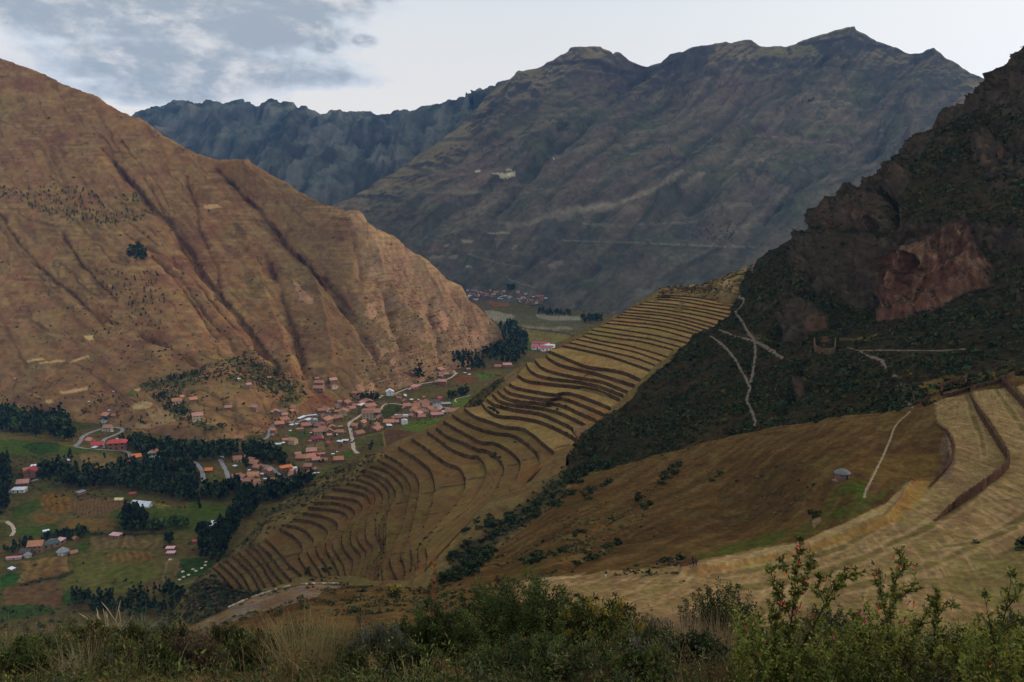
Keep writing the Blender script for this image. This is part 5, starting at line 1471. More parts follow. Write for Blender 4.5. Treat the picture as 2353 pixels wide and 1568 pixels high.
M_ASPH = m_plain('worn_asphalt', (0.23, 0.215, 0.22), 0.9, 0.22, 0.25)
M_DIRT = m_plain('pale_dirt_road', (0.42, 0.32, 0.25), 0.95, 0.25, 0.2)
M_PATH = m_plain('trodden_path', (0.125, 0.090, 0.064), 0.95, 0.35, 0.3)
M_PATH2 = m_plain('pale_grass_path', (0.20, 0.150, 0.088), 0.95, 0.3, 0.6)
VG = ['valley_floor', 'hill']
for nm, px, w, m in (
        ('dirt_road', cr('c2', [(960, 518), (900, 560), (865, 582), (855, 600), (868, 650), (880, 720), (890, 775), (920, 800)]), 9, M_DIRT),
        ('dirt_road', cr('c2', [(1600, 245), (1540, 285), (1440, 305), (1330, 325), (1250, 355), (1170, 385), (1090, 400), (1060, 420)]), 8, M_DIRT),
        ('dirt_road', cr('c2', [(960, 518), (1060, 505), (1090, 470), (1130, 455), (1210, 462), (1300, 480), (1450, 478), (1600, 492)]), 6, M_DIRT),
        ('road', cr('c2', [(235, 712), (290, 690), (312, 640), (340, 605), (395, 575), (470, 590), (560, 560), (640, 540)]), 8, M_ASPH),
        ('road', cr('c1', [(515, 725), (550, 695), (568, 660), (620, 632), (690, 608), (770, 595), (835, 598), (850, 608), (825, 632), (770, 655), (715, 680), (705, 715), (712, 738)]), 9, M_ASPH),
        ('road', cr('c1', [(520, 728), (600, 740), (700, 748), (790, 752), (850, 755), (890, 770), (898, 800), (870, 832), (820, 862), (740, 886), (660, 900), (580, 912), (520, 925)]), 9, M_ASPH),
        ('road', cr('c1', [(1338, 830), (1370, 860), (1392, 900), (1402, 950), (1408, 1020), (1410, 1050)]), 9, M_ASPH),
        ('road', cr('c1', [(1515, 815), (1535, 850), (1556, 890), (1575, 940), (1590, 985)]), 9, M_ASPH),
        ('road', cr('c1', [(1790, 855), (1850, 860), (1895, 895), (1940, 930), (1975, 960)]), 9, M_ASPH),
        ('road', cr('c1', [(0, 1075), (70, 1035), (140, 995), (200, 970), (260, 952)]), 9, M_ASPH),
        ('dirt_road', cr('c2', [(1690, 400), (1640, 412), (1590, 425), (1585, 438), (1600, 448)]), 5, M_DIRT),
        ('dirt_road', cr('c3', [(45, 460), (85, 490), (95, 530), (75, 560)]), 6, M_DIRT)):
    ribbon(nm, px, w, m, VG)
CG = ['crag', 'near_slope', 'terraced_hillside']
PATHS = (
        ('footpath', cr('k1', [(188, 750), (215, 765), (280, 815), (330, 870), (370, 925), (400, 985), (430, 1030), (445, 1070), (465, 1110), (440, 1180), (465, 1250), (490, 1310), (495, 1380)]), 2.9, M_PATH),
        ('footpath', cr('k1', [(150, 715), (210, 700), (290, 720), (350, 750), (420, 765), (490, 785), (560, 820), (620, 855), (660, 885), (690, 905)]), 3.0, M_PATH),
        ('footpath', cr('k1', [(360, 575), (380, 610), (420, 665), (440, 710), (480, 760), (495, 800), (500, 860), (490, 940), (480, 1020), (462, 1075)]), 2.9, M_PATH),
        ('footpath', cr('k1', [(255, 447), (320, 465), (380, 485), (420, 495), (405, 540), (365, 575)]), 2.9, M_PATH),
        ('footpath', cr('k1', [(485, 220), (490, 255), (480, 300)]), 4.0, M_PATH),
        ('footpath', cr('k1', [(1040, 825), (1100, 828), (1200, 845), (1260, 880), (1330, 902), (1370, 915), (1385, 950), (1410, 985), (1450, 1015), (1500, 1040)]), 2.4, M_PATH),
        ('footpath', cr('k1', [(1225, 850), (1400, 848), (1600, 850), (1800, 850), (1950, 840)]), 1.6, M_PATH))
for nm, px, w, m in PATHS:
    ribbon(nm, px, w, m, ['crag', 'terraced_hillside'], 0.3)
ribbon('footpath', cr('k1', [(1565, 1270), (1540, 1295), (1490, 1340), (1455, 1390), (1430, 1460), (1400, 1530), (1385, 1568)]) + cr('c5', [(1380, 10), (1350, 70), (1315, 140), (1285, 200), (1260, 250), (1250, 300)]), 1.1, M_PATH2, ['near_slope'], 0.1)
ribbon('stone_stairway', cr('k1', [(1490, 1085), (1510, 1130), (1540, 1190), (1565, 1250)]), 4.2, m_plain('worn_steps', (0.12, 0.105, 0.09), 0.9, 0.3, 0.5), ['near_slope', 'crag'], 0.2)

# ================================================================== buildings
ROOFC = {'g': (0.33, 0.150, 0.095), 'o': (0.42, 0.180, 0.095), 'p': (0.42, 0.205, 0.16), 'R': (0.46, 0.060, 0.060), 'M': (0.20, 0.045, 0.060), 'O': (0.62, 0.185, 0.055), 'W': (0.66, 0.69, 0.74), 'G': (0.26, 0.25, 0.25),
         'P': (0.62, 0.20, 0.22), 'T': (0.10, 0.36, 0.36), 'D': (0.10, 0.075, 0.065), 'B': (0.12, 0.33, 0.55), 'K': (0.05, 0.085, 0.08), 'Y': (0.62, 0.50, 0.22)}
WALLC = {'adobe': (0.245, 0.145, 0.105), 'brick': (0.27, 0.125, 0.085), 'white': (0.72, 0.70, 0.68), 'concrete': (0.34, 0.33, 0.31), 'cream': (0.50, 0.40, 0.28)}
M_ROOF = {k: m_plain('roof_' + {'g': 'terracotta', 'o': 'orange_tile', 'p': 'pink_tile', 'R': 'red_sheet', 'M': 'maroon_sheet', 'O': 'bright_orange_tile', 'W': 'white_metal', 'G': 'grey_sheet', 'P': 'pink_metal', 'T': 'teal_sheet', 'D': 'dark_tile',
                              'B': 'blue_sheet', 'K': 'dark_green_sheet', 'Y': 'straw_sheet'}[k], c, 0.75 if k not in 'WPT' else 0.5, 0.22, 0.6, 0.25, rnd=0.16) for k, c in ROOFC.items()}
M_WALLS = {k: m_plain(k + '_wall', c, 0.9, 0.2, 0.5, rnd=0.15) for k, c in WALLC.items()}
M_PANE = m_plain('dark_window', (0.030, 0.034, 0.042), 0.25, 0.1, 1.0, 0.5)
M_DOOR = m_plain('wooden_door', (0.09, 0.055, 0.035), 0.8, 0.2, 1.0)


class MB:
    def __init__(self):
        self.v, self.f = [], []

    def poly(self, pts):
        n = len(self.v)
        self.v += [tuple(p) for p in pts]
        self.f.append(tuple(range(n, n + len(pts))))

    def box(self, x0, x1, y0, y1, z0, z1):
        n = len(self.v)
        self.v += [(x0, y0, z0), (x1, y0, z0), (x1, y1, z0), (x0, y1, z0), (x0, y0, z1), (x1, y0, z1), (x1, y1, z1), (x0, y1, z1)]
        self.f += [tuple(n + i for i in q) for q in ((0, 3, 2, 1), (4, 5, 6, 7), (0, 1, 5, 4), (1, 2, 6, 5), (2, 3, 7, 6), (3, 0, 4, 7))]

    def lathe(self, prof, n=18, cx=0, cy=0):
        b = len(self.v)
        for r, z in prof:
            for k in range(n):
                a = 2 * math.pi * k / n
                self.v.append((cx + r * math.cos(a), cy + r * math.sin(a), z))
        for i in range(len(prof) - 1):
            for k in range(n):
                self.f.append((b + i * n + k, b + i * n + (k + 1) % n, b + (i + 1) * n + (k + 1) % n, b + (i + 1) * n + k))

    def tube(self, p0, p1, r0, r1, n=6):
        p0, p1 = np.asarray(p0, float), np.asarray(p1, float)
        d = p1 - p0
        d = d / (np.linalg.norm(d) + 1e-9)
        a = np.cross(d, (0.3, 0.9, 0.2) if abs(d[2]) > 0.8 else (0, 0, 1))
        a /= np.linalg.norm(a) + 1e-9
        b = np.cross(d, a)
        k0 = len(self.v)
        for p, r in ((p0, r0), (p1, r1)):
            for k in range(n):
                t = 2 * math.pi * k / n
                self.v.append(tuple(p + a * r * math.cos(t) + b * r * math.sin(t)))
        for k in range(n):
            self.f.append((k0 + k, k0 + (k + 1) % n, k0 + n + (k + 1) % n, k0 + n + k))

    def build(self, name, mat, parent=None, smooth=False):
        me = bpy.data.meshes.new(name)
        me.from_pydata(self.v, [], self.f)
        if smooth:
            me.polygons.foreach_set('use_smooth', [True] * len(me.polygons))
        me.materials.append(mat)
        me.update()
        o = bpy.data.objects.new(name, me)
        COL.objects.link(o)
        o.parent = parent
        return o


_PROTO = {}


def openings(root, w, d, h, storeys, front_door=True):
    sh = h / storeys
    nwin = max(2, int(w / 3.2))
    for s in range(storeys):
        for k in range(nwin):
            x = -w / 2 + (k + 0.5) * w / nwin
            if s == 0 and front_door and k == nwin // 2:
                b = MB()
                b.box(x - 0.55, x + 0.55, -d / 2 - 0.06, -d / 2 + 0.05, 0.0, 2.1)
                b.build('door', M_DOOR, root)
                continue
            b = MB()
            b.box(x - 0.6, x + 0.6, -d / 2 - 0.05, -d / 2 + 0.05, s * sh + 1.0, s * sh + 2.1)
            b.build('window', M_PANE, root)
        for sx in (-1, 1):
            b = MB()
            b.box(sx * w / 2 - 0.05, sx * w / 2 + 0.05, -0.7, 0.7, s * sh + 1.0, s * sh + 2.1)
            b.build('window', M_PANE, root)


def make_house(kind, roof, wall):
    key = (kind, roof, wall)
    if key in _PROTO:
        return _PROTO[key]
    root = empty({'shed': 'shed', 'flat': 'flat_roofed_building', 'long': 'long_shed', 'green': 'greenhouse', 'tower': 'round_tower', 'hip': 'house', 'frame': 'unfinished_building'}.get(kind, 'house'))
    wb = MB()
    w, d, h, st = {'gable': (10, 9.0, 3.5, 1), 'two': (10, 9, 6.4, 2), 'hip': (10, 8, 4.6, 2), 'shed': (10, 6, 2.5, 1), 'long': (10, 2.2, 1.5, 1), 'flat': (10, 9, 9.0, 3), 'green': (10, 4.5, 1.4, 1), 'frame': (10, 6.5, 6.8, 3), 'tower': (10, 10, 3.2, 1)}[kind]
    rt = M_ROOF[roof]
    wm = M_WALLS[wall]
    rb = MB()
    if kind in ('gable', 'two', 'frame', 'green'):
        rise = d * (0.31 if kind != 'green' else 0.34)
        o = 0.75
        wb.box(-w / 2, w / 2, -d / 2, d / 2, -2.0, h)
        for sx in (-1, 1):
            wb.poly([(sx * w / 2, -d / 2, h), (sx * w / 2, d / 2, h), (sx * w / 2, 0, h + rise)])
        sl2 = rise / (d / 2)
        for sy in (-1, 1):
            t = 0.18
            e, r_ = (sy * (d / 2 + o), h - o * sl2), (0, h + rise)
            a = [(-w / 2 - o, e[0], e[1]), (w / 2 + o, e[0], e[1]), (w / 2 + o, r_[0], r_[1]), (-w / 2 - o, r_[0], r_[1])]
            up = [(x, y, z + t) for x, y, z in a]
            n = len(rb.v)
            rb.v += a + up
            rb.f += [tuple(n + i for i in q) for q in ((0, 1, 2, 3), (7, 6, 5, 4), (0, 4, 5, 1), (1, 5, 6, 2), (2, 6, 7, 3), (3, 7, 4, 0))]
        if kind != 'green':
            rg = MB()
            rg.tube((-w / 2 - o, 0, h + rise + 0.2), (w / 2 + o, 0, h + rise + 0.2), 0.18, 0.18, 5)
    elif kind == 'hip':
        wb.box(-w / 2, w / 2, -d / 2, d / 2, -2, h)
        o, rise = 0.9, 1.9
        A = [(-w / 2 - o, -d / 2 - o, h), (w / 2 + o, -d / 2 - o, h), (w / 2 + o, d / 2 + o, h), (-w / 2 - o, d / 2 + o, h)]
        B = [(x, y, h + 0.2) for x, y, z in A]
        r1, r2 = (-1.2, 0, h + rise), (1.2, 0, h + rise)
        rb.v += A + B + [r1, r2]
        rb.f += [(3, 2, 1, 0), (0, 1, 5, 4), (1, 2, 6, 5), (2, 3, 7, 6), (3, 0, 4, 7), (4, 5, 9, 8), (6, 7, 8, 9), (5, 6, 9), (7, 4, 8)]
    elif kind in ('shed', 'long'):
        wb.box(-w / 2, w / 2, -d / 2, d / 2, -2, h)
        o = 0.35
        A = [(-w / 2 - o, -d / 2 - o, h + 0.05), (w / 2 + o, -d / 2 - o, h + 0.05), (w / 2 + o, d / 2 + o, h + 0.12 * d), (-w / 2 - o, d / 2 + o, h + 0.12 * d)]
        B = [(x, y, z + 0.14) for x, y, z in A]
        rb.v += A + B
        rb.f += [(3, 2, 1, 0), (4, 5, 6, 7), (0, 1, 5, 4), (1, 2, 6, 5), (2, 3, 7, 6), (3, 0, 4, 7)]
    elif kind == 'flat':
        wb.box(-w / 2, w / 2, -d / 2, d / 2, -2, h)
        rb.box(-w / 2 - 0.2, w / 2 + 0.2, -d / 2 - 0.2, d / 2 + 0.2, h, h + 0.35)
        rb.box(-w / 2 + 1, -w / 2 + 4, -d / 2 + 1, -d / 2 + 4, h + 0.35, h + 2.4)
    elif kind == 'tower':
        wb.lathe([(4.3, -2), (4.3, 3.2)], 18)
        rb.lathe([(5.2, 2.9), (5.25, 3.1), (2.6, 5.2), (0.3, 6.6), (0.01, 6.7)], 18)
    wb.build('wall', wm, root)
    rf = rb.build('roof', rt, root)
    if kind in ('gable', 'two', 'frame'):
        rg.build('ridge', rt, rf)
    if kind == 'tower':
        b = MB()
        b.box(-0.5, 0.5, -4.45, -4.25, 0, 2.3)
        b.build('door', M_WALLS['white'], root)
    elif kind == 'green':
        b = MB()
        b.box(-0.5, 0.5, -d / 2 - 0.05, -d / 2 + 0.05, 0, 1.3)
        b.build('door', M_PANE, root)
    elif kind != 'long':
        openings(root, w, d, h, st)
    else:
        b = MB()
        b.box(-0.35, 0.35, -d / 2 - 0.03, -d / 2 + 0.03, 0, 1.2)
        b.build('door', M_DOOR, root)
    _PROTO[key] = root
    root['_first'] = 1
    return root


def put_house(px, py, wpx, kind, roof, wall, label, cat, group, rz=None, keys=VG, minw=3.5):
    h = hit(px, py, keys)
    if h is None:
        return None
    loc = h[0]
    wm = max(minw, wpx * loc.y / FPX) * (1.22 if group else 1.08)
    p = make_house(kind, roof, wall)
    o = p if p.get('_first') else copy_tree(p)
    if p.get('_first'):
        del p['_first']
    s = wm / 10.0
    o.location = (loc.x, loc.y + 0.3 * wm, loc.z)
    d = drop(loc.x, loc.y + 0.3 * wm, keys)
    if d:
        o.location.z = min(d[0].z, loc.z + 1.5)
    sz = max(0.75, min(1.6, s)) if kind in ('gable', 'two') else s
    o.scale = (s, s, sz)
    o.rotation_euler = (0, 0, rz if rz is not None else random.choice([0.35, 0.45, -0.35, 0.1, 0.35 + math.pi / 2, 0.75, -0.6, 1.2]) + random.uniform(-0.15, 0.15))
    tag(o, label, cat, group)
    return o


V1 = '360,305,45,o;1255,335,60,o;1300,435,140,g;1290,535,160,g;1550,420,110,p;1550,492,130,g;95,920,100,p;470,992,120,o;590,962,70,G;640,1022,90,p;820,902,95,o;770,950,90,g;835,962,80,g;620,1140,130,g;540,1212,130,o;440,1340,88,oT;440,1398,70,g;770,1165,90,GS;780,1202,80,WS;885,1182,60,WS;960,1080,190,WL;1140,1040,170,WL;1090,1118,120,WS;1205,1098,80,WS;1040,1232,140,g;1200,1205,110,GF;1285,1232,110,g;1420,1162,170,g;1350,1195,90,g;1590,1092,110,g;1480,1065,120,D;1690,1062,90,o;1740,1005,150,o;1580,1032,60,o;1400,1055,110,g;1430,922,130,g;1340,952,110,g;1520,915,80,g;1500,960,60,g;1620,952,70,g;1650,855,90,o;1680,770,60,p;1800,800,130,g;1750,902,60,g;1820,942,90,o;1910,905,100,g;1860,885,80,g;1540,1255,100,o;1360,1292,110,g;1290,1345,150,g;1225,1322,80,g;1415,1312,70,p;1475,1345,130,g;1565,1342,70,o;1480,1402,80,p;1690,1352,110,g;1780,1342,40,g;1620,1376,50,WS;1145,1338,40,WS;755,1303,50,WS;930,1292,110,gS;1220,1485,150,M;1115,1508,60,o;1320,1432,90,g;1350,1445,50,o;1480,1556,65,ROT;1690,1522,100,WS;1785,1502,100,WS;660,1498,90,o;770,1478,50,p;620,1532,60,WS;500,1558,70,WS;800,1552,120,o;1970,1232,110,g;2110,1212,110,o;2040,1385,140,g;1990,1348,70,g;2330,1302,110,g;2340,1248,80,g;1985,845,90,g;2080,815,120,g;2200,785,180,g;2110,850,140,WS;2240,865,160,g;2290,915,100,g;2010,680,90,o;1970,645,80,g;2340,845,60,g;1700,1240,70,g'
V2 = '1030,150,140,o;960,238,70,p;1440,182,130,o;1430,212,50,WS;1485,252,80,p;1560,258,90,p;1480,284,70,p;1575,226,80,p;1700,222,80,g;1320,305,90,g;1410,408,100,p;1500,425,130,p;950,500,120,p;920,552,100,p;1060,465,60,p;510,625,120,WT;660,655,90,g;690,692,70,g;800,658,150,WL;1155,672,45,o;920,724,70,WS;1050,714,40,WS;800,764,90,g;860,784,40,WS;1435,704,80,R;1570,825,140,GS;830,862,120,o;780,884,60,o;910,842,60,WS;1000,862,110,g;1070,842,120,g;1160,842,110,g;1260,862,110,g;1090,892,120,g;1180,902,110,g;1290,892,90,g;1400,882,130,G;970,924,110,o;1220,924,110,g;1100,952,110,g;1040,964,90,g;1180,964,110,g;1260,954,110,g;1340,964,110,g;1400,924,80,g;1320,1004,90,g;1050,1004,110,p;1110,1064,110,g;1150,1048,40,WS;930,1034,90,g;1400,1042,190,pS;1570,968,120,WS;690,1074,100,p;680,1114,110,g;560,1064,60,g;565,1104,80,g;490,1168,150,o;620,1155,90,p;790,1170,80,WF;495,1230,130,WS;225,1085,40,WS;350,1004,45,BS;320,1090,110,g;240,1305,170,g;240,1260,110,g;1925,218,60,WS;2010,243,50,WS;1990,152,60,p;1110,800,110,g;1190,790,110,g;1010,800,90,g;1240,905,80,g;1340,920,90,g;1440,960,90,g;1000,985,80,g'
V3 = '310,52,110,o;250,460,170,g;545,540,150,g;600,605,120,g;665,595,100,p;710,642,40,gS;805,645,110,g;810,705,110,p;450,634,50,WS;180,566,80,WS;500,465,110,g;1295,608,90,WS;1300,695,130,p;1290,765,150,g;1400,745,60,g;1560,625,120,g;1670,625,70,g;1570,694,90,g;1640,725,110,WS;1750,678,40,WS;1610,544,60,WS;1430,436,150,o;1570,425,170,o;1620,350,150,p;1635,322,100,R;1715,395,120,R;1700,465,120,p;1860,465,100,g;2130,470,140,o;2090,478,40,WS;1800,352,120,pS;1360,345,90,p;980,168,110,WS;1095,124,60,WS;200,805,150,g;330,795,130,g;300,820,90,WS;400,805,70,WS;520,775,170,o;575,795,110,g;470,855,120,g;590,855,90,g;290,885,90,g;380,895,110,g;500,915,120,g;600,905,80,g;310,945,70,WS;570,945,60,p;275,1028,50,WS;380,1115,80,WS;460,1110,70,WS;410,1080,60,WS;660,728,100,WS;750,798,50,WS;1010,790,70,WS;990,845,110,WS;880,855,120,g;1050,885,80,p;960,805,70,o;2110,290,50,WS;2030,330,50,WS;440,820,90,g;540,880,90,o'
V4 = '820,255,140,o;960,245,80,g;870,118,40,WS;840,510,120,p;780,515,70,WS;930,515,50,WS;510,750,120,o;640,806,150,R;590,834,100,WS;1890,978,40,p;2060,1004,40,p;2290,826,110,o;2230,845,60,p;2120,1105,90,o;2060,1155,100,g;95,1075,90,WS'
C1 = '1210,432,50,o;1245,412,30,o;1325,422,40,o;1570,472,35,p;1355,550,55,p;1640,272,25,WS;1710,324,30,p;1855,260,20,o;240,882,55,WS;200,918,80,g;205,938,70,R;550,1058,50,GS;1540,812,40,WS;105,272,20,o;780,354,12,WS;610,426,14,WS;150,1000,60,p'
V5 = '405,182,45,WS;430,325,120,KS;220,380,70,D;670,250,40,o;650,380,50,o;95,525,55,WS'
ROOFWORD = {'g': 'terracotta tiled', 'o': 'orange tiled', 'p': 'pink tiled', 'R': 'red sheet roofed', 'M': 'maroon roofed', 'O': 'bright orange roofed', 'W': 'white metal roofed', 'G': 'grey roofed', 'D': 'dark roofed', 'B': 'blue roofed', 'K': 'dark green roofed', 'P': 'pink roofed'}
PLACES = {'v1': 'in the village at the foot of the hill', 'v2': 'in the cluster of roofs next to the green field', 'v3': 'in the lower hamlet behind the dark trees', 'v4': 'by the winding road bends', 'c1': 'scattered on the hillside above the fields', 'v5': 'among the lower left fields'}
for key, s in (('v1', V1), ('v2', V2), ('v3', V3), ('v4', V4), ('c1', C1), ('v5', V5)):
    for e in s.split(';'):
        x, y, w, k = e.split(',')
        (px, py), = cr(key, [(float(x), float(y))])
        kind = 'gable'
        if k.endswith('S') and len(k) > 1:
            kind, k = 'shed', k[:-1]
        elif k.endswith('L') and len(k) > 1:
            kind, k = 'long', k[:-1]
        elif k.endswith('F'):
            kind, k = 'flat', k[:-1]
        elif k.endswith('T') and len(k) > 1:
            kind, k = 'two', k[:-1][0]
        wall = random.choice(['adobe', 'adobe', 'brick', 'adobe', 'cream']) if kind != 'flat' else ('concrete' if k == 'G' else 'white')
        if k == 'W' and kind in ('shed', 'long'):
            wall = 'adobe'
        if kind == 'two':
            wall = 'white' if k == 'W' else 'adobe'
        sc = CROPS[key][2]
        if kind == 'gable' and random.random() < 0.22 and float(w) / sc > 9:
            kind = 'two'
        what = {'gable': 'house', 'two': 'two storey house', 'shed': 'shed', 'long': 'long low shed', 'flat': 'block'}[kind]
        pl = PLACES[key]
        if key == 'v2' and float(y) < 560:
            pl = 'along the pale road up the valley'
        lab = f'{"small " if float(w) / sc < 9 else ""}{ROOFWORD[k]} {what} {pl}'
        if key == 'v1' and k == 'G' and kind == 'flat':
            lab = 'grey concrete tower block standing among the village roofs'
        if key == 'v2' and kind == 'flat':
            lab = 'small white concrete block on the edge of the green field'
        put_house(px, py, float(w) / sc, kind, k, wall, lab, 'shed' if kind in ('shed', 'long') else 'house', {'shed': 'sheds and metal roofs of the valley', 'long': 'sheds and metal roofs of the valley'}.get(kind, 'houses of the valley village'))

# buildings that stand out
(px, py), = cr('v4', [(1000, 845)])
o = put_house(px, py, 285 / 8.192, 'hip', 'R', 'brick', 'big two storey building with a bright red hipped roof at the road bend', 'building', None, 0.25)
b = MB()
b.box(-0.6, 0.6, -0.5, 0.5, 6.45, 6.75)
b.build('roof_vent', M_WALLS['white'], o)
(px, py), = cr('v4', [(1370, 1075)])
put_house(px, py, 150 / 8.192, 'two', 'O', 'brick', 'upper of two bright orange roofed houses below the road bend', 'house', None, 0.6)
(px, py), = cr('v4', [(1285, 1150)])
put_house(px, py, 150 / 8.192, 'two', 'O', 'brick', 'lower of two bright orange roofed houses below the road bend', 'house', None, 0.2)
(px, py), = cr('v4', [(1710, 1000)])
put_house(px, py, 170 / 8.192, 'two', 'g', 'white', 'white walled gable house among the dark trees', 'house', None, 1.2)
(px, py), = cr('v4', [(780, 340)])
put_house(px, py, 120 / 8.192, 'shed', 'T', 'white', 'teal and white shed beside the orange roofed house on the hillside', 'shed', None, -0.3)
(px, py), = cr('v3', [(1140, 655)])
put_house(px, py, 190 / 8.192, 'hip', 'O', 'brick', 'square house with a bright orange hipped roof beside the steep asphalt road', 'house', None, 0.5)
(px, py), = cr('c1', [(1435, 905)])
put_house(px, py, 45 / 3, 'gable', 'O', 'brick', 'small bright orange roofed house between two steep roads', 'house', None, 0.2)
(px, py), = cr('v2', [(90, 1085)])
put_house(px, py, 185 / 8.192, 'frame', 'g', 'cream', 'unfinished three storey building with open bays at the bend of the white road', 'building', None, 0.15)
(px, py), = cr('v2', [(160, 975)])
put_house(px, py, 290 / 8.192, 'gable', 'g', 'adobe', 'long terracotta roofed hall behind the unfinished building', 'building', None, 0.05)
(px, py), = cr('v2', [(1355, 825)])
put_house(px, py, 190 / 8.192, 'two', 'D', 'white', 'large white walled house with a dark roof at the end of the village', 'house', None, 0.12)
(px, py), = cr('v2', [(1475, 800)])
put_house(px, py, 60 / 8.192, 'flat', 'R', 'white', 'tall narrow white house touching the dark roofed one', 'house', None, 0.12)
(px, py), = cr('v2', [(1680, 960)])
put_house(px, py, 240 / 8.192, 'gable', 'g', 'cream', 'long tan roofed hall at the terrace edge of the village', 'building', None, 0.3)
(px, py), = cr('v2', [(730, 1050)])
put_house(px, py, 240 / 8.192, 'long', 'W', 'white', 'long white roofed row along the lane beside the green field', 'building', None, 0.0)
(px, py), = cr('v1', [(1220, 1492)])
for (k, x, y, w, kind, rf, wl, lb, cat, rz) in (
        ('c1', 800 + 165, 1150, 125, 'green', 'W', 'white', 'long white greenhouse tunnel behind the clump of dark trees', 'greenhouse', -0.25),
        ('c1', 815, 1100, 52, 'green', 'Y', 'white', 'small greenhouse with a yellowish roof on the brown field', 'greenhouse', 0.0),
        ('c1', 1425, 1285, 58, 'green', 'W', 'white', 'left of two white greenhouses beside the dark tree clump', 'greenhouse', 0.3),
        ('c1', 1495, 1262, 74, 'green', 'W', 'white', 'right of two white greenhouses beside the dark tree clump', 'greenhouse', 0.3),
        ('c1', 120, 1048, 82, 'shed', 'W', 'white', 'white flat roofed building beside the road at the left edge', 'building', 0.1),
        ('c1', 910, 1062, 42, 'shed', 'R', 'brick', 'red roofed shed at the upper edge of the brown field', 'shed', 0.5),
        ('v5', 490, 292, 130, 'shed', 'P', 'adobe', 'shed with a red and white striped roof beside the round tower', 'shed', -0.35),
        ('v5', 312, 360, 112, 'two', 'o', 'adobe', 'brown roofed farmhouse left of the round tower', 'house', 0.2),
        ('v5', 105, 436, 120, 'long', 'P', 'concrete', 'long low pink roofed shed at the left edge of the fields', 'shed', 0.25),
        ('v5', 1025, 232, 95, 'shed', 'P', 'adobe', 'pink metal roofed shed at the top of the olive field', 'shed', -0.25),
        ('v5', 548, 388, 104, 'tower', 'G', 'concrete', 'round grey tower house with a conical roof in the fields', 'building', 0.35),
        ('v5', 238, 408, 70, 'tower', 'G', 'concrete', 'small low round grey hut beside the brown farmhouse', 'hut', 0.35),
        ('c3', 1345, 608, 46, 'shed', 'R', 'adobe', 'red roofed shed below the dark tree clump', 'shed', 0.1),
        ('c3', 1392, 610, 24, 'shed', 'P', 'adobe', 'little pink roofed shed right of the red one under the trees', 'shed', 0.1),
        ('c3', 1168, 660, 56, 'shed', 'P', 'adobe', 'farther of two pink roofed sheds standing in line in the fields', 'shed', 0.05),
        ('c3', 1172, 692, 56, 'shed', 'P', 'adobe', 'nearer of two pink roofed sheds standing in line in the fields', 'shed', 0.05),
        ('c2', 2175, 60, 110, 'long', 'R', 'white', 'long red roofed barn beyond the spur', 'barn', -0.35),
        ('c2', 2150, 85, 70, 'shed', 'R', 'white', 'left short red roofed barn beyond the spur', 'barn', 0.2),
        ('c2', 2215, 95, 70, 'shed', 'R', 'white', 'right short red roofed barn beyond the spur', 'barn', 0.2),
        ('c2', 2240, 72, 60, 'shed', 'W', 'white', 'white roofed barn at the end of the red roofed ones', 'barn', -0.3),
        ('c2', 1880, 212, 40, 'gable', 'o', 'brick', 'orange roofed house at the foot of the tall grove', 'house', 0.1),
        ('c2', 1945, 212, 52, 'two', 'p', 'adobe', 'pink roofed two storey house at the foot of the tall grove', 'house', 0.1)):
    (px, py), = cr(k, [(x, y)])
    o = put_house(px, py, w / CROPS[k][2], kind, rf, wl, lb, cat, None, rz)
    if o and 'striped' in lb:
        for j in range(5):
            b = MB()
            xx = -4.6 + j * 2.2
            b.poly([(xx, -3.3, 2.76), (xx + 0.7, -3.3, 2.76), (xx + 0.7, 3.3, 3.46), (xx, 3.3, 3.46)])
            b.build('roof_stripe', M_WALLS['white'], o)
    if o and 'barn' in lb and kind == 'long':
        o.scale = (o.scale[0], o.scale[1] * 1.6, o.scale[2])

# the far town, a few pixels a house
far = []
for pg, n in ((cr('F', [(110, 430), (420, 440), (700, 440), (1000, 470), (1040, 600), (720, 585), (300, 565), (110, 545)]), 46), (cr('F', [(1060, 640), (1300, 600), (1560, 640), (1720, 730), (1500, 745), (1100, 700)]), 26), (cr('F', [(1150, 470), (1700, 560), (1600, 640), (1200, 560)]), 8)):
    a = np.array(pg)
    lo, hi = a.min(0), a.max(0)
    k = 0
    while k < n:
        x, y = random.uniform(lo[0], hi[0]), random.uniform(lo[1], hi[1])
        if poly_in(np.array([x]), np.array([y]), pg)[0]:
            far.append((x, y))
            k += 1
FG = ['valley_floor', 'mountain']
for i, (x, y) in enumerate(far):
    rf = random.choice('gggpDDGGgW')
    put_house(x, y, random.uniform(4.0, 7.0), 'shed' if rf in 'WG' else 'gable', rf, random.choice(['adobe', 'adobe', 'brick', 'white', 'concrete']), f'tiny {ROOFWORD[rf]} house in the distant town', 'house', 'houses of the distant town', None, FG)
for (x, y, w, kd, rf, wl, lb) in ((840, 312, 110, 'long', 'W', 'white', 'pale school like building above the distant town'), (385, 515, 50, 'flat', 'Y', 'cream', 'yellowish block in the distant town'), (870, 535, 70, 'flat', 'p', 'brick', 'brick coloured block behind the white walled yard'),
                                  (1645, 635, 85, 'flat', 'p', 'brick', 'larger brick coloured block at the right end of the distant town'), (1790, 562, 80, 'long', 'P', 'brick', 'pink roofed hall on the slope above the distant town'), (275, 640, 110, 'shed', 'P', 'white', 'pink roofed hall beside the red field of the distant town'),
                                  (180, 562, 120, 'long', 'W', 'white', 'white roofed hall at the left end of the distant town'), (1215, 665, 60, 'shed', 'W', 'white', 'white roofed hall beside the river plain'), (1740, 605, 60, 'shed', 'W', 'white', 'white roofed shed right of the brick coloured block')):
    (px, py), = cr('F', [(x, y)])
    put_house(px, py, w / 9.098, kd, rf, wl, lb, 'building', None, 0.1, FG)


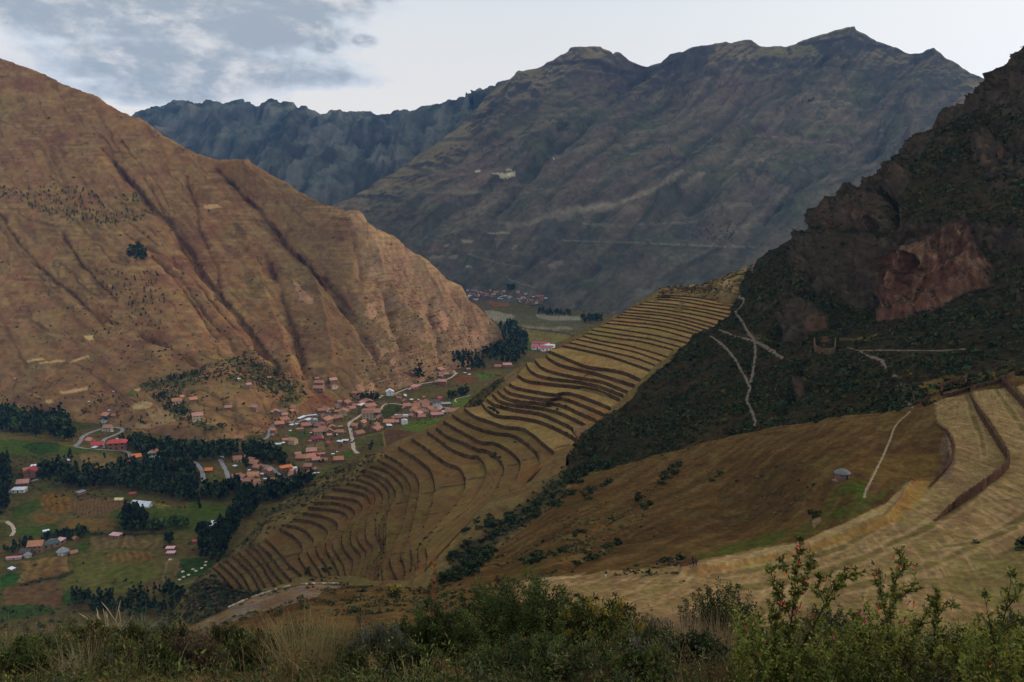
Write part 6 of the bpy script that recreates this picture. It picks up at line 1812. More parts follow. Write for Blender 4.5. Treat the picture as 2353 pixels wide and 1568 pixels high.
def wall_strip(name, pix, height, thick, mat, keys, label, cat, group=None, gap=None, jitter=0.0, n=None, col=None, shift=(0, 0), taper=0):
    """a free standing or retaining wall along a traced line"""
    line = smooth_line(pix, n or max(10, int(sum(math.hypot(a[0] - b[0], a[1] - b[1]) for a, b in zip(pix[:-1], pix[1:])) / 3)))
    pts = [hit(x + shift[0], y + shift[1], keys) for x, y in line]
    pts = np.array([tuple(p[0]) for p in pts if p])
    tg = np.gradient(pts[:, :2], axis=0)
    tg /= np.linalg.norm(tg, axis=1)[:, None] + 1e-9
    nr = np.stack([-tg[:, 1], tg[:, 0]], -1)
    ht = height * np.clip(np.minimum(np.arange(len(pts)), (len(pts) - 1 - np.arange(len(pts))) * taper + 100 * (1 - taper)) / (0.16 * len(pts)), 0.06, 1) if taper else height
    prof = [(-0.5, -0.8), (-0.48, 0.33), (-0.43, 0.66), (-0.36, 1.0), (0.36, 1.0), (0.5, -0.8)]
    V = np.zeros((len(prof), len(pts), 3))
    for k, (o_, z_) in enumerate(prof):
        V[k, :, :2] = pts[:, :2] + nr * o_ * thick
        V[k, :, 2] = pts[:, 2] + z_ * ht
    if jitter:
        V += jitter * np.stack([perlin(V / 0.9), perlin(V / 0.9 + 9), 0.6 * perlin(V / 0.9 + 21)], -1)
    C = None
    if col is not None:
        C = np.empty(V.shape)
        C[:] = col
        C *= (1 + 0.5 * perlin(V / 1.3))[..., None]
    o = mesh_np(name, V, grid_faces(len(prof), len(pts)), mat, C, False)
    return tag(o, label, cat, group)


wall_strip('boundary_wall', cr('F', [(730, 598), (800, 565), (880, 545), (960, 552), (1012, 556)]), 3.2, 1.5, M_WALLS['white'], FG, 'white boundary wall zigzagging through the distant town', 'wall')
wall_strip('boundary_wall', cr('F', [(735, 602), (790, 606), (845, 604)]), 3.0, 1.5, M_WALLS['white'], FG, 'short white boundary wall below the zigzag one in the distant town', 'wall')
wall_strip('boundary_wall', cr('F', [(950, 598), (985, 582), (1018, 574)]), 3.0, 1.5, M_WALLS['white'], FG, 'white boundary wall at the right end of the zigzag one', 'wall')
NS = ['near_slope']
WC = (0.085, 0.056, 0.042)
wall_strip('retaining_wall', WALL_B, 2.9, 0.9, M_WALL, NS, 'long dark curved retaining wall down the middle of the mown terraces', 'retaining wall', 'retaining walls of the mown terraces', None, 0.5, 170, WC, (-1.5, 1), 1)
wall_strip('retaining_wall', WALL_C, 2.9, 0.9, M_WALL, NS, 'thick dark retaining wall at the right edge of the picture', 'retaining wall', 'retaining walls of the mown terraces', None, 0.5, 120, WC, (-1.5, 1))
wall_strip('retaining_wall', WALL_A, 1.3, 0.7, M_WALL, NS, 'short low retaining wall beside the grey bare patch', 'retaining wall', 'retaining walls of the mown terraces', None, 0.4, 90, WC, (-1, 1), 1)
wall_strip('retaining_wall', cr('w5', [(800, 682), (1000, 640), (1280, 545), (1560, 470), (1890, 385), (2120, 260), (2353, 175), (2600, 60)]), 2.2, 0.8, M_WALL, ['near_slope', 'crag'], 'straight dark retaining wall along the back of the mown terraces', 'retaining wall', 'retaining walls of the mown terraces', None, 0.3, 110, WC)
wall_strip('ruined_wall', cr('w5', [(785, 640), (785, 560), (790, 490), (900, 440), (1060, 400), (1230, 370)]), 2.6, 0.8, M_WALL, ['near_slope', 'crag'], 'ruined roofless wall behind the back terrace wall', 'ruined wall', None, None, 0.3, 70, WC)
wall_strip('ruined_wall', cr('w5', [(1245, 480), (1240, 420), (1240, 340)]), 2.8, 0.8, M_WALL, ['near_slope', 'crag'], 'short cross wall at the right end of the ruin', 'ruined wall', None, None, 0.3, 40, WC)
wall_strip('ruined_wall', cr('w5', [(280, 820), (240, 640), (190, 480)]), 1.6, 0.8, M_WALL, ['near_slope', 'crag'], 'low wall beside the stone stairway', 'ruined wall', None, None, 0.3, 50, WC)
wall_strip('ruined_wall', cr('w5', [(300, 800), (420, 760), (560, 690)]), 1.5, 0.8, M_WALL, ['near_slope', 'crag'], 'dark wall at the foot of the yellow grass bank', 'ruined wall', None, None, 0.3, 40, WC)
for pts, lb in ((cr('A', [(1440, 150), (1520, 165), (1640, 180), (1680, 150)]), 'ruined wall on top of the terraced spur'), (cr('A', [(1300, 215), (1400, 195), (1450, 185)]), 'low ruined wall at the left of the spur top'),
                (cr('A', [(1700, 170), (1800, 165), (1890, 180)]), 'low ruined wall at the right of the spur top')):
    wall_strip('ruined_wall', pts, 3.5, 1.4, M_WALL, ['terraced_hillside'], lb, 'ruined wall', None, None, 0.5, 40, (0.13, 0.085, 0.065))
wall_strip('lookout_wall', cr('k1', [(905, 800), (912, 850), (950, 870), (1000, 875), (1045, 865), (1050, 800)]), 5.0, 1.2, M_WALL, ['crag'], 'round stone lookout wall on the dark slope under the red cliff', 'stone wall', None, None, 0.4, 60, (0.105, 0.082, 0.055))
# kerb stones round the gravel road head
KL = smooth_line(cr('D', [(-60, 1500), (0, 1472), (120, 1420), (250, 1362), (420, 1287), (560, 1235), (700, 1190), (800, 1160), (880, 1143), (960, 1136), (1060, 1130), (1200, 1129), (1330, 1131), (1460, 1136), (1600, 1142)]), 54) + np.array([0, 3.5])
kb = None
M_KERB = m_plain('pale_kerb_stone', (0.27, 0.215, 0.17), 0.9, 0.25, 1.2, rnd=0.45)
for i in range(len(KL) - 1):
    a, b_ = hit(*KL[i], NS), hit(*KL[i + 1], NS)
    if not a or not b_ or i % 9 == 8:
        continue
    p, q = a[0], b_[0]
    if kb is None:
        m = MB()
        n = 8
        prof = [(-0.35, -0.6), (-0.33, 0.30), (-0.22, 0.40), (0.22, 0.40), (0.33, 0.30), (0.35, -0.6)]
        for xx in (-0.47, -0.44, 0.44, 0.47):
            for (yy, zz) in prof:
                m.v.append((xx, yy * (1 if abs(xx) < 0.46 else 0.8), zz - (0 if abs(xx) < 0.46 else 0.05)))
        for s in range(3):
            for k in range(5):
                m.f.append((s * 6 + k, s * 6 + k + 1, s * 6 + 7 + k, s * 6 + 6 + k))
        m.f += [(0, 1, 2, 3, 4, 5), (23, 22, 21, 20, 19, 18)]
        kb = m.build('kerb_stone', M_KERB)
        o = kb
    else:
        o = kb.copy()
        COL.objects.link(o)
    o.location = (p + q) / 2
    o.rotation_euler = (0, -math.atan2(q.z - p.z, math.hypot(q.x - p.x, q.y - p.y)), math.atan2(q.y - p.y, q.x - p.x))
    o.scale = ((q - p).length, 1, random.uniform(0.8, 1.15))
    tag(o, 'pale kerb stone in the curved row edging the gravel road head', 'kerb stone', 'kerb stones of the gravel road head')

# the thatched stone hut
h = hit(1940, 1104, NS)[0]
hut = empty('round_hut', (h.x, h.y + 2.0, h.z), 0.4)
tag(hut, 'round stone hut with a grey thatched roof standing on the grassy slope', 'hut')
m = MB()
m.lathe([(2.35, -1.5), (2.35, 0.0), (2.28, 1.1), (2.2, 2.3), (1.9, 2.35)], 22)
m.build('wall', m_plain('hut_stone', (0.15, 0.085, 0.068), 0.9, 0.45, 2.2, bump=0.8), hut)
m = MB()
m.lathe([(1.9, 2.05), (2.75, 1.95), (2.80, 2.12), (2.0, 2.75), (1.0, 3.25), (0.15, 3.55), (0.01, 3.56)], 22)
m.build('roof', m_plain('grey_thatch', (0.125, 0.125, 0.125), 0.95, 0.3, 3.0, bump=0.6), hut)
m = MB()
m.box(-0.42, 0.42, -2.42, -2.2, 0, 1.7)
m.build('door', M_PANE, hut)
m = MB()
for k, (x, y, r) in enumerate(((-3.0, -1.6, 0.5), (-3.3, -2.2, 0.45), (-2.9, -2.7, 0.4), (-3.5, -1.3, 0.35))):
    m.lathe([(r * 0.9, -0.3), (r, 0.1), (r * 0.7, r * 0.6), (0.02, r * 0.75)], 7, x, y)
rk = m.build('stone_pile', m_plain('reddish_stones', (0.24, 0.13, 0.10), 0.9, 0.4, 2.0))
rk.location = hut.location
tag(rk, 'small heap of reddish stones at the left of the round hut', 'stones')

# pale round mats of drying crop on the green field
mat0 = None
for i, (x, y) in enumerate(((1420, 738), (1415, 762), (1392, 782), (1350, 802), (1330, 790), (1300, 828), (1260, 806), (1266, 843), (1238, 861), (1172, 722))):
    (px, py), = cr('c3', [(x, y)])
    hh = hit(px, py, VG)
    if hh is None:
        continue
    if mat0 is None:
        m = MB()
        m.lathe([(2.1, -0.3), (2.0, 0.5), (1.5, 1.0), (0.6, 1.25), (0.01, 1.3)], 14)
        mat0 = m.build('straw_heap', m_plain('pale_straw', (0.52, 0.44, 0.33), 0.95, 0.2, 1.0, rnd=0.15), None, True)
        o = mat0
    else:
        o = mat0.copy()
        COL.objects.link(o)
    o.location = hh[0]
    o.scale = (1, 1, random.uniform(0.7, 1.1))
    tag(o, 'small pale round straw heap dotted over the dark green field' if i < 9 else 'pale round straw heap beside the two pink roofed sheds', 'straw heap', 'straw heaps on the dark green field' if i < 9 else None)

# ================================================================== trees and shrubs
M_LEAF_EU = m_plain('eucalyptus_leaf', (0.028, 0.040, 0.020), 0.7, 0.35, 0.35, 0.0, rnd=0.30, attr=True)
M_BARK = m_plain('grey_bark', (0.12, 0.095, 0.075), 0.9, 0.3, 0.8)
M_LEAF_SH = m_plain('scrub_leaf', (0.04, 0.05, 0.02), 0.75, 0.35, 1.5, 0.0, rnd=0.30, attr=True)


def leaf_cloud(n, prof, size, seed, tri=False, base=(0.023, 0.034, 0.015), vary=0.5):
    """small tilted leaf-clump faces through a volume: prof gives (height 0..1 -> radius) and clumps break the outline"""
    r = np.random.default_rng(seed)
    hs = np.array([p[0] for p in prof])
    rs = np.array([p[1] for p in prof])
    nc = max(5, n // 18)
    w = np.interp(np.linspace(0, 1, 60), (hs - hs[0]) / (hs[-1] - hs[0]), rs) ** 1.3 + 0.05
    cz = r.choice(np.linspace(hs[0], hs[-1], 60), nc, p=w / w.sum())
    ca = r.uniform(0, 2 * np.pi, nc)
    cr_ = np.interp(cz, hs, rs) * np.sqrt(r.uniform(0.15, 1.0, nc))
    cen = np.stack([cr_ * np.cos(ca), cr_ * np.sin(ca), cz], -1)
    csz = np.interp(cz, hs, rs) * r.uniform(0.22, 0.5, nc) + size * 0.6
    k = r.integers(0, nc, n)
    off = r.normal(size=(n, 3))
    off /= np.linalg.norm(off, axis=1)[:, None]
    off *= (csz[k] * r.uniform(0.4, 1.0, n) ** 0.5)[:, None]
    off[:, 2] *= 0.75
    c = cen[k] + off
    nrm = off / (np.linalg.norm(off, axis=1)[:, None] + 1e-6) + 0.7 * r.normal(size=(n, 3)) + np.array([0, 0, 0.35])
    nrm /= np.linalg.norm(nrm, axis=1)[:, None]
    a = np.cross(nrm, r.normal(size=(n, 3)))
    a /= np.linalg.norm(a, axis=1)[:, None]
    b = np.cross(nrm, a)
    s = size * r.uniform(0.6, 1.35, n)[:, None]
    col = np.array(base) * (1 + vary * r.normal(size=(nc, 1)).clip(-1.3, 1.6))[k] * (1 + 0.2 * r.normal(size=(n, 1)).clip(-2, 2))
    col = np.clip(col, 0.004, 1)
    if tri:
        V = np.stack([c - a * s, c + a * s * 0.7 - b * s * 0.5, c + b * s], 1)
        m = 3
    else:
        V = np.stack([c - a * s - b * s * 0.45, c + a * s * 0.8 - b * s * 0.6, c + a * s + b * s * 0.5, c - a * s * 0.7 + b * s * 0.65], 1)
        m = 4
    return V.reshape(-1, 3), np.arange(n * m).reshape(n, m), np.repeat(col, m, 0)


EU_PROFS = [[(3, 1.0), (6, 2.3), (10, 2.9), (14, 2.4), (17, 1.5), (19.5, 0.4)], [(2, 1.4), (5, 2.6), (9, 3.1), (13, 2.3), (16, 0.9), (17, 0.3)], [(5, 1.2), (9, 2.6), (13, 3.2), (17, 2.6), (20, 1.3), (21.5, 0.4)],
            [(2, 1.3), (6, 1.9), (11, 2.0), (16, 1.4), (20, 0.5), (21, 0.2)], [(3, 2.0), (6, 3.4), (9, 3.6), (12, 2.8), (14, 1.2), (14.6, 0.3)]]
EU = []
for i, pr in enumerate(EU_PROFS):
    V, F, C = leaf_cloud(330, pr, 0.85, 100 + i)
    crown = mesh_np('crown', V, F, M_LEAF_EU, C, True)
    t = MB()
    hgt = pr[-1][0]
    r = np.random.default_rng(i)
    bx = np.cumsum(r.normal(0, 0.16, (6, 2)), 0)
    for k in range(5):
        z0, z1 = -0.6 + hgt * 0.17 * k, -0.6 + hgt * 0.17 * (k + 1)
        t.tube((bx[k, 0], bx[k, 1], z0), (bx[k + 1, 0], bx[k + 1, 1], z1), 0.34 - 0.055 * k, 0.34 - 0.055 * (k + 1), 6)
    for k in range(6):
        z = hgt * r.uniform(0.3, 0.7)
        a = r.uniform(0, 6.28)
        t.tube((0, 0, z), (1.6 * math.cos(a), 1.6 * math.sin(a), z + 2.0), 0.10, 0.03, 4)
    trunk = t.build('trunk', M_BARK)
    EU.append((crown, trunk, hgt))

GROVES = [  # polygon, count, height range, label, keys
    (cr('t6', [(1085, 675), (1150, 665), (1230, 700), (1285, 790), (1285, 890), (1200, 950), (1000, 945), (975, 870), (1100, 800)]), 180, (26, 36), 'tall dark tree in the thick grove where the two valleys meet'),
    (cr('t6', [(750, 900), (860, 880), (990, 870), (985, 990), (860, 1000), (780, 960)]), 67, (18, 26), 'dark tree in the low grove left of the tallest one'),
    (cr('c1', [(0, 520), (60, 510), (180, 560), (330, 560), (430, 560), (470, 590), (520, 690), (480, 712), (200, 655), (0, 635)]), 191, (24, 34), 'dark eucalyptus in the dense plantation at the left edge above the green knoll'),
    (cr('c1', [(270, 900), (400, 870), (560, 900), (700, 930), (850, 890), (960, 850), (1100, 870), (1320, 880), (1400, 1030), (1640, 1010), (1640, 1110), (1240, 1112), (1000, 1055), (800, 1015), (500, 1025), (280, 960)]), 422, (17, 26), 'dark eucalyptus in the broad belt across the valley floor'),
    (cr('c1', [(740, 690), (900, 700), (1100, 730), (1440, 750), (1640, 730), (1640, 790), (1560, 830), (1330, 840), (960, 800), (930, 770)]), 241, (16, 24), 'dark tree in the wood behind the winding road'),
    (cr('c1', [(1680, 740), (1800, 750), (1900, 780), (1990, 862), (1940, 868), (1750, 820), (1680, 800)]), 100, (18, 26), 'dark tree in the small wood above the steep road'),
    (cr('c1', [(1370, 1350), (1500, 1340), (1600, 1230), (1650, 1060), (1760, 1070), (1760, 1170), (1720, 1240), (1600, 1345), (1560, 1480), (1500, 1545), (1380, 1500)]), 170, (17, 26), 'dark tree in the clump pressed against the spur foot'),
    (cr('c1', [(1760, 1090), (1950, 990), (2150, 970), (2170, 985), (2000, 1090), (1800, 1140)]), 80, (17, 25), 'dark tree in the row below the lower hamlet'),
    (cr('c1', [(820, 1230), (880, 1190), (980, 1220), (1010, 1290), (1010, 1318), (820, 1318)]), 52, (18, 28), 'dark tree in the clump in front of the long greenhouse'),
    (cr('c1', [(1010, 1290), (1150, 1260), (1250, 1230), (1290, 1290), (1150, 1315), (1020, 1315)]), 40, (11, 18), 'smaller dark tree in the line right of the greenhouse clump'),
    (cr('c1', [(1130, 1370), (1180, 1360), (1180, 1405), (1135, 1405)]), 9, (13, 18), 'dark tree standing by itself in the middle of the fields'),
    (cr('c1', [(0, 900), (60, 880), (75, 950), (60, 1130), (30, 1220), (0, 1230)]), 52, (24, 34), 'tall dark tree at the very left edge of the valley'),
    (cr('c1', [(270, 1375), (350, 1360), (600, 1320), (610, 1345), (380, 1390), (290, 1400)]), 55, (9, 15), 'dark bushy tree in the hedge row above the round tower'),
    (cr('c1', [(20, 1440), (140, 1400), (260, 1380), (280, 1410), (140, 1450), (40, 1480)]), 27, (8, 13), 'dark small tree in the hedge left of the brown farmhouse'),
    (cr('l5', [(860, 560), (900, 510), (960, 490), (1010, 540), (1015, 590), (940, 600)]), 52, (14, 20), 'tree of the round dark copse high on the brown hill'),
    (cr('c2', [(910, 420), (960, 405), (1050, 405), (1065, 440), (1000, 450), (920, 450)]), 40, (12, 17), 'dark tree in the row at the foot of the rocky spur'),
    (cr('c2', [(1310, 270), (1350, 200), (1375, 290), (1360, 305)]), 13, (18, 26), 'tall dark tree beside the houses on the pale road'),
    (cr('c2', [(1530, 430), (1580, 400), (1680, 380), (1690, 400), (1600, 430), (1560, 440)]), 27, (14, 22), 'dark tree on the field edge against the spur'),
    (cr('t6', [(1350, 590), (1450, 600), (1580, 605), (1580, 612), (1440, 612), (1350, 600)]), 44, (22, 32), 'dark tree of the line along the river plain'),
    (cr('t6', [(1650, 640), (1720, 630), (1800, 640), (1790, 660), (1680, 662)]), 35, (24, 34), 'dark tree of the clump at the right end of the river plain'),
    (cr('c3', [(500, 1010), (640, 980), (760, 1000), (900, 1010), (1040, 940), (1290, 960), (1280, 1120), (900, 1130), (640, 1090), (500, 1060)]), 120, (11, 17), 'dark tree in the gully behind the foreground grass'),
    (cr('c2', [(985, 760), (1010, 745), (1030, 770), (1000, 785)]), 5, (11, 15), 'round dark tree at the end of the white road'),
    (cr('c1', [(1670, 860), (1710, 850), (1710, 885), (1680, 885)]), 7, (16, 22), 'dark tree standing alone in the lower hamlet'),
    (cr('F', [(930, 390), (1080, 380), (1090, 430), (950, 430)]), 27, (18, 26), 'dark tree in the clump above the distant town'),
]
SPARSE = [
    (cr('l5', [(0, 90), (200, 100), (480, 80), (660, 130), (700, 200), (760, 260), (960, 230), (1060, 260), (1050, 300), (900, 330), (700, 350), (520, 340), (330, 300), (160, 210), (0, 170)]), 330, (6, 12), 'scattered conifer on the upper brown hillside'),
    (cr('l5', [(840, 150), (960, 140), (960, 200), (860, 190)]), 22, (7, 12), 'scattered conifer on the upper brown hillside'),
    (cr('l5', [(600, 650), (1100, 640), (1150, 900), (1060, 1080), (920, 1060), (820, 900)]), 90, (6, 12), 'small tree on the lower brown hillside'),
    (cr('c1', [(960, 330), (1150, 260), (1500, 180), (1700, 100), (1900, 240), (2100, 320), (2120, 400), (1950, 450), (1850, 380), (1500, 300), (1260, 330), (1260, 420), (1400, 560), (1640, 620), (1560, 660), (1200, 540), (1040, 400)]), 170, (6, 12), 'small green tree on the damp ground under the gullies'),
    (cr('c1', [(1090, 380), (1140, 370), (1200, 440), (1290, 500), (1280, 520), (1170, 470)]), 40, (8, 13), 'dark tree along the gully above the road bends'),
    (cr('c1', [(1150, 250), (1240, 235), (1400, 200), (1400, 230), (1180, 280)]), 34, (8, 13), 'dark tree along the track above the road bends'),
    (cr('P', [(1590, 545), (1640, 520), (1700, 508), (1705, 530), (1680, 560), (1610, 560)]), 60, (12, 18), 'bluish tree of the small wood on the far mountainside'),
    (cr('m4', [(795, 715), (830, 715), (900, 705), (905, 712), (820, 722)]), 5, (22, 34), 'lone tree high on the far mountain'),
    (cr('m3', [(1440, 860), (1560, 850), (1600, 900), (1500, 930)]), 26, (14, 20), 'bluish tree in the high hollow of the far mountain'),
    (cr('v1', [(200, 1200), (600, 900), (900, 1000), (1300, 950), (1900, 880), (1900, 1300), (1700, 1500), (700, 1500), (300, 1500)]), 40, (5, 9), 'small garden tree between the village houses'),
    (cr('c2', [(430, 640), (700, 520), (1000, 450), (1200, 470), (1560, 500), (1560, 540), (1250, 600), (1000, 700), (700, 860), (480, 800)]), 70, (4, 8), 'small garden tree between the village houses'),
    (cr('v3', [(200, 600), (1300, 500), (2100, 400), (1700, 750), (900, 950), (250, 1000)]), 34, (5, 10), 'small garden tree in the lower hamlet'),
    (cr('c1', [(0, 380), (100, 380), (700, 560), (900, 640), (1000, 600), (1500, 640), (1600, 480), (1300, 380), (700, 380), (300, 420)]), 60, (5, 10), 'small tree among the hillside plots'),
]


def sample_poly(poly, n, rnd):
    a = np.array(poly)
    lo, hi = a.min(0), a.max(0)
    out = []
    tries = 0
    while len(out) < n and tries < n * 60:
        tries += 1
        x, y = rnd.uniform(lo[0], hi[0]), rnd.uniform(lo[1], hi[1])
        if poly_in(np.array([x]), np.array([y]), poly)[0]:
            out.append((x, y))
    return out


TREES = []
rt = random.Random(3)
for lst, keys in ((GROVES, ['valley_floor', 'hill', 'mountain']), (SPARSE, ['valley_floor', 'hill', 'mountain'])):
    for pg, n, hr, lb in lst:
        for x, y in sample_poly(pg, n, rt):
            h = hit(x, y, keys)
            if h is None:
                continue
            p = h[0]
            TREES.append((rt.uniform(*hr) * (1.12 if lst is GROVES else 1.0), p, lb))
for (x, y, hh, lb) in ((425, 560, 44, 'very tall dark tree rising out of the left plantation'), (490, 850, 30, 'dark tree at the edge of the green knoll'), (620, 905, 24, 'thin leaning dark tree in front of the green knoll'), (718, 830, 21, 'slim dark tree standing alone on the green knoll'), (410, 905, 32, 'bushy dark tree below the green knoll'), (1378, 1190, 25, 'slender dark tree standing alone behind the fields')):
    (px, py), = cr('c1', [(x, y)])
    TREES.append((hh, hit(px, py, VG)[0], lb))
TREES.sort(key=lambda t: -t[0] / t[1].y)
first = {}
SV, SF, SC = [], [], []
noff = 0
SMALL = [leaf_cloud(46, pr, 1.9, 300 + i) for i, pr in enumerate(EU_PROFS)]
for i, (hh, p, lb) in enumerate(TREES):
    v = rt.randrange(5)
    if lb.startswith(('scattered', 'small', 'dark bushy', 'tree of the round')) and v in (0, 2):
        v = 4
    cw, tk, h0 = EU[v]
    s = hh / h0
    if i < 300:
        rz = rt.uniform(0, 6.28)
        root = empty('tree', (p.x, p.y, p.z), rz)
        root.scale = (s * rt.uniform(0.6, 0.95), s * rt.uniform(0.6, 0.95), s)
        if v not in first:
            first[v] = 1
            c, t = cw, tk
        else:
            c, t = cw.copy(), tk.copy()
            COL.objects.link(c)
            COL.objects.link(t)
        c.parent = root
        t.parent = root
        tag(root, lb, 'tree', 'trees of the valley and hillsides')
    else:
        V, F, C = SMALL[v]
        a = rt.uniform(0, 6.28)
        ca, sa = math.cos(a), math.sin(a)
        k = s * rt.uniform(0.65, 1.0)
        W = np.stack([(V[:, 0] * ca - V[:, 1] * sa) * k + p.x, (V[:, 0] * sa + V[:, 1] * ca) * k + p.y, V[:, 2] * s + p.z - 0.5], -1)
        SV.append(W)
        SF.append(F + noff)
        SC.append(C * rt.uniform(0.75, 1.35) * (np.array((1.5, 1.5, 1.1)) if 'green' in lb or 'scattered' in lb else 1.0))
        noff += len(W)
o = mesh_np('distant_woodland', np.concatenate(SV), np.concatenate(SF), M_LEAF_EU, np.concatenate(SC), True, 'stuff')
o['label'] = 'small dark trees dotted over the far slopes and filling the groves'

# ---- shrubs on the near slopes
SHV = []
for i, (pr, base) in enumerate((([(0, 0.9), (0.5, 1.25), (1.0, 1.0), (1.5, 0.3)], (0.036, 0.046, 0.020)), ([(0, 0.8), (0.7, 1.1), (1.4, 0.9), (2.0, 0.25)], (0.030, 0.042, 0.022)), ([(0, 1.1), (0.3, 1.35), (0.7, 1.0), (1.0, 0.4)], (0.050, 0.056, 0.024)), ([(0, 0.7), (0.8, 1.0), (1.5, 1.1), (2.1, 0.4)], (0.024, 0.034, 0.018)))):
    V, F, C = leaf_cloud(300, pr, 0.17, 200 + i, base=base)
    SHV.append((V, F, C))
SHO = [mesh_np('shrub', *x[:2], M_LEAF_SH, x[2], True) for x in SHV]
used = set()


def shrub(p, s, lb, grp, flat=1.0, v=None):
    v = rt.randrange(4) if v is None else v
    if v not in used:
        used.add(v)
        o = SHO[v]
    else:
        o = SHO[v].copy()
        COL.objects.link(o)
    o.location = (p.x, p.y, p.z - 0.15 * s)
    o.rotation_euler = (0, 0, rt.uniform(0, 6.28))
    o.scale = (s * rt.uniform(0.9, 1.3), s * rt.uniform(0.9, 1.3), s * flat)
    tag(o, lb, 'shrub', grp)
    return o


SHR = [
    (cr('c4', [(700, 860), (860, 700), (1010, 640), (1060, 700), (900, 830), (760, 885), (690, 890)]), 40, (1.0, 2.2), 'dark shrub filling the lower end of the gully', ['near_slope', 'terraced_hillside']),
    (cr('c4', [(840, 450), (1000, 420), (1180, 400), (1210, 470), (1100, 540), (1000, 620), (860, 700), (760, 760), (700, 700), (860, 560)]), 50, (1.2, 2.6), 'dark shrub along the gully below the curving terraces', ['near_slope', 'terraced_hillside']),
    (cr('c4', [(1270, 390), (1330, 340), (1400, 380), (1390, 430), (1300, 440)]), 9, (1.8, 3.0), 'big dark shrub standing out at the gully head', ['near_slope', 'terraced_hillside']),
    (cr('c4', [(1430, 350), (1560, 250), (1700, 240), (1860, 180), (1840, 220), (1720, 310), (1600, 330), (1480, 370)]), 26, (0.8, 1.7), 'dark shrub on the crest of the brown slope', ['near_slope']),
    (cr('c4', [(1560, 120), (1680, 60), (1900, 30), (1900, 90), (1700, 130), (1640, 190), (1500, 190)]), 34, (1.5, 2.8), 'dark shrub in the hollow behind the brown slope', ['near_slope', 'crag', 'terraced_hillside']),
    (cr('c4', [(2180, 200), (2200, 150), (2300, 70), (2352, 60), (2352, 120), (2250, 210)]), 14, (0.9, 1.6), 'dark shrub in the cleft near the skyline of the brown slope', ['near_slope']),
    (cr('c4', [(1980, 310), (2060, 270), (2100, 280), (2060, 330), (2000, 330)]), 5, (0.7, 1.2), 'dark shrub on the upper brown slope', ['near_slope']),
    (cr('c4', [(2050, 370), (2150, 320), (2170, 335), (2080, 385)]), 5, (0.7, 1.2), 'dark shrub on the middle of the brown slope', ['near_slope']),
    (cr('c4', [(1560, 560), (1620, 530), (1690, 520), (1700, 545), (1600, 565)]), 5, (0.6, 1.1), 'dark shrub in the line across the lower brown slope', ['near_slope']),
    (cr('c4', [(1220, 740), (1300, 700), (1420, 690), (1600, 650), (1600, 670), (1450, 720), (1280, 760)]), 16, (0.7, 1.3), 'dark shrub in the long line above the left end of the hay bench', ['near_slope']),
    (cr('c4', [(1780, 660), (1900, 580), (1980, 570), (1940, 620), (1820, 675)]), 10, (0.6, 1.1), 'dark shrub of the slanting row in the middle of the brown slope', ['near_slope']),
    (cr('c4', [(1560, 760), (1700, 690), (1780, 720), (1640, 770)]), 8, (0.6, 1.0), 'dark shrub of the lowest row just above the hay bench', ['near_slope']),
    (cr('c4', [(2160, 730), (2200, 710), (2350, 700), (2350, 730), (2200, 745)]), 6, (0.6, 1.0), 'dark shrub behind the group of walkers', ['near_slope']),
    (cr('c4', [(1440, 810), (1480, 800), (1480, 815)]), 2, (0.5, 0.9), 'low dark shrub at the edge of the hay bench', ['near_slope']),
    (cr('c5', [(850, 420), (900, 390), (950, 400), (900, 445)]), 4, (0.6, 1.0), 'dark shrub above the green strip', ['near_slope']),
    (cr('c5', [(180, 170), (250, 120), (320, 80), (300, 120), (200, 185)]), 5, (0.6, 1.1), 'dark shrub beside the upright rib of the slope', ['near_slope']),
    (cr('k1', [(820, 1340), (900, 1320), (1000, 1310), (1100, 1300), (1090, 1330), (850, 1385)]), 12, (1.0, 1.8), 'dark shrub lying along the edge of the dark slope', ['near_slope', 'crag']),
    (cr('k1', [(1360, 1280), (1440, 1250), (1520, 1240), (1500, 1265), (1380, 1285)]), 7, (0.7, 1.2), 'dark shrub below the stone stairway', ['near_slope']),
    (cr('k1', [(1610, 1230), (1680, 1210), (1750, 1190), (1740, 1210), (1640, 1245)]), 7, (0.7, 1.2), 'dark shrub at the foot of the yellow grass bank', ['near_slope', 'crag']),
    (cr('B', [(270, 640), (400, 720), (420, 760), (300, 710)]), 6, (1.2, 2.0), 'dark shrub on the terrace wall', ['terraces']),
    (cr('B', [(110, 650), (160, 650), (150, 680)]), 2, (1.2, 1.6), 'round dark shrub on the upper terrace lawn', ['terraces', 'terraced_hillside']),
    (cr('B', [(880, 650), (1130, 690), (1120, 720), (900, 680)]), 7, (1.0, 1.6), 'dark shrub on the terrace wall', ['terraces']),
    (cr('B', [(1270, 735), (1320, 730), (1300, 750)]), 2, (1.2, 1.6), 'dark shrub on the terrace lawn', ['terraces']),
    (cr('C', [(1300, 600), (1380, 580), (1450, 640), (1620, 650), (1660, 660), (1560, 560), (1400, 500)]), 8, (1.0, 1.6), 'dark shrub on the curving terrace wall', ['terraces']),
    (cr('C', [(1780, 430), (1900, 420), (1900, 450), (1800, 450)]), 4, (1.0, 1.6), 'dark shrub on the curving terrace wall', ['terraces']),
    (cr('D', [(980, 1010), (1240, 970), (1240, 1060), (1000, 1070)]), 14, (0.9, 1.6), 'dark shrub at the foot of the lower terraces', ['terraces', 'terraced_hillside']),
    (cr('D', [(940, 1100), (1090, 1090), (1280, 1080), (1290, 1115), (1000, 1125)]), 12, (0.6, 1.0), 'green shrub just behind the kerb stones', ['near_slope', 'terraced_hillside']),
    (cr('D', [(-60, 1150), (200, 1080), (420, 1060), (420, 1250), (150, 1330), (-60, 1400)]), 40, (1.1, 2.2), 'dark shrub on the steep slope below the road head', ['terraced_hillside', 'near_slope']),
]
SN = 0
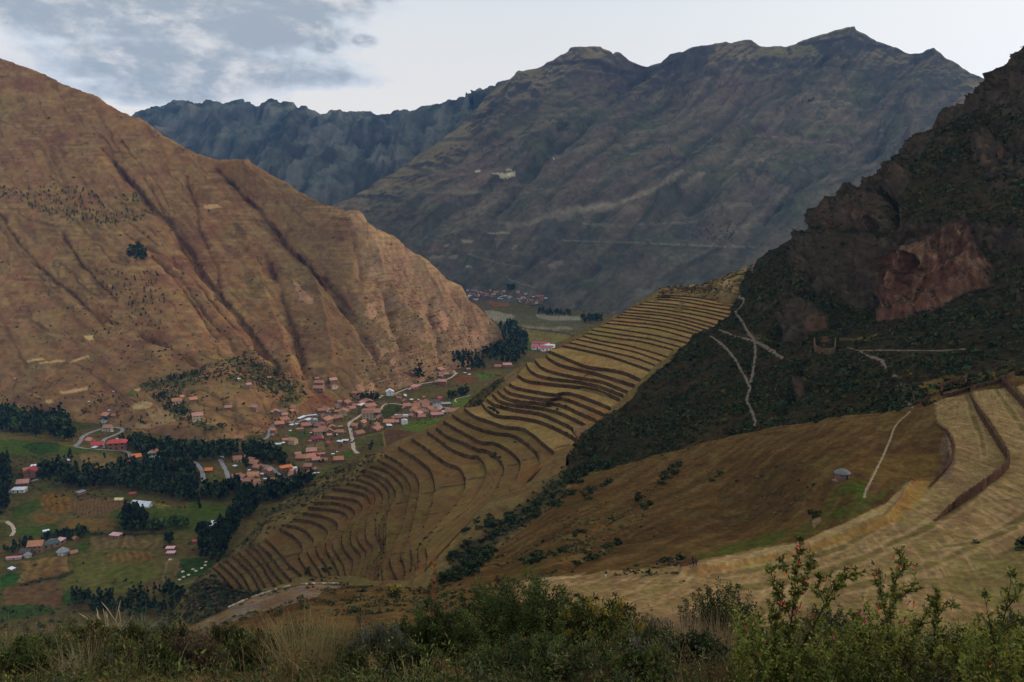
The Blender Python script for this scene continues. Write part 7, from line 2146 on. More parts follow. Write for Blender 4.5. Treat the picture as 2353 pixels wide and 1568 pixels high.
for pg, n, sr, lb, keys in SHR:
    for x, y in sample_poly(pg, n, rt):
        h = hit(x, y, keys)
        if h is None:
            continue
        shrub(h[0], rt.uniform(*sr), lb, 'shrubs of the near slopes', rt.uniform(0.7, 1.1))
        SN += 1


# ---- uncountable scrub: low clumps spread over the crag, the walls and the hill
def scatter(name, src, poly_w, n, size, base, flat=0.7, seed=1, faces=9, mat=None, label=None):
    PX, PY, P, N = src
    w = poly_w(PX, PY, P, N).ravel()
    r = np.random.default_rng(seed)
    cell = np.linalg.norm(np.cross(np.gradient(P, axis=0), np.gradient(P, axis=1)), axis=-1).ravel()
    d = np.hypot(P[..., 0], P[..., 1]).ravel()
    w = w * cell / d ** 1.2
    w[~np.isfinite(w)] = 0
    idx = r.choice(w.size, n, p=w / w.sum())
    c0 = P.reshape(-1, 3)[idx]
    s = size * r.uniform(0.5, 1.5, n) * (1 + 0.6 * (r.uniform(size=n) > 0.85))
    k = faces
    off = r.normal(size=(n, k, 3))
    off /= np.linalg.norm(off, axis=-1)[..., None]
    off[..., 2] = np.abs(off[..., 2]) * flat
    c = c0[:, None] + off * s[:, None, None] * r.uniform(0.35, 1.0, (n, k, 1))
    nrm = off + 0.6 * r.normal(size=(n, k, 3)) + np.array([0, 0, 0.4])
    nrm /= np.linalg.norm(nrm, axis=-1)[..., None]
    a = np.cross(nrm, r.normal(size=(n, k, 3)))
    a /= np.linalg.norm(a, axis=-1)[..., None]
    b = np.cross(nrm, a)
    q = (s[:, None, None] * r.uniform(0.35, 0.75, (n, k, 1)))
    V = np.stack([c - a * q - b * q * 0.5, c + a * q * 0.9 - b * q * 0.5, c + a * q * 0.2 + b * q], 2)
    col = np.array(base) * (1 + 0.32 * r.normal(size=(n, 1, 1)).clip(-1.4, 1.8)) * (1 + 0.22 * r.normal(size=(n, k, 1)).clip(-2, 2))
    col = col * (1 + np.array((0.25, 0.0, -0.1)) * r.normal(size=(n, 1, 1)))
    C = np.repeat(np.clip(col, 0.004, 1)[:, :, None], 3, 2)
    o = mesh_np(name, V.reshape(-1, 3), np.arange(n * k * 3).reshape(-1, 3), mat or M_LEAF_SH, C.reshape(-1, 3), True, 'stuff')
    if label:
        o['label'] = label
    return o


def w_crag(PX, PY, P, N):
    m = np.ones(PX.shape)
    m *= 1 - 0.93 * soft_poly(PX, PY, CLIFF, P, 8, 30.)
    for pg in ROCKS[1:]:
        m *= 1 - 0.86 * soft_poly(PX, PY, pg, P, 5, 30.)
    m *= sstep(N[..., 2], 0.15, 0.6)
    m *= 0.15 + sstep(fbm(P / 40., 3), -0.35, 0.35)
    for pa in PATHS:
        m *= sstep(line_dist(PX, PY + 2, smooth_line(pa[1], 40), 30), 3.5, 7)
    m[:9] = 0
    return m


scatter('crag_scrub', LAY['crag'], w_crag, 26000, 1.4, (0.038, 0.042, 0.017), 0.75, 5, 8, label='dark scrub covering the steep slope under the crag')


def w_ter(PX, PY, P, N):
    brow = interp_poly(T_TOP)(PX)
    m = 0.9 * sstep(PX, 900, 830) * sstep(PY - brow, 80, 10)
    gl = cr('P', [(1010, 1350), (1060, 1290), (1120, 1240), (1200, 1190), (1260, 1140), (1320, 1090), (1350, 1040)])
    m = np.maximum(m, sstep(line_dist(PX, PY, gl, 90) + 14 * fbm(P / 14., 2), 34, 8))
    m = np.maximum(m, poly_in(PX, PY, cr('B', [(0, 660), (90, 520), (290, 400), (480, 270), (500, 350), (400, 440), (320, 520), (230, 610), (60, 690)])) * 1.0)
    m = np.maximum(m, poly_in(PX, PY, [(420, 1420), (440, 1345), (470, 1330), (600, 1350), (610, 1380), (500, 1420), (450, 1450)]) * 1.2)
    m = np.maximum(m, 1.2 * sstep(PY, 690, 660) * sstep(PX, 1500, 1530) * sstep(fbm(P / 20., 2), -0.2, 0.2))
    m *= ~poly_in(PX, PY, T_AREA) * 1.0
    m[:9] = 0
    return m + 1e-9


scatter('spur_scrub', LAY['terraced_hillside'], w_ter, 3200, 1.5, (0.042, 0.042, 0.022), 0.75, 6, 8, label='dark scrub on the edges of the terraced spur')


def w_hill(PX, PY, P, N):
    m = 0.05 + 0.5 * sstep(PY, 500, 900) * sstep(fbm(P / 70., 3), -0.1, 0.4)
    for (l, w, d) in hil_carve:
        if d > 0 and w < 9:
            m = np.maximum(m, 1.1 * sstep(line_dist(PX, PY, smooth_line(l, 30), 30), w, w * 0.3) * sstep(fbm(P / 50. + 3, 2), -0.1, 0.3))
    pg = cr('c1', [(960, 300), (1240, 230), (1500, 130), (1700, 60), (1950, 200), (2100, 300), (2130, 400), (1950, 440), (1800, 330), (1500, 260), (1250, 330), (1250, 420), (1400, 560), (1600, 600), (1400, 640), (1200, 520), (1050, 400)])
    m = np.maximum(m, 2.2 * poly_in(PX, PY, pg))
    m = np.maximum(m, 0.5 * sstep(PX, 760, 900) * sstep(PY, 640, 760))
    m[:7] = 0
    return m


scatter('hillside_bushes', LAY['hill'], w_hill, 4200, 2.3, (0.058, 0.056, 0.026), 0.7, 7, 7, label='low bushes sprinkled over the brown hill')


def w_val(PX, PY, P, N):
    m = 0.25 * sstep(fbm(P / 60., 3), 0.1, 0.5) + 0.02
    m = np.maximum(m, 0.9 * poly_in(PX, PY, cr('c1', [(0, 820), (250, 860), (280, 960), (500, 1040), (1200, 1120), (1300, 1160), (900, 1140), (500, 1090), (250, 1060), (0, 900)])))
    m = np.maximum(m, 1.0 * poly_in(PX, PY, cr('c1', [(560, 1040), (620, 1020), (720, 1050), (720, 1075), (600, 1075)])))
    m = np.maximum(m, 1.0 * poly_in(PX, PY, cr('c3', [(100, 800), (200, 780), (190, 830), (120, 840)])))
    m = np.maximum(m, 0.8 * (line_dist(PX, PY, cr('c3', [(140, 900), (250, 870), (400, 850), (500, 810)]), 20) < 4))
    m = np.maximum(m, 0.8 * (line_dist(PX, PY, cr('c3', [(620, 545), (800, 545), (1000, 545), (1200, 540)]), 20) < 3))
    m = np.maximum(m, 0.6 * poly_in(PX, PY, cr('v1', [(0, 300), (700, 200), (1150, 500), (800, 800), (500, 850), (300, 1400), (0, 1500)])))
    m = np.maximum(m, 0.8 * poly_in(PX, PY, cr('c3', [(0, 1060), (400, 1040), (500, 1000), (500, 1150), (0, 1250)])))
    return m


scatter('valley_bushes', LAY['valley_floor'], w_val, 5500, 1.7, (0.045, 0.052, 0.022), 0.75, 8, 7, label='hedges and bushes between the valley fields')


def w_near(PX, PY, P, N):
    m = 0.25 * sstep(fbm(P / 16., 3), 0.1, 0.5) * sstep(PX, 1650, 1300)
    for pg, k in ((cr('c4', [(1560, 470), (1300, 600), (1100, 740), (1200, 760), (1560, 560), (1990, 560), (2330, 80), (2300, 40), (1900, 420)]), 0.3), (cr('c4', [(0, 900), (400, 880), (900, 900), (1200, 950), (1000, 1100), (0, 1100)]), 0.5), (cr('c5', [(250, 250), (500, 80), (800, 40), (950, 100), (900, 330), (700, 430), (420, 470)]), 0.12)):
        m = np.maximum(m, k * poly_in(PX, PY, pg) * sstep(fbm(P / 10., 2), 0, 0.4))
    m[:7] = 0
    return m + 1e-9


scatter('slope_tufts', LAY['near_slope'], w_near, 2600, 0.55, (0.060, 0.052, 0.024), 0.8, 9, 8, label='low dark tufts sprinkled over the near slope')

# bushes that crown the terrace walls
r = np.random.default_rng(3)
pts = []
for i in range(NL):
    k = int(42 if i > 18 else 12)
    j = r.integers(2, NP - 2, k)
    pts.append(L3[i][j] - np.array([0, 0, 0.2 + 0.6 * STEP[min(i, NL - 2)] * r.uniform()]))
pts = np.concatenate(pts)
PP = np.stack([pts, pts + 1e-3])
W1 = (np.zeros(PP.shape[:2]), np.zeros(PP.shape[:2]), PP, np.zeros(PP.shape))


def tufts(c0, name, size, base, k, seed, label):
    r = np.random.default_rng(seed)
    n = len(c0)
    s = size * r.uniform(0.5, 1.6, n)
    off = r.normal(size=(n, k, 3))
    off /= np.linalg.norm(off, axis=-1)[..., None]
    c = c0[:, None] + off * s[:, None, None] * r.uniform(0.3, 1, (n, k, 1))
    a = r.normal(size=(n, k, 3))
    a /= np.linalg.norm(a, axis=-1)[..., None]
    b = np.cross(a, r.normal(size=(n, k, 3)))
    b /= np.linalg.norm(b, axis=-1)[..., None]
    q = s[:, None, None] * r.uniform(0.3, 0.7, (n, k, 1))
    V = np.stack([c - a * q - b * q * 0.5, c + a * q * 0.9 - b * q * 0.5, c + a * q * 0.2 + b * q], 2)
    col = np.array(base) * (1 + 0.4 * r.normal(size=(n, 1, 1)).clip(-1.4, 1.8)) * (1 + 0.2 * r.normal(size=(n, k, 1)).clip(-2, 2))
    C = np.repeat(np.clip(col, 0.004, 1)[:, :, None], 3, 2)
    o = mesh_np(name, V.reshape(-1, 3), np.arange(n * k * 3).reshape(-1, 3), M_LEAF_SH, C.reshape(-1, 3), True, 'stuff')
    o['label'] = label


tufts(pts, 'wall_plants', 1.05, (0.044, 0.042, 0.022), 9, 4, 'dark plants rooted along the terrace walls')

# ================================================================== people on the hay bench
def make_person(top, legs, hat, stride=0.25, arm=0.2, name='person'):
    root = empty('person')
    verts, edges, rad = [], [], []

    def chain(pts, rs, start=None):
        prev = start
        for p, r in zip(pts, rs):
            verts.append(p)
            rad.append(r)
            k = len(verts) - 1
            if prev is not None:
                edges.append((prev, k))
            prev = k
        return prev
    chain([(0, 0, 0.95), (0, 0.01, 1.12), (0, 0.02, 1.32), (0, 0.0, 1.47), (0, -0.01, 1.56), (0, -0.015, 1.66), (0, -0.01, 1.74)], [0.15, 0.14, 0.17, 0.085, 0.06, 0.105, 0.07])
    for s in (-1, 1):
        chain([(s * 0.10, 0, 0.90), (s * 0.11, s * stride * 0.45, 0.50), (s * 0.11, s * stride + 0.02, 0.08), (s * 0.11, s * stride - 0.13, 0.03)], [0.10, 0.07, 0.05, 0.04], 0)
        chain([(s * 0.21, 0.0, 1.42), (s * 0.27, -s * arm * 0.4, 1.14), (s * 0.27, -s * arm - 0.05, 0.90), (s * 0.27, -s * arm - 0.08, 0.80)], [0.065, 0.05, 0.04, 0.04], 2)
    me = bpy.data.meshes.new('body')
    me.from_pydata(verts, edges, [])
    o = bpy.data.objects.new('body', me)
    COL.objects.link(o)
    sk = o.modifiers.new('skin', 'SKIN')
    for i, r in enumerate(rad):
        me.skin_vertices[0].data[i].radius = (r, r)
    me.skin_vertices[0].data[0].use_root = True
    ss = o.modifiers.new('sub', 'SUBSURF')
    ss.levels = ss.render_levels = 1
    dg = bpy.context.evaluated_depsgraph_get()
    m2 = bpy.data.meshes.new_from_object(o.evaluated_get(dg))
    bpy.data.objects.remove(o)
    for mm in (M_SKIN, top, legs, M_BOOT):
        m2.materials.append(mm)
    for pl in m2.polygons:
        c = pl.center
        z = c.z
        hand = abs(c.x) > 0.2 and z < 0.86 and z > 0.7
        pl.material_index = 0 if (z > 1.52 or hand) else (3 if z < 0.09 else (2 if z < 0.93 and abs(c.x) < 0.2 else 1))
        pl.use_smooth = True
    b = bpy.data.objects.new('body', m2)
    COL.objects.link(b)
    b.parent = root
    hm = MB()
    hm.lathe([(0.115, 1.64), (0.122, 1.70), (0.10, 1.77), (0.05, 1.805), (0.005, 1.81)], 12, 0, 0.01)
    hm.build('hair', M_HAIR if hat is None else hat, root, True)
    j = MB()
    j.lathe([(0.19, 0.86), (0.185, 1.05), (0.195, 1.30), (0.13, 1.45), (0.07, 1.50)], 12, 0, 0.01)
    j.build('jacket', top, root, True)
    return root


M_SKIN = m_plain('skin', (0.30, 0.17, 0.12), 0.6, 0.1, 3)
M_HAIR = m_plain('dark_hair', (0.015, 0.012, 0.010), 0.6, 0.1, 3)
M_BOOT = m_plain('boots', (0.03, 0.025, 0.02), 0.7, 0.1, 3)
CL = {n: m_plain(n, c, 0.85, 0.15, 4) for n, c in (('black_cloth', (0.014, 0.015, 0.018)), ('navy_cloth', (0.016, 0.020, 0.045)), ('white_cloth', (0.72, 0.74, 0.78)), ('olive_cloth', (0.05, 0.055, 0.028)), ('brown_cloth', (0.13, 0.065, 0.048)),
                                                  ('grey_cloth', (0.20, 0.20, 0.21)), ('pink_cloth', (0.42, 0.23, 0.20)), ('khaki_cloth', (0.24, 0.21, 0.14)))}
CROPS['pp'] = (1367.2, 1252.3, 8.533)
for (x, y, tp, lg, ht, st, fc, lb) in (
        (215, 633, 'black_cloth', 'white_cloth', None, 0.22, 0.4, 'person in a black top and white shorts walking alone ahead of the others'),
        (1215, 455, 'black_cloth', 'grey_cloth', None, 0.2, 0.8, 'person in black with pale trousers left of the middle group'),
        (1445, 470, 'black_cloth', 'khaki_cloth', None, 0.28, 0.2, 'person striding in dark top and khaki trousers in the middle group'),
        (1560, 412, 'brown_cloth', 'pink_cloth', 'pink_cloth', 0.12, 1.0, 'person in a brown coat and pink hat in the middle group'),
        (1622, 438, 'navy_cloth', 'grey_cloth', None, 0.2, 1.3, 'person in a navy coat at the right of the middle group'),
        (1862, 438, 'olive_cloth', 'olive_cloth', None, 0.1, 0.7, 'person in olive clothes at the left of the last group'),
        (1930, 420, 'black_cloth', 'black_cloth', None, 0.2, 0.5, 'person in black walking in the middle of the last group'),
        (1912, 330, 'black_cloth', 'black_cloth', None, 0.1, 1.6, 'person in black standing farther up behind the last group'),
        (1985, 408, 'navy_cloth', 'navy_cloth', None, 0.12, 1.1, 'broad person in navy at the right end of the last group')):
    (px, py), = cr('pp', [(x, y)])
    h = hit(px, py, NS)[0]
    o = make_person(CL[tp], CL[lg], CL.get(ht), st)
    o.location = h
    o.rotation_euler = (0, 0, fc)
    if 'broad' in lb:
        o.scale = (1.35, 1.3, 1.0)
    tag(o, lb, 'person', 'walkers on the hay bench')

# the dark low shrub on the mown field
h = hit(2243, 1248, NS)[0]
shrub(h, 0.75, 'small dark shrub standing alone on the mown hay field', None, 0.6, 3)
h = hit(2350, 1262, NS)[0]
shrub(h, 1.9, 'dark shrub on the mown terrace at the right edge of the picture', None, 0.9, 1)
h = hit(905, 1362, NS)[0]

# ================================================================== the bank at the photographer's feet
def bank_h(x, y):
    """depth of the bank below the camera"""
    e = 8.6 + 0.9 * np.sin(x * 0.55 + 1.0) + 0.5 * np.sin(x * 1.7)
    d = np.minimum(y, e)
    o = np.maximum(y - e, 0)
    return 1.75 + 0.445 * (d - 2.5) + 0.62 * o + 0.10 * o * o * 0.5


def bank():
    xs = np.arange(-11, 13.01, 0.075)
    ys = np.concatenate([np.arange(-1.5, 2.5, 0.25), np.arange(2.5, 11, 0.07), np.arange(11, 24, 0.35)])
    X, Y = np.meshgrid(xs, ys)
    P = np.stack([X, Y, CAM_H - bank_h(X, np.maximum(Y, 0.3))], -1)
    P[..., 2] += 0.10 * fbm(P / 1.3, 3) + 0.035 * fbm(P / 0.25, 3)
    n1, n2, n3 = fbm(P / 1.6, 3), fbm(P / 0.4 + 5, 3), fbm(P / 0.1, 2)
    C = np.empty(P.shape)
    C[:] = (0.095, 0.064, 0.036)
    paint(C, 0.7 * sstep(n1 + n2 * 0.5, 0, 0.5), (0.060, 0.056, 0.026))
    paint(C, 0.7 * sstep(n2 - n1, 0.2, 0.6), (0.16, 0.115, 0.06))
    C *= (0.85 + 0.4 * n3)[..., None]
    F = grid_faces(*P.shape[:2])
    mesh_np('grassy_bank', P, F, m_ground('bank_soil', 0.09, 0.8, 0.4), C, True, 'structure')
    make_bvh('bank', P, F)


bank()


def zb(x, y):
    d = drop(x, y, ['bank'], CAM_H + 50)
    return d[0].z if d else CAM_H - float(bank_h(x, y))


M_GRASS = m_plain('grass_blade', (0.1, 0.1, 0.05), 0.7, 0.15, 5.0, 0.08, attr=True, trans=0.25)
M_LEAF = m_plain('small_leaf', (0.1, 0.1, 0.05), 0.6, 0.18, 12.0, 0.12, attr=True, trans=0.25)
M_TWIG = m_plain('twig_bark', (0.060, 0.042, 0.030), 0.9, 0.3, 20.0)


def blades(base, ln, wd, lean, bend, az, col, segs=3, tipcol=None):
    """arching grass blades: base (n,3), length, width, lean angle, extra bend, azimuth"""
    n = len(base)
    t = np.linspace(0, 1, segs + 1)
    ang = lean[:, None] + bend[:, None] * t[None] ** 1.5
    st = ln[:, None] / segs
    dx = np.sin(ang) * st
    dz = np.cos(ang) * st
    r = np.concatenate([np.zeros((n, 1)), np.cumsum(dx[:, :-1], 1)], 1)
    z = np.concatenate([np.zeros((n, 1)), np.cumsum(dz[:, :-1], 1)], 1)
    ca, sa = np.cos(az), np.sin(az)
    c = np.stack([base[:, None, 0] + r * ca[:, None], base[:, None, 1] + r * sa[:, None], base[:, None, 2] + z], -1)
    f = az + 1.1
    side_ = np.stack([np.cos(f), np.sin(f) * 0.6, 0 * f], -1)[:, None] * (wd[:, None] * np.array([0.75, 1.0, 0.7, 0.12][:segs + 1] if segs == 3 else np.linspace(1, 0.1, segs + 1)))[..., None] * 0.5
    V = np.stack([c - side_, c + side_], 2).reshape(n, -1, 3)
    m = 2 * (segs + 1)
    f0 = np.array([[2 * k, 2 * k + 1, 2 * k + 3, 2 * k + 2] for k in range(segs)])
    F = (np.arange(n)[:, None, None] * m + f0[None]).reshape(-1, 4)
    cc = np.repeat(col[:, None], m, 1).copy()
    if tipcol is not None:
        w = np.repeat(t, 2)[None, :, None] ** 1.5
        cc = cc * (1 - w) + tipcol[:, None] * w
    return V.reshape(-1, 3), F, cc.reshape(-1, 3)


def ground_pts(n, r, dens, y0=3.2, y1=11.0):
    out = []
    tot = 0
    while tot < n:
        m = n * 3
        y = np.sqrt(r.uniform(y0 ** 2, y1 ** 2, m))
        x = r.uniform(-0.72, 0.72, m) * y
        p = np.stack([x, y, np.zeros(m)], -1)
        k = r.uniform(size=m) < dens(p)
        out.append(p[k])
        tot += k.sum()
    p = np.concatenate(out)[:n]
    z = CAM_H - bank_h(p[:, 0], p[:, 1])
    q = np.stack([p[:, 0], p[:, 1], z], -1)
    q[:, 2] += 0.10 * fbm(q / 1.3, 3) + 0.035 * fbm(q / 0.25, 3) - 0.01
    return q


PAL = {'straw': (0.250, 0.180, 0.090), 'green': (0.062, 0.078, 0.027), 'brown': (0.120, 0.074, 0.042), 'olive': (0.110, 0.098, 0.040), 'rust': (0.19, 0.095, 0.045)}


def grass(name, n, seed, dens, kinds, ln, wd, label, y0=3.2, y1=11.0, clump=0):
    r = np.random.default_rng(seed)
    if clump:
        c = ground_pts(max(1, n // clump), r, dens, y0, y1)
        k = r.integers(0, len(c), n)
        b = c[k] + np.concatenate([r.normal(0, 0.05, (n, 2)), np.zeros((n, 1))], 1)
        cs = r.uniform(0.7, 1.3, len(c))[k]
    else:
        b = ground_pts(n, r, dens, y0, y1)
        cs = np.ones(n)
        k = np.arange(n)
    names = list(kinds)
    pr = np.array([kinds[x] for x in names])
    pick = r.choice(len(names), n, p=pr / pr.sum())
    if clump:
        pc = r.choice(len(names), len(c), p=pr / pr.sum())
        pick = np.where(r.uniform(size=n) < 0.75, pc[k], pick)
    col = np.array([PAL[x] for x in names])[pick] * (1 + 0.28 * r.normal(size=(n, 1)).clip(-2, 2))
    tip = np.clip(col * np.array((1.4, 1.25, 1.1)), 0, 1)
    V, F, C = blades(b, ln * cs * r.uniform(0.5, 1.25, n), wd * r.uniform(0.7, 1.3, n), np.abs(r.normal(0.35, 0.32, n)), np.abs(r.normal(0.7, 0.6, n)), r.uniform(0, 2 * np.pi, n), np.clip(col, 0.005, 1), 3, tip)
    o = mesh_np(name, V, F, M_GRASS, C, True, 'stuff')
    o['label'] = label


def gm(p):
    px = 1176.5 + 1961 * p[:, 0] / (p[:, 1] * 1.05)
    w = np.interp(px, [0, 820, 940, 1440, 1520, 1690, 1760, 2400], [0.8, 0.8, 0.15, 0.12, 0.75, 0.75, 0.12, 0.12])
    return w * np.interp(p[:, 1], [3.2, 4.8, 5.4], [0.35, 0.5, 1.0])


def d_all(p):
    return gm(p) * np.clip(0.45 + 0.9 * fbm(p / 1.1 + 3, 2), 0.04, 1)


grass('meadow_grass', 15000, 1, d_all, {'straw': 1.1, 'green': 3.4, 'brown': 2.6, 'olive': 3.0, 'rust': 0.6}, 0.12, 0.0042, 'mixed dry and green grass on the foreground bank')
grass('dry_tussock_grass', 3600, 2, lambda p: gm(p) * np.clip(0.1 + 1.8 * fbm(p / 0.9 + 8, 2), 0.0, 1), {'straw': 1.6, 'olive': 3, 'brown': 2.4, 'green': 2}, 0.19, 0.0042, 'pale tussocks of dry grass on the foreground bank', 3.8, 10.5, 55)
grass('seeding_stalks', 800, 3, d_all, {'straw': 3, 'rust': 1.2, 'brown': 1.5}, 0.33, 0.0036, 'thin dry seed stalks rising from the foreground bank')
grass('bank_edge_grass', 9000, 4, lambda p: np.clip(0.5 + 0.9 * fbm(p / 0.8 + 5, 2), 0.05, 1) * (0.25 + 0.75 * gm(p)), {'straw': 1.5, 'brown': 2.6, 'olive': 2.6, 'green': 2.2}, 0.15, 0.005, 'grass along the far edge of the foreground bank', 8.0, 12.5)


def leaves(c, out, ln, wd, col, r):
    """small pointed leaves, four corners each; out is the growing direction"""
    n = len(c)
    d = out + 0.55 * r.normal(size=(n, 3))
    d /= np.linalg.norm(d, axis=1)[:, None] + 1e-9
    s = np.cross(d, r.normal(size=(n, 3)))
    s /= np.linalg.norm(s, axis=1)[:, None] + 1e-9
    L = ln * r.uniform(0.6, 1.3, n)[:, None]
    W = wd * r.uniform(0.7, 1.2, n)[:, None]
    V = np.stack([c, c + d * L * 0.55 - s * W * 0.5, c + d * L, c + d * L * 0.55 + s * W * 0.5], 1)
    return V.reshape(-1, 3), np.arange(4 * n).reshape(n, 4), np.repeat(np.clip(col, 0.004, 1), 4, 0)


def weeds(name, n, seed, label):
    r = np.random.default_rng(seed)
    b = ground_pts(n, r, lambda p: np.clip(0.35 + 1.0 * fbm(p / 0.7 + 11, 2), 0.03, 1) * (1.15 - 0.3 * gm(p)), 3.4, 10.5)
    k = 15
    h = r.uniform(0.05, 0.24, n) * np.clip(1 + 0.8 * fbm(b / 1.2, 2), 0.4, 1.6)
    d = np.stack([r.normal(0, 0.3, n), r.normal(0, 0.3, n), np.ones(n)], -1)
    d /= np.linalg.norm(d, axis=1)[:, None]
    t = r.uniform(0.05, 1, (n, k, 1))
    off = r.normal(size=(n, k, 3))
    off /= np.linalg.norm(off, axis=-1)[..., None]
    c = b[:, None] + d[:, None] * h[:, None, None] * t + off * 0.03 * (1.3 - t)
    pal = np.array([(0.050, 0.072, 0.018), (0.078, 0.098, 0.022), (0.095, 0.088, 0.026), (0.036, 0.050, 0.018), (0.095, 0.066, 0.034), (0.085, 0.094, 0.062)])
    ci = (np.abs(fbm(b / 0.8 + 4, 2)) * 6 + r.uniform(0, 3, n)).astype(int) % 6
    col = pal[ci][:, None] * (1 + 0.35 * r.normal(size=(n, 1, 1)).clip(-1.5, 2)) * (1 + 0.2 * r.normal(size=(n, k, 1)).clip(-2, 2))
    V, F, C = leaves(c.reshape(-1, 3), (off * 0.8 + d[:, None] * 0.7).reshape(-1, 3), 0.030, 0.011, col.reshape(-1, 3), r)
    o = mesh_np(name, V, F, M_LEAF, C, False, None, None)
    tag(o, label, None, None, 'stuff')


weeds('weeds', 10500, 71, 'low leafy weeds covering the foreground bank')


def leafy_bush(name, label, px, ptop, pw, D, n_spray, n_leaf, ln, wd, base, seed, cat='shrub', group=None, spread=0.5, vary=0.45, flowers=None, tipc=None, depth=0.6, twigs=True):
    """a bush of many upright sprays set on the bank: px = middle, ptop = top, pw = width, all in reference pixels at distance D"""
    r = np.random.default_rng(seed)
    w = pw / FPX * D / math.cos(PITCH)
    c = pt_d(px, ptop, D)
    x0 = float(c[0])
    g = zb(x0, D)
    H = max(0.25, float(c[2]) - g)
    root = empty(name, (x0, D, g))
    tag(root, label, cat, group)
    tips, P0, P1, P2 = [], [], [], []
    ang = r.uniform(0, 2 * np.pi, n_spray)
    rad = np.sqrt(r.uniform(0, 1, n_spray))
    tx = rad * np.cos(ang) * w / 2
    ty = rad * np.sin(ang) * w / 2 * depth
    prof = np.clip(1 - 0.75 * rad ** 2.2, 0.15, 1)
    tz = H * prof * r.uniform(0.55, 1.08, n_spray)
    T = np.stack([tx, ty, tz], -1)
    B = np.stack([tx * spread * 0.5, ty * spread * 0.5, -0.05 + 0 * tx], -1)
    Mid = B * 0.4 + T * 0.6
    Mid[:, 2] = T[:, 2] * 0.62
    Mid[:, :2] += r.normal(0, 0.04, (n_spray, 2))
    k = r.integers(0, n_spray, n_leaf)
    t = 1 - r.uniform(0, 1, n_leaf) ** 1.5 * 0.8
    tt = t[:, None]
    pos = (1 - tt) ** 2 * B[k] + 2 * tt * (1 - tt) * Mid[k] + tt ** 2 * T[k]
    tan = 2 * (1 - tt) * (Mid[k] - B[k]) + 2 * tt * (T[k] - Mid[k])
    tan /= np.linalg.norm(tan, axis=1)[:, None] + 1e-9
    off = r.normal(size=(n_leaf, 3))
    off /= np.linalg.norm(off, axis=1)[:, None]
    tw = 0.012 + 0.085 * w * r.uniform(0, 1, n_leaf) * (1.12 - t)
    pos = pos + off * tw[:, None]
    sc = (1 + vary * r.normal(size=(n_spray, 1)).clip(-1.3, 1.6))[k]
    col = np.array(base) * sc * (1 + 0.22 * r.normal(size=(n_leaf, 1)).clip(-2, 2))
    if tipc is not None:
        yl = (r.uniform(size=(n_spray, 1)) < 0.25)[k] * sstep(t, 0.55, 1.0)[:, None]
        col = col * (1 - yl) + np.array(tipc) * yl
    V, F, C = leaves(pos, tan * 0.8 + off * 0.9, ln, wd, col, r)
    mesh_np('foliage', V, F, M_LEAF, C, False, None, root)
    if twigs:
        m = MB()
        for i in range(min(n_spray, 60)):
            m.tube(B[i], Mid[i], 0.006, 0.004, 4)
            m.tube(Mid[i], T[i], 0.004, 0.0015, 4)
        m.build('stem', M_TWIG, root)
    return root, T


# big dark bush in the middle
leafy_bush('broad_bush', 'broad dense dark green bush in the middle of the foreground', 1195, 1325, 430, 7.4, 190, 19000, 0.034, 0.012, (0.050, 0.070, 0.019), 21, 'bush', None, 0.5, 0.5, None, (0.085, 0.095, 0.022))
leafy_bush('broad_bush', 'dark bush with yellowish sprays joined to the right of the broad one', 1385, 1372, 270, 7.0, 120, 11500, 0.032, 0.012, (0.058, 0.070, 0.018), 22, 'bush', None, 0.5, 0.5, None, (0.26, 0.19, 0.03))
leafy_bush('broad_bush', 'lower dark green bush at the left foot of the broad one', 1000, 1385, 250, 6.8, 100, 9500, 0.033, 0.012, (0.056, 0.074, 0.020), 23, 'bush')
leafy_bush('broad_bush', 'dark bush at the very bottom edge below the broad one', 1250, 1478, 420, 5.3, 130, 11000, 0.027, 0.010, (0.046, 0.064, 0.018), 24, 'bush', None, 0.6, 0.55, None, (0.075, 0.095, 0.025))
leafy_bush('leafy_bush', 'rounded dark green bush standing out against the hay bench', 1675, 1328, 190, 10.5, 110, 13000, 0.035, 0.016, (0.032, 0.052, 0.016), 25, 'bush', None, 0.6, 0.45)
leafy_bush('leafy_bush', 'dark spiky bush peeking out left of the flowering shrub', 1605, 1365, 140, 10.2, 70, 7000, 0.034, 0.013, (0.030, 0.044, 0.016), 26, 'bush', None, 0.6)
leafy_bush('leafy_bush', 'blackish feathery bush between the two flowering stems', 1900, 1385, 130, 9.0, 70, 6500, 0.026, 0.007, (0.020, 0.026, 0.018), 27, 'bush', None, 0.6)
leafy_bush('leafy_bush', 'dark bush at the right edge behind the flowering shrub', 2325, 1405, 120, 8.0, 60, 5500, 0.026, 0.009, (0.026, 0.032, 0.018), 28, 'bush', None, 0.6)
leafy_bush('leafy_bush', 'low dark heath bush in front of the hay bench', 1500, 1418, 120, 9.0, 60, 5500, 0.024, 0.008, (0.032, 0.038, 0.018), 29, 'bush', None, 0.6)
leafy_bush('leafy_bush', 'yellow green bush under the dry plumes at the left', 215, 1430, 150, 6.9, 90, 9500, 0.024, 0.009, (0.060, 0.068, 0.018), 30, 'bush', None, 0.6)
leafy_bush('leafy_bush', 'olive bush right of the one under the dry plumes', 310, 1440, 150, 6.4, 90, 9000, 0.022, 0.008, (0.062, 0.062, 0.018), 31, 'bush', None, 0.6)
leafy_bush('leafy_bush', 'fern like pale green plant near the left corner', 110, 1450, 150, 5.9, 70, 6500, 0.030, 0.007, (0.075, 0.100, 0.035), 32, 'plant', None, 0.7)
leafy_bush('leafy_bush', 'small green bush on the bank below the road head', 520, 1430, 110, 7.2, 60, 6000, 0.022, 0.009, (0.050, 0.062, 0.020), 33, 'bush', None, 0.6)
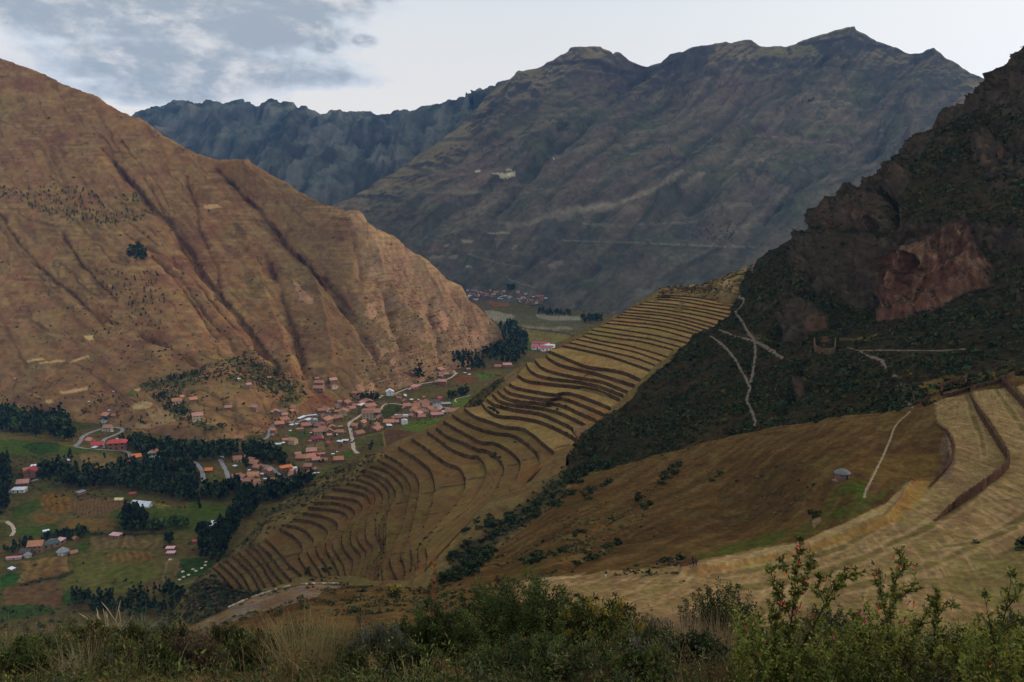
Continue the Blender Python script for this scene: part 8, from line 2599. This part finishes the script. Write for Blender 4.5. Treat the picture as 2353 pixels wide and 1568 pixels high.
leafy_bush('leafy_bush', 'bright olive bush at the bottom edge left of centre', 360, 1528, 110, 5.1, 60, 5200, 0.020, 0.008, (0.058, 0.072, 0.018), 34, 'bush', None, 0.7)
leafy_bush('leafy_bush', 'grey green wispy bush left of the broad dark bush', 870, 1432, 160, 6.4, 80, 8000, 0.028, 0.004, (0.088, 0.092, 0.066), 35, 'bush', None, 0.6)
leafy_bush('leafy_bush', 'pale grey seed headed bush at the bottom right of centre', 1462, 1495, 60, 5.2, 40, 3000, 0.012, 0.010, (0.165, 0.140, 0.125), 36, 'bush', None, 0.6)
leafy_bush('leafy_bush', 'dark low bush at the bottom between grass and flowering shrub', 1600, 1480, 160, 5.6, 80, 7500, 0.022, 0.009, (0.040, 0.056, 0.022), 37, 'bush', None, 0.6)
leafy_bush('leafy_bush', 'brownish dead bush in the left middle of the bank', 430, 1450, 160, 6.4, 70, 4600, 0.018, 0.005, (0.085, 0.050, 0.034), 38, 'bush', None, 0.6)
leafy_bush('leafy_bush', 'green leafy plant rising among grass left of the tussock', 600, 1450, 120, 6.2, 55, 4800, 0.026, 0.010, (0.052, 0.062, 0.022), 39, 'plant', None, 0.6)
leafy_bush('leafy_bush', 'small dark bush near the brown grass and yellow bush', 830, 1395, 60, 11.0, 40, 2600, 0.03, 0.012, (0.040, 0.044, 0.020), 40, 'bush', None, 0.6)
leafy_bush('leafy_bush', 'dark green bush at the bottom right of the broad bush', 1510, 1462, 130, 6.4, 70, 6500, 0.022, 0.008, (0.034, 0.044, 0.020), 41, 'bush', None, 0.6)

for (px, pt, pw, D, nl, ln, wd, bs, lb) in (
        (60, 1462, 150, 5.4, 5200, 0.030, 0.011, (0.060, 0.084, 0.024), 'leafy green plant in the bottom left corner'), (270, 1500, 150, 5.3, 5600, 0.026, 0.009, (0.050, 0.062, 0.018), 'dark olive bush below the two bushes under the plumes'),
        (450, 1505, 170, 5.3, 5200, 0.022, 0.006, (0.080, 0.055, 0.034), 'brown twiggy bush at the bottom between the green ones'), (560, 1500, 120, 5.6, 4400, 0.026, 0.009, (0.052, 0.068, 0.022), 'green bush left of the pale tussock base'),
        (800, 1492, 140, 5.6, 5000, 0.026, 0.008, (0.060, 0.072, 0.026), 'green bush right of the pale tussock base'), (930, 1490, 160, 5.4, 5600, 0.027, 0.009, (0.044, 0.058, 0.020), 'dark bush below the grey wispy one'),
        (400, 1440, 110, 7.6, 3800, 0.028, 0.010, (0.040, 0.046, 0.020), 'dark bush at the bank edge left of the road head'), (700, 1445, 130, 7.4, 4200, 0.026, 0.008, (0.064, 0.060, 0.030), 'dull olive bush at the bank edge below the gravel'),
        (150, 1425, 120, 7.8, 4000, 0.028, 0.008, (0.056, 0.060, 0.026), 'olive bush at the bank edge behind the orange flowers'), (1480, 1520, 150, 4.9, 5200, 0.026, 0.010, (0.052, 0.076, 0.020), 'bright green plant at the bottom edge right of centre')):
    leafy_bush('leafy_bush', lb, px, pt, pw, D, 60, nl, ln, wd, bs, int(px + pt), 'bush', None, 0.7, 0.5, None, (0.12, 0.13, 0.03))

# the pale tussock, the plumes, the green sword grass
def tussock(name, label, px, pyb, D, n, ln, wd, col, spread, seed, lean=0.3, cat='grass clump', plume=False, tip=None, bend=0.5):
    r = np.random.default_rng(seed)
    c = pt_d(px, pyb, D)
    x0 = float(c[0])
    g = zb(x0, D)
    root = empty(name, (x0, D, g))
    tag(root, label, cat)
    b = np.concatenate([r.normal(0, spread, (n, 2)), np.zeros((n, 1))], 1)
    cc = np.array(col) * (1 + 0.25 * r.normal(size=(n, 1)).clip(-2, 2))
    tp = np.array(tip) * (1 + 0.2 * r.normal(size=(n, 1)).clip(-2, 2)) if tip else cc * 1.35
    az = np.arctan2(b[:, 1], b[:, 0]) + r.normal(0, 0.7, n)
    V, F, C = blades(b, ln * r.uniform(0.55, 1.15, n), np.full(n, wd) * r.uniform(0.7, 1.3, n), np.abs(r.normal(lean, lean * 0.6, n)), np.abs(r.normal(bend, 0.35, n)), az, np.clip(cc, 0.005, 1), 5, np.clip(tp, 0.005, 1))
    mesh_np('blades', V, F, M_GRASS, C, True, None, root)
    return root


tussock('dry_tussock', 'large pale dry grass tussock left of the broad dark bush', 690, 1540, 5.6, 480, 0.46, 0.0038, (0.23, 0.17, 0.080), 0.10, 51, 0.30)
tussock('dry_tussock', 'smaller straw tussock right behind the large one', 760, 1500, 6.6, 260, 0.36, 0.004, (0.20, 0.145, 0.07), 0.07, 52, 0.32)
tussock('dry_tussock', 'straw coloured tussock in front of the hay bench', 1560, 1480, 7.6, 520, 0.40, 0.0042, (0.24, 0.17, 0.10), 0.13, 53, 0.3)
tussock('dry_tussock', 'reddish dry grass clump left of the flowering shrub', 1650, 1510, 6.4, 520, 0.38, 0.004, (0.21, 0.135, 0.08), 0.13, 54, 0.3)
tussock('dry_tussock', 'straw tussock at the bottom left of the bank', 190, 1560, 5.0, 220, 0.30, 0.0036, (0.24, 0.18, 0.10), 0.10, 55, 0.35)
tussock('dry_tussock', 'pale dry tussock at the left edge of the bank', 35, 1520, 5.6, 220, 0.32, 0.0036, (0.22, 0.165, 0.10), 0.12, 56, 0.35)
tussock('sword_grass', 'green clump of long arching sword grass beside the dry plumes', 322, 1462, 8.0, 190, 0.34, 0.010, (0.085, 0.115, 0.060), 0.05, 57, 0.55, 'grass clump', False, (0.17, 0.19, 0.12), 0.8)
pl = tussock('plume_grass', 'tall dry plume grass with pale feathery heads at the left', 250, 1462, 8.0, 150, 0.40, 0.006, (0.24, 0.19, 0.10), 0.07, 58, 0.35, 'grass clump')
r = np.random.default_rng(59)
for k in range(15):
    a, ll = r.uniform(-1, 1), r.uniform(0.30, 0.52)
    b0 = np.array((r.normal(0, 0.07), r.normal(0, 0.05), 0))
    lx, ly = 0.28 * a + r.normal(0, 0.05), r.normal(0, 0.06)
    m = MB()
    tp = b0 + np.array((lx, ly, ll))
    md = b0 + np.array((lx * 0.35, ly * 0.4, ll * 0.6))
    m.tube(b0, md, 0.0028, 0.0022, 4)
    m.tube(md, md * 0.4 + tp * 0.6 + (0, 0, 0.01), 0.0022, 0.0045, 5)
    m.tube(md * 0.4 + tp * 0.6 + (0, 0, 0.01), tp, 0.0050, 0.0012, 5)
    m.build('plume', M_PLUME if k else globals().setdefault('M_PLUME', m_plain('pale_plume', (0.40, 0.32, 0.20), 0.9, 0.25, 30.0)), pl, True)
# orange flowers
M_OR = m_plain('orange_petal', (0.75, 0.26, 0.02), 0.6, 0.15, 30.0)
for k, (x, y, lb) in enumerate(((134, 1466, 'orange flower at the left of the small group on the bank'), (143, 1469, 'orange flower in the middle of the small group on the bank'), (155, 1464, 'orange flower at the right of the small group on the bank'))):
    D = 6.2 + 0.05 * k
    c = pt_d(x, y, D)
    g = zb(float(c[0]), D)
    root = empty('orange_flower', (float(c[0]), D, g))
    tag(root, lb, 'flower', 'orange flowers on the bank')
    H = max(0.12, float(c[2]) - g)
    m = MB()
    m.tube((0, 0, -0.05), (0, 0, H), 0.003, 0.0025, 5)
    m.build('stalk', M_TWIG, root)
    m = MB()
    for j in range(7):
        a = j * 6.283 / 7
        ca, sa = math.cos(a), math.sin(a)
        m.poly([(0, 0, H), (0.014 * ca - 0.006 * sa, 0.014 * sa + 0.006 * ca, H + 0.006), (0.028 * ca, 0.028 * sa, H + 0.012), (0.014 * ca + 0.006 * sa, 0.014 * sa - 0.006 * ca, H + 0.006)])
        m.poly([(0, 0, H), (0.010 * ca - 0.006 * sa, 0.010 * sa + 0.006 * ca, H + 0.014), (0.016 * ca, 0.016 * sa, H + 0.026), (0.010 * ca + 0.006 * sa, 0.010 * sa - 0.006 * ca, H + 0.014)])
    m.build('petals', M_OR, root)
# dry flower stalk
c = pt_d(996, 1288, 7.0)
g = zb(float(c[0]), 7.0)
root = empty('dry_stalk', (float(c[0]), 7.0, g))
tag(root, 'tall thin orange brown dry stalk standing above the bushes', 'stalk')
m = MB()
H = float(c[2]) - g
pp = [np.array((0.015 * math.sin(k * 1.3), 0.01 * k / 8, H * k / 8 - (0.05 if k == 0 else 0))) for k in range(9)]
for k in range(8):
    m.tube(pp[k], pp[k + 1], 0.006 - 0.0005 * k, 0.006 - 0.0005 * (k + 1), 5)
r = np.random.default_rng(4)
for k in range(40):
    z = H * r.uniform(0.55, 1.0)
    a = r.uniform(0, 6.28)
    m.tube((0, 0.01, z), (0.028 * math.cos(a), 0.028 * math.sin(a), z + 0.02), 0.003, 0.0065, 4)
m.build('stem', m_plain('rusty_stalk', (0.26, 0.095, 0.035), 0.85, 0.25, 20.0), root)
# yellow flowering bush down the brown grass slope
h = hit(905, 1372, NS)[0]
root = empty('yellow_bush', (h.x, h.y, h.z))
tag(root, 'bush with bright yellow flowers on top behind the foreground bank', 'bush')
V, F, C = leaf_cloud(700, [(0, 1.0), (0.8, 2.0), (2.0, 2.1), (3.2, 1.5), (4.0, 0.5)], 0.22, 77, base=(0.045, 0.050, 0.018))
up = sstep(V[:, 2] + 0.5 * V[:, 0] * 0, 2.2, 3.6) * (np.random.default_rng(1).uniform(size=len(V) // 4).repeat(4) < 0.65)
C = C * (1 - up[:, None]) + np.array((0.42, 0.30, 0.02)) * up[:, None]
mesh_np('foliage', V, F, M_LEAF, C, True, None, root)
m = MB()
for k in range(7):
    a = k * 0.9
    m.tube((0, 0, -0.3), (0.9 * math.cos(a), 0.9 * math.sin(a), 2.2), 0.08, 0.03, 5)
m.build('stem', M_TWIG, root)
for (x, y, s, lb) in ((800, 1412, 0.9, 'small dark shrub low in the brown grass, leftmost of three'), (832, 1360, 1.0, 'small dark shrub beside the yellow flowering bush'), (700, 1400, 1.1, 'dark shrub on the brown grass below the road head'), (760, 1392, 0.9, 'small dark shrub between the road head and the yellow bush'), (640, 1416, 0.8, 'small green shrub at the edge of the gravel'), (560, 1424, 0.8, 'tiny dark shrub at the foot of the gravel'), (985, 1392, 0.9, 'small dark shrub right of the yellow bush')):
    h = hit(x, y, NS)
    if h:
        shrub(h[0], s, lb, None, 0.9)

# ---- the flowering shrubs at the right, traced stem by stem
STEMS = [
    ([(1832, 1640), (1812, 1500), (1822, 1400), (1832, 1310), (1838, 1268), (1836, 1242)], 0, 1.0), ([(1822, 1430), (1796, 1380), (1778, 1340), (1771, 1306)], 0, 0.8), ([(1826, 1390), (1848, 1340), (1862, 1300), (1872, 1276)], 0, 0.6), ([(1814, 1330), (1800, 1300), (1796, 1290)], 0, 0.5),
    ([(1835, 1500), (1880, 1420), (1905, 1370), (1930, 1340), (1958, 1322), (1974, 1316)], 0, 0.8), ([(1895, 1390), (1880, 1350), (1890, 1325), (1906, 1325)], 0, 0.6), ([(1925, 1345), (1928, 1325), (1942, 1312)], 0, 0.4), ([(1800, 1600), (1780, 1500), (1782, 1440), (1776, 1390)], 0, 0.9), ([(1760, 1640), (1740, 1540), (1725, 1470), (1712, 1440)], 0, 0.8), ([(1870, 1640), (1862, 1540), (1870, 1470), (1880, 1450)], 0, 0.9),
    ([(2075, 1650), (2050, 1520), (2040, 1430), (2055, 1350), (2068, 1300), (2066, 1270)], 1, 1.0), ([(2042, 1440), (2026, 1380), (2018, 1330), (2014, 1304)], 1, 0.8), ([(2062, 1330), (2078, 1300), (2090, 1288)], 1, 0.5), ([(2045, 1400), (2072, 1370), (2096, 1350), (2104, 1332)], 1, 0.6), ([(2060, 1560), (2100, 1460), (2130, 1410), (2150, 1362)], 1, 0.8), ([(2120, 1640), (2140, 1520), (2150, 1440), (2152, 1390), (2150, 1380)], 1, 0.7), ([(2152, 1420), (2172, 1398), (2192, 1388)], 1, 0.3),
    ([(2000, 1640), (1992, 1540), (1978, 1460), (1968, 1418)], 1, 0.9), ([(2180, 1640), (2188, 1540), (2200, 1470), (2212, 1444)], 1, 0.9), ([(1950, 1640), (1935, 1550), (1930, 1500)], 1, 0.8),
    ([(2275, 1650), (2284, 1540), (2300, 1450), (2314, 1390), (2322, 1340), (2322, 1312)], 2, 0.55), ([(2290, 1500), (2276, 1440), (2266, 1390), (2262, 1370)], 2, 0.5), ([(2312, 1400), (2336, 1370), (2346, 1350)], 2, 0.5), ([(2305, 1440), (2340, 1425), (2360, 1420)], 2, 0.5), ([(2330, 1650), (2345, 1560), (2360, 1500)], 2, 0.9), ([(2400, 1650), (2390, 1540), (2395, 1450)], 2, 0.9)]
FLOW = [(790, 610), (820, 600), (812, 628), (690, 812), (990, 858), (835, 950), (690, 1015), (700, 1030), (815, 1042), (1330, 812), (1350, 838), (1395, 852), (1455, 718), (1590, 780), (1500, 762), (1565, 1030), (1592, 1035), (1225, 1090), (1250, 1100), (1252, 1142), (1335, 1045), (1352, 1050), (1022, 1248), (980, 1402), (492, 1160), (440, 1188), (505, 1378), (890, 1100), (1185, 1245), (2138, 1462), (1530, 1160), (805, 742), (860, 860), (775, 1080)]
M_FLW = [m_plain('red_flower', (0.52, 0.030, 0.045), 0.55, 0.2, 40.0), m_plain('pink_flower', (0.58, 0.060, 0.12), 0.55, 0.2, 40.0), m_plain('orange_red_flower', (0.55, 0.11, 0.035), 0.55, 0.2, 40.0), m_plain('faded_flower', (0.45, 0.20, 0.13), 0.7, 0.2, 40.0)]
M_STEM = m_plain('dark_bark', (0.050, 0.034, 0.024), 0.9, 0.3, 30.0)
DB = [4.55, 4.7, 4.3]
r = np.random.default_rng(91)
names = ['flowering shrub with a tall leading stem and drooping red flowers, left of two', 'flowering shrub with forked red flowered tips, right of the tall stemmed one', 'sparse thin shrub with few leaves at the right edge of the foreground']
for s in range(3):
    cx = {0: 1830, 1: 2060, 2: 2300}[s]
    c = pt_d(cx, 1500, DB[s])
    g = zb(float(c[0]), DB[s])
    root = empty('flowering_shrub', (float(c[0]), DB[s], g))
    org = np.array((float(c[0]), DB[s], g))
    tag(root, names[s], 'shrub')
    LC, LO, LCOL = [], [], []
    for i, (ln_, si, den) in enumerate(STEMS):
        if si != s:
            continue
        dj = r.uniform(-0.22, 0.22)
        sp = smooth_line(ln_, 26)
        Dv = DB[s] + dj * np.linspace(0.2, 1, 26) + 0.02 * np.sin(np.linspace(0, 5, 26) + i)
        q = pt_d(sp[:, 0], sp[:, 1], Dv) - org
        m = MB()
        r0 = 0.0075 if len(ln_) > 5 else 0.0045
        for k in range(25):
            m.tube(q[k], q[k + 1], r0 * (1 - k / 32), r0 * (1 - (k + 1) / 32), 5)
        # side twigs
        L = np.linalg.norm(np.diff(q, axis=0), axis=1).sum()
        nt = int(L * 95 * den) + 3
        for _ in range(nt):
            k = r.integers(3, 26)
            base = q[min(k, 25)]
            tg = q[min(k, 25)] - q[max(k - 2, 0)]
            tg /= np.linalg.norm(tg) + 1e-9
            d = r.normal(size=3)
            d -= tg * (d @ tg) * 0.5
            d /= np.linalg.norm(d)
            d = d + tg * 0.9 + np.array((0, 0, 0.3))
            d /= np.linalg.norm(d)
            tl = r.uniform(0.02, 0.085) * (1.25 - 0.75 * k / 26)
            m.tube(base, base + d * tl, 0.0022, 0.0012, 4)
            nl = int(6 + tl * 150)
            tt = r.uniform(0.1, 1.0, nl)[:, None]
            LC.append(base + d * tl * tt)
            o_ = r.normal(size=(nl, 3))
            LO.append(o_ / np.linalg.norm(o_, axis=1)[:, None] * 0.8 + d * 0.7)
            br = r.uniform(0.45, 1.9)
            cl = np.array((0.105, 0.118, 0.024)) * br * (1 + 0.3 * r.normal(size=(nl, 1)).clip(-2, 2))
            yw = (r.uniform(size=(nl, 1)) < 0.10)
            cl = np.where(yw, np.array((0.26, 0.19, 0.05)), cl)
            LCOL.append(cl)
        m.build('stem', M_STEM, root, True)
    # low leafy growth that fills the foot of the shrub
    if s < 2 or True:
        x0, x1 = {0: (1690, 1900), 1: (1890, 2260), 2: (2190, 2440)}[s]
        for _ in range({0: 560, 1: 1000, 2: 500}[s]):
            px = r.uniform(x0, x1)
            top = {0: 1455, 1: 1430, 2: 1480}[s] + 40 * math.sin(px * 0.021) + abs(r.normal(0, 45))
            py = r.uniform(min(top, 1560), 1640)
            Dq = DB[s] + r.uniform(-0.35, 0.75)
            b0 = pt_d(px, py, Dq) - org
            d = np.array((r.normal(0, 0.35), r.normal(0, 0.35), 1.0))
            d /= np.linalg.norm(d)
            tl = r.uniform(0.05, 0.13)
            nl = 17
            tt = r.uniform(0, 1, nl)[:, None]
            LC.append(b0 + d * tl * tt)
            o_ = r.normal(size=(nl, 3))
            LO.append(o_ / np.linalg.norm(o_, axis=1)[:, None] * 0.9 + d * 0.5)
            br = r.uniform(0.35, 1.9)
            cl = np.array((0.102, 0.118, 0.022)) * br * (1 + 0.3 * r.normal(size=(nl, 1)).clip(-2, 2))
            cl = np.where(r.uniform(size=(nl, 1)) < 0.12, np.array((0.30, 0.22, 0.05)), cl)
            LCOL.append(cl)
    V, F, C = leaves(np.concatenate(LC), np.concatenate(LO), 0.026, 0.0125, np.concatenate(LCOL), r)
    mesh_np('foliage', V, F, M_LEAF, C, False, None, root)
    for (fx, fy) in FLOW:
        (px, py), = cr('c5', [(fx, fy)])
        own = 0 if px < 1915 else (1 if px < 2230 else 2)
        if own != s:
            continue
        q = pt_d(px, py, DB[s] - 0.12 + r.uniform(-0.08, 0.05)) - org
        m = MB()
        prof = [(0.0012, 0.0), (0.0035, -0.004), (0.0040, -0.018), (0.0046, -0.030), (0.0075, -0.037), (0.0105, -0.0405)]
        m.lathe(prof, 7)
        f = m.build('flower', M_FLW[r.choice([0, 0, 0, 1, 2, 3])], root, True)
        f.location = q + np.array((0, 0, 0.018))
        tilt = r.uniform(0.0, 0.75)
        f.rotation_euler = (tilt * r.choice([-1, 1]) * 0.5, tilt * r.choice([-1, 1]), r.uniform(0, 6.28))
        f.scale = (0.72, 0.72, r.uniform(0.6, 0.9))
        cm = MB()
        cm.lathe([(0.0042, -0.010), (0.0046, -0.002), (0.002, 0.004), (0.0008, 0.014)], 6)
        cm.build('calyx', M_STEM, f)


# ================================================================== evening haze
def haze():
    x0, x1, y0, y1, z0, z1 = -9000, 9500, -400, 13500, -1400, 2500
    v = [(x, y, z) for x in (x0, x1) for y in (y0, y1) for z in (z0, z1)]
    f = [(0, 1, 3, 2), (4, 6, 7, 5), (0, 4, 5, 1), (2, 3, 7, 6), (0, 2, 6, 4), (1, 5, 7, 3)]
    m = bpy.data.materials.new('haze_air')
    m.use_nodes = True
    g = NT(m.node_tree)
    out = g.n('ShaderNodeOutputMaterial')
    p = g.n('ShaderNodeVolumePrincipled')
    p.inputs['Color'].default_value = (0.15, 0.43, 1.0, 1)
    p.inputs['Density'].default_value = HAZE
    p.inputs['Anisotropy'].default_value = 0.0
    g.l(p.outputs[0], out.inputs['Volume'])
    mesh_np('haze', v, np.array(f), m, None, False, 'stuff')


HAZE = 1.75e-5
haze()
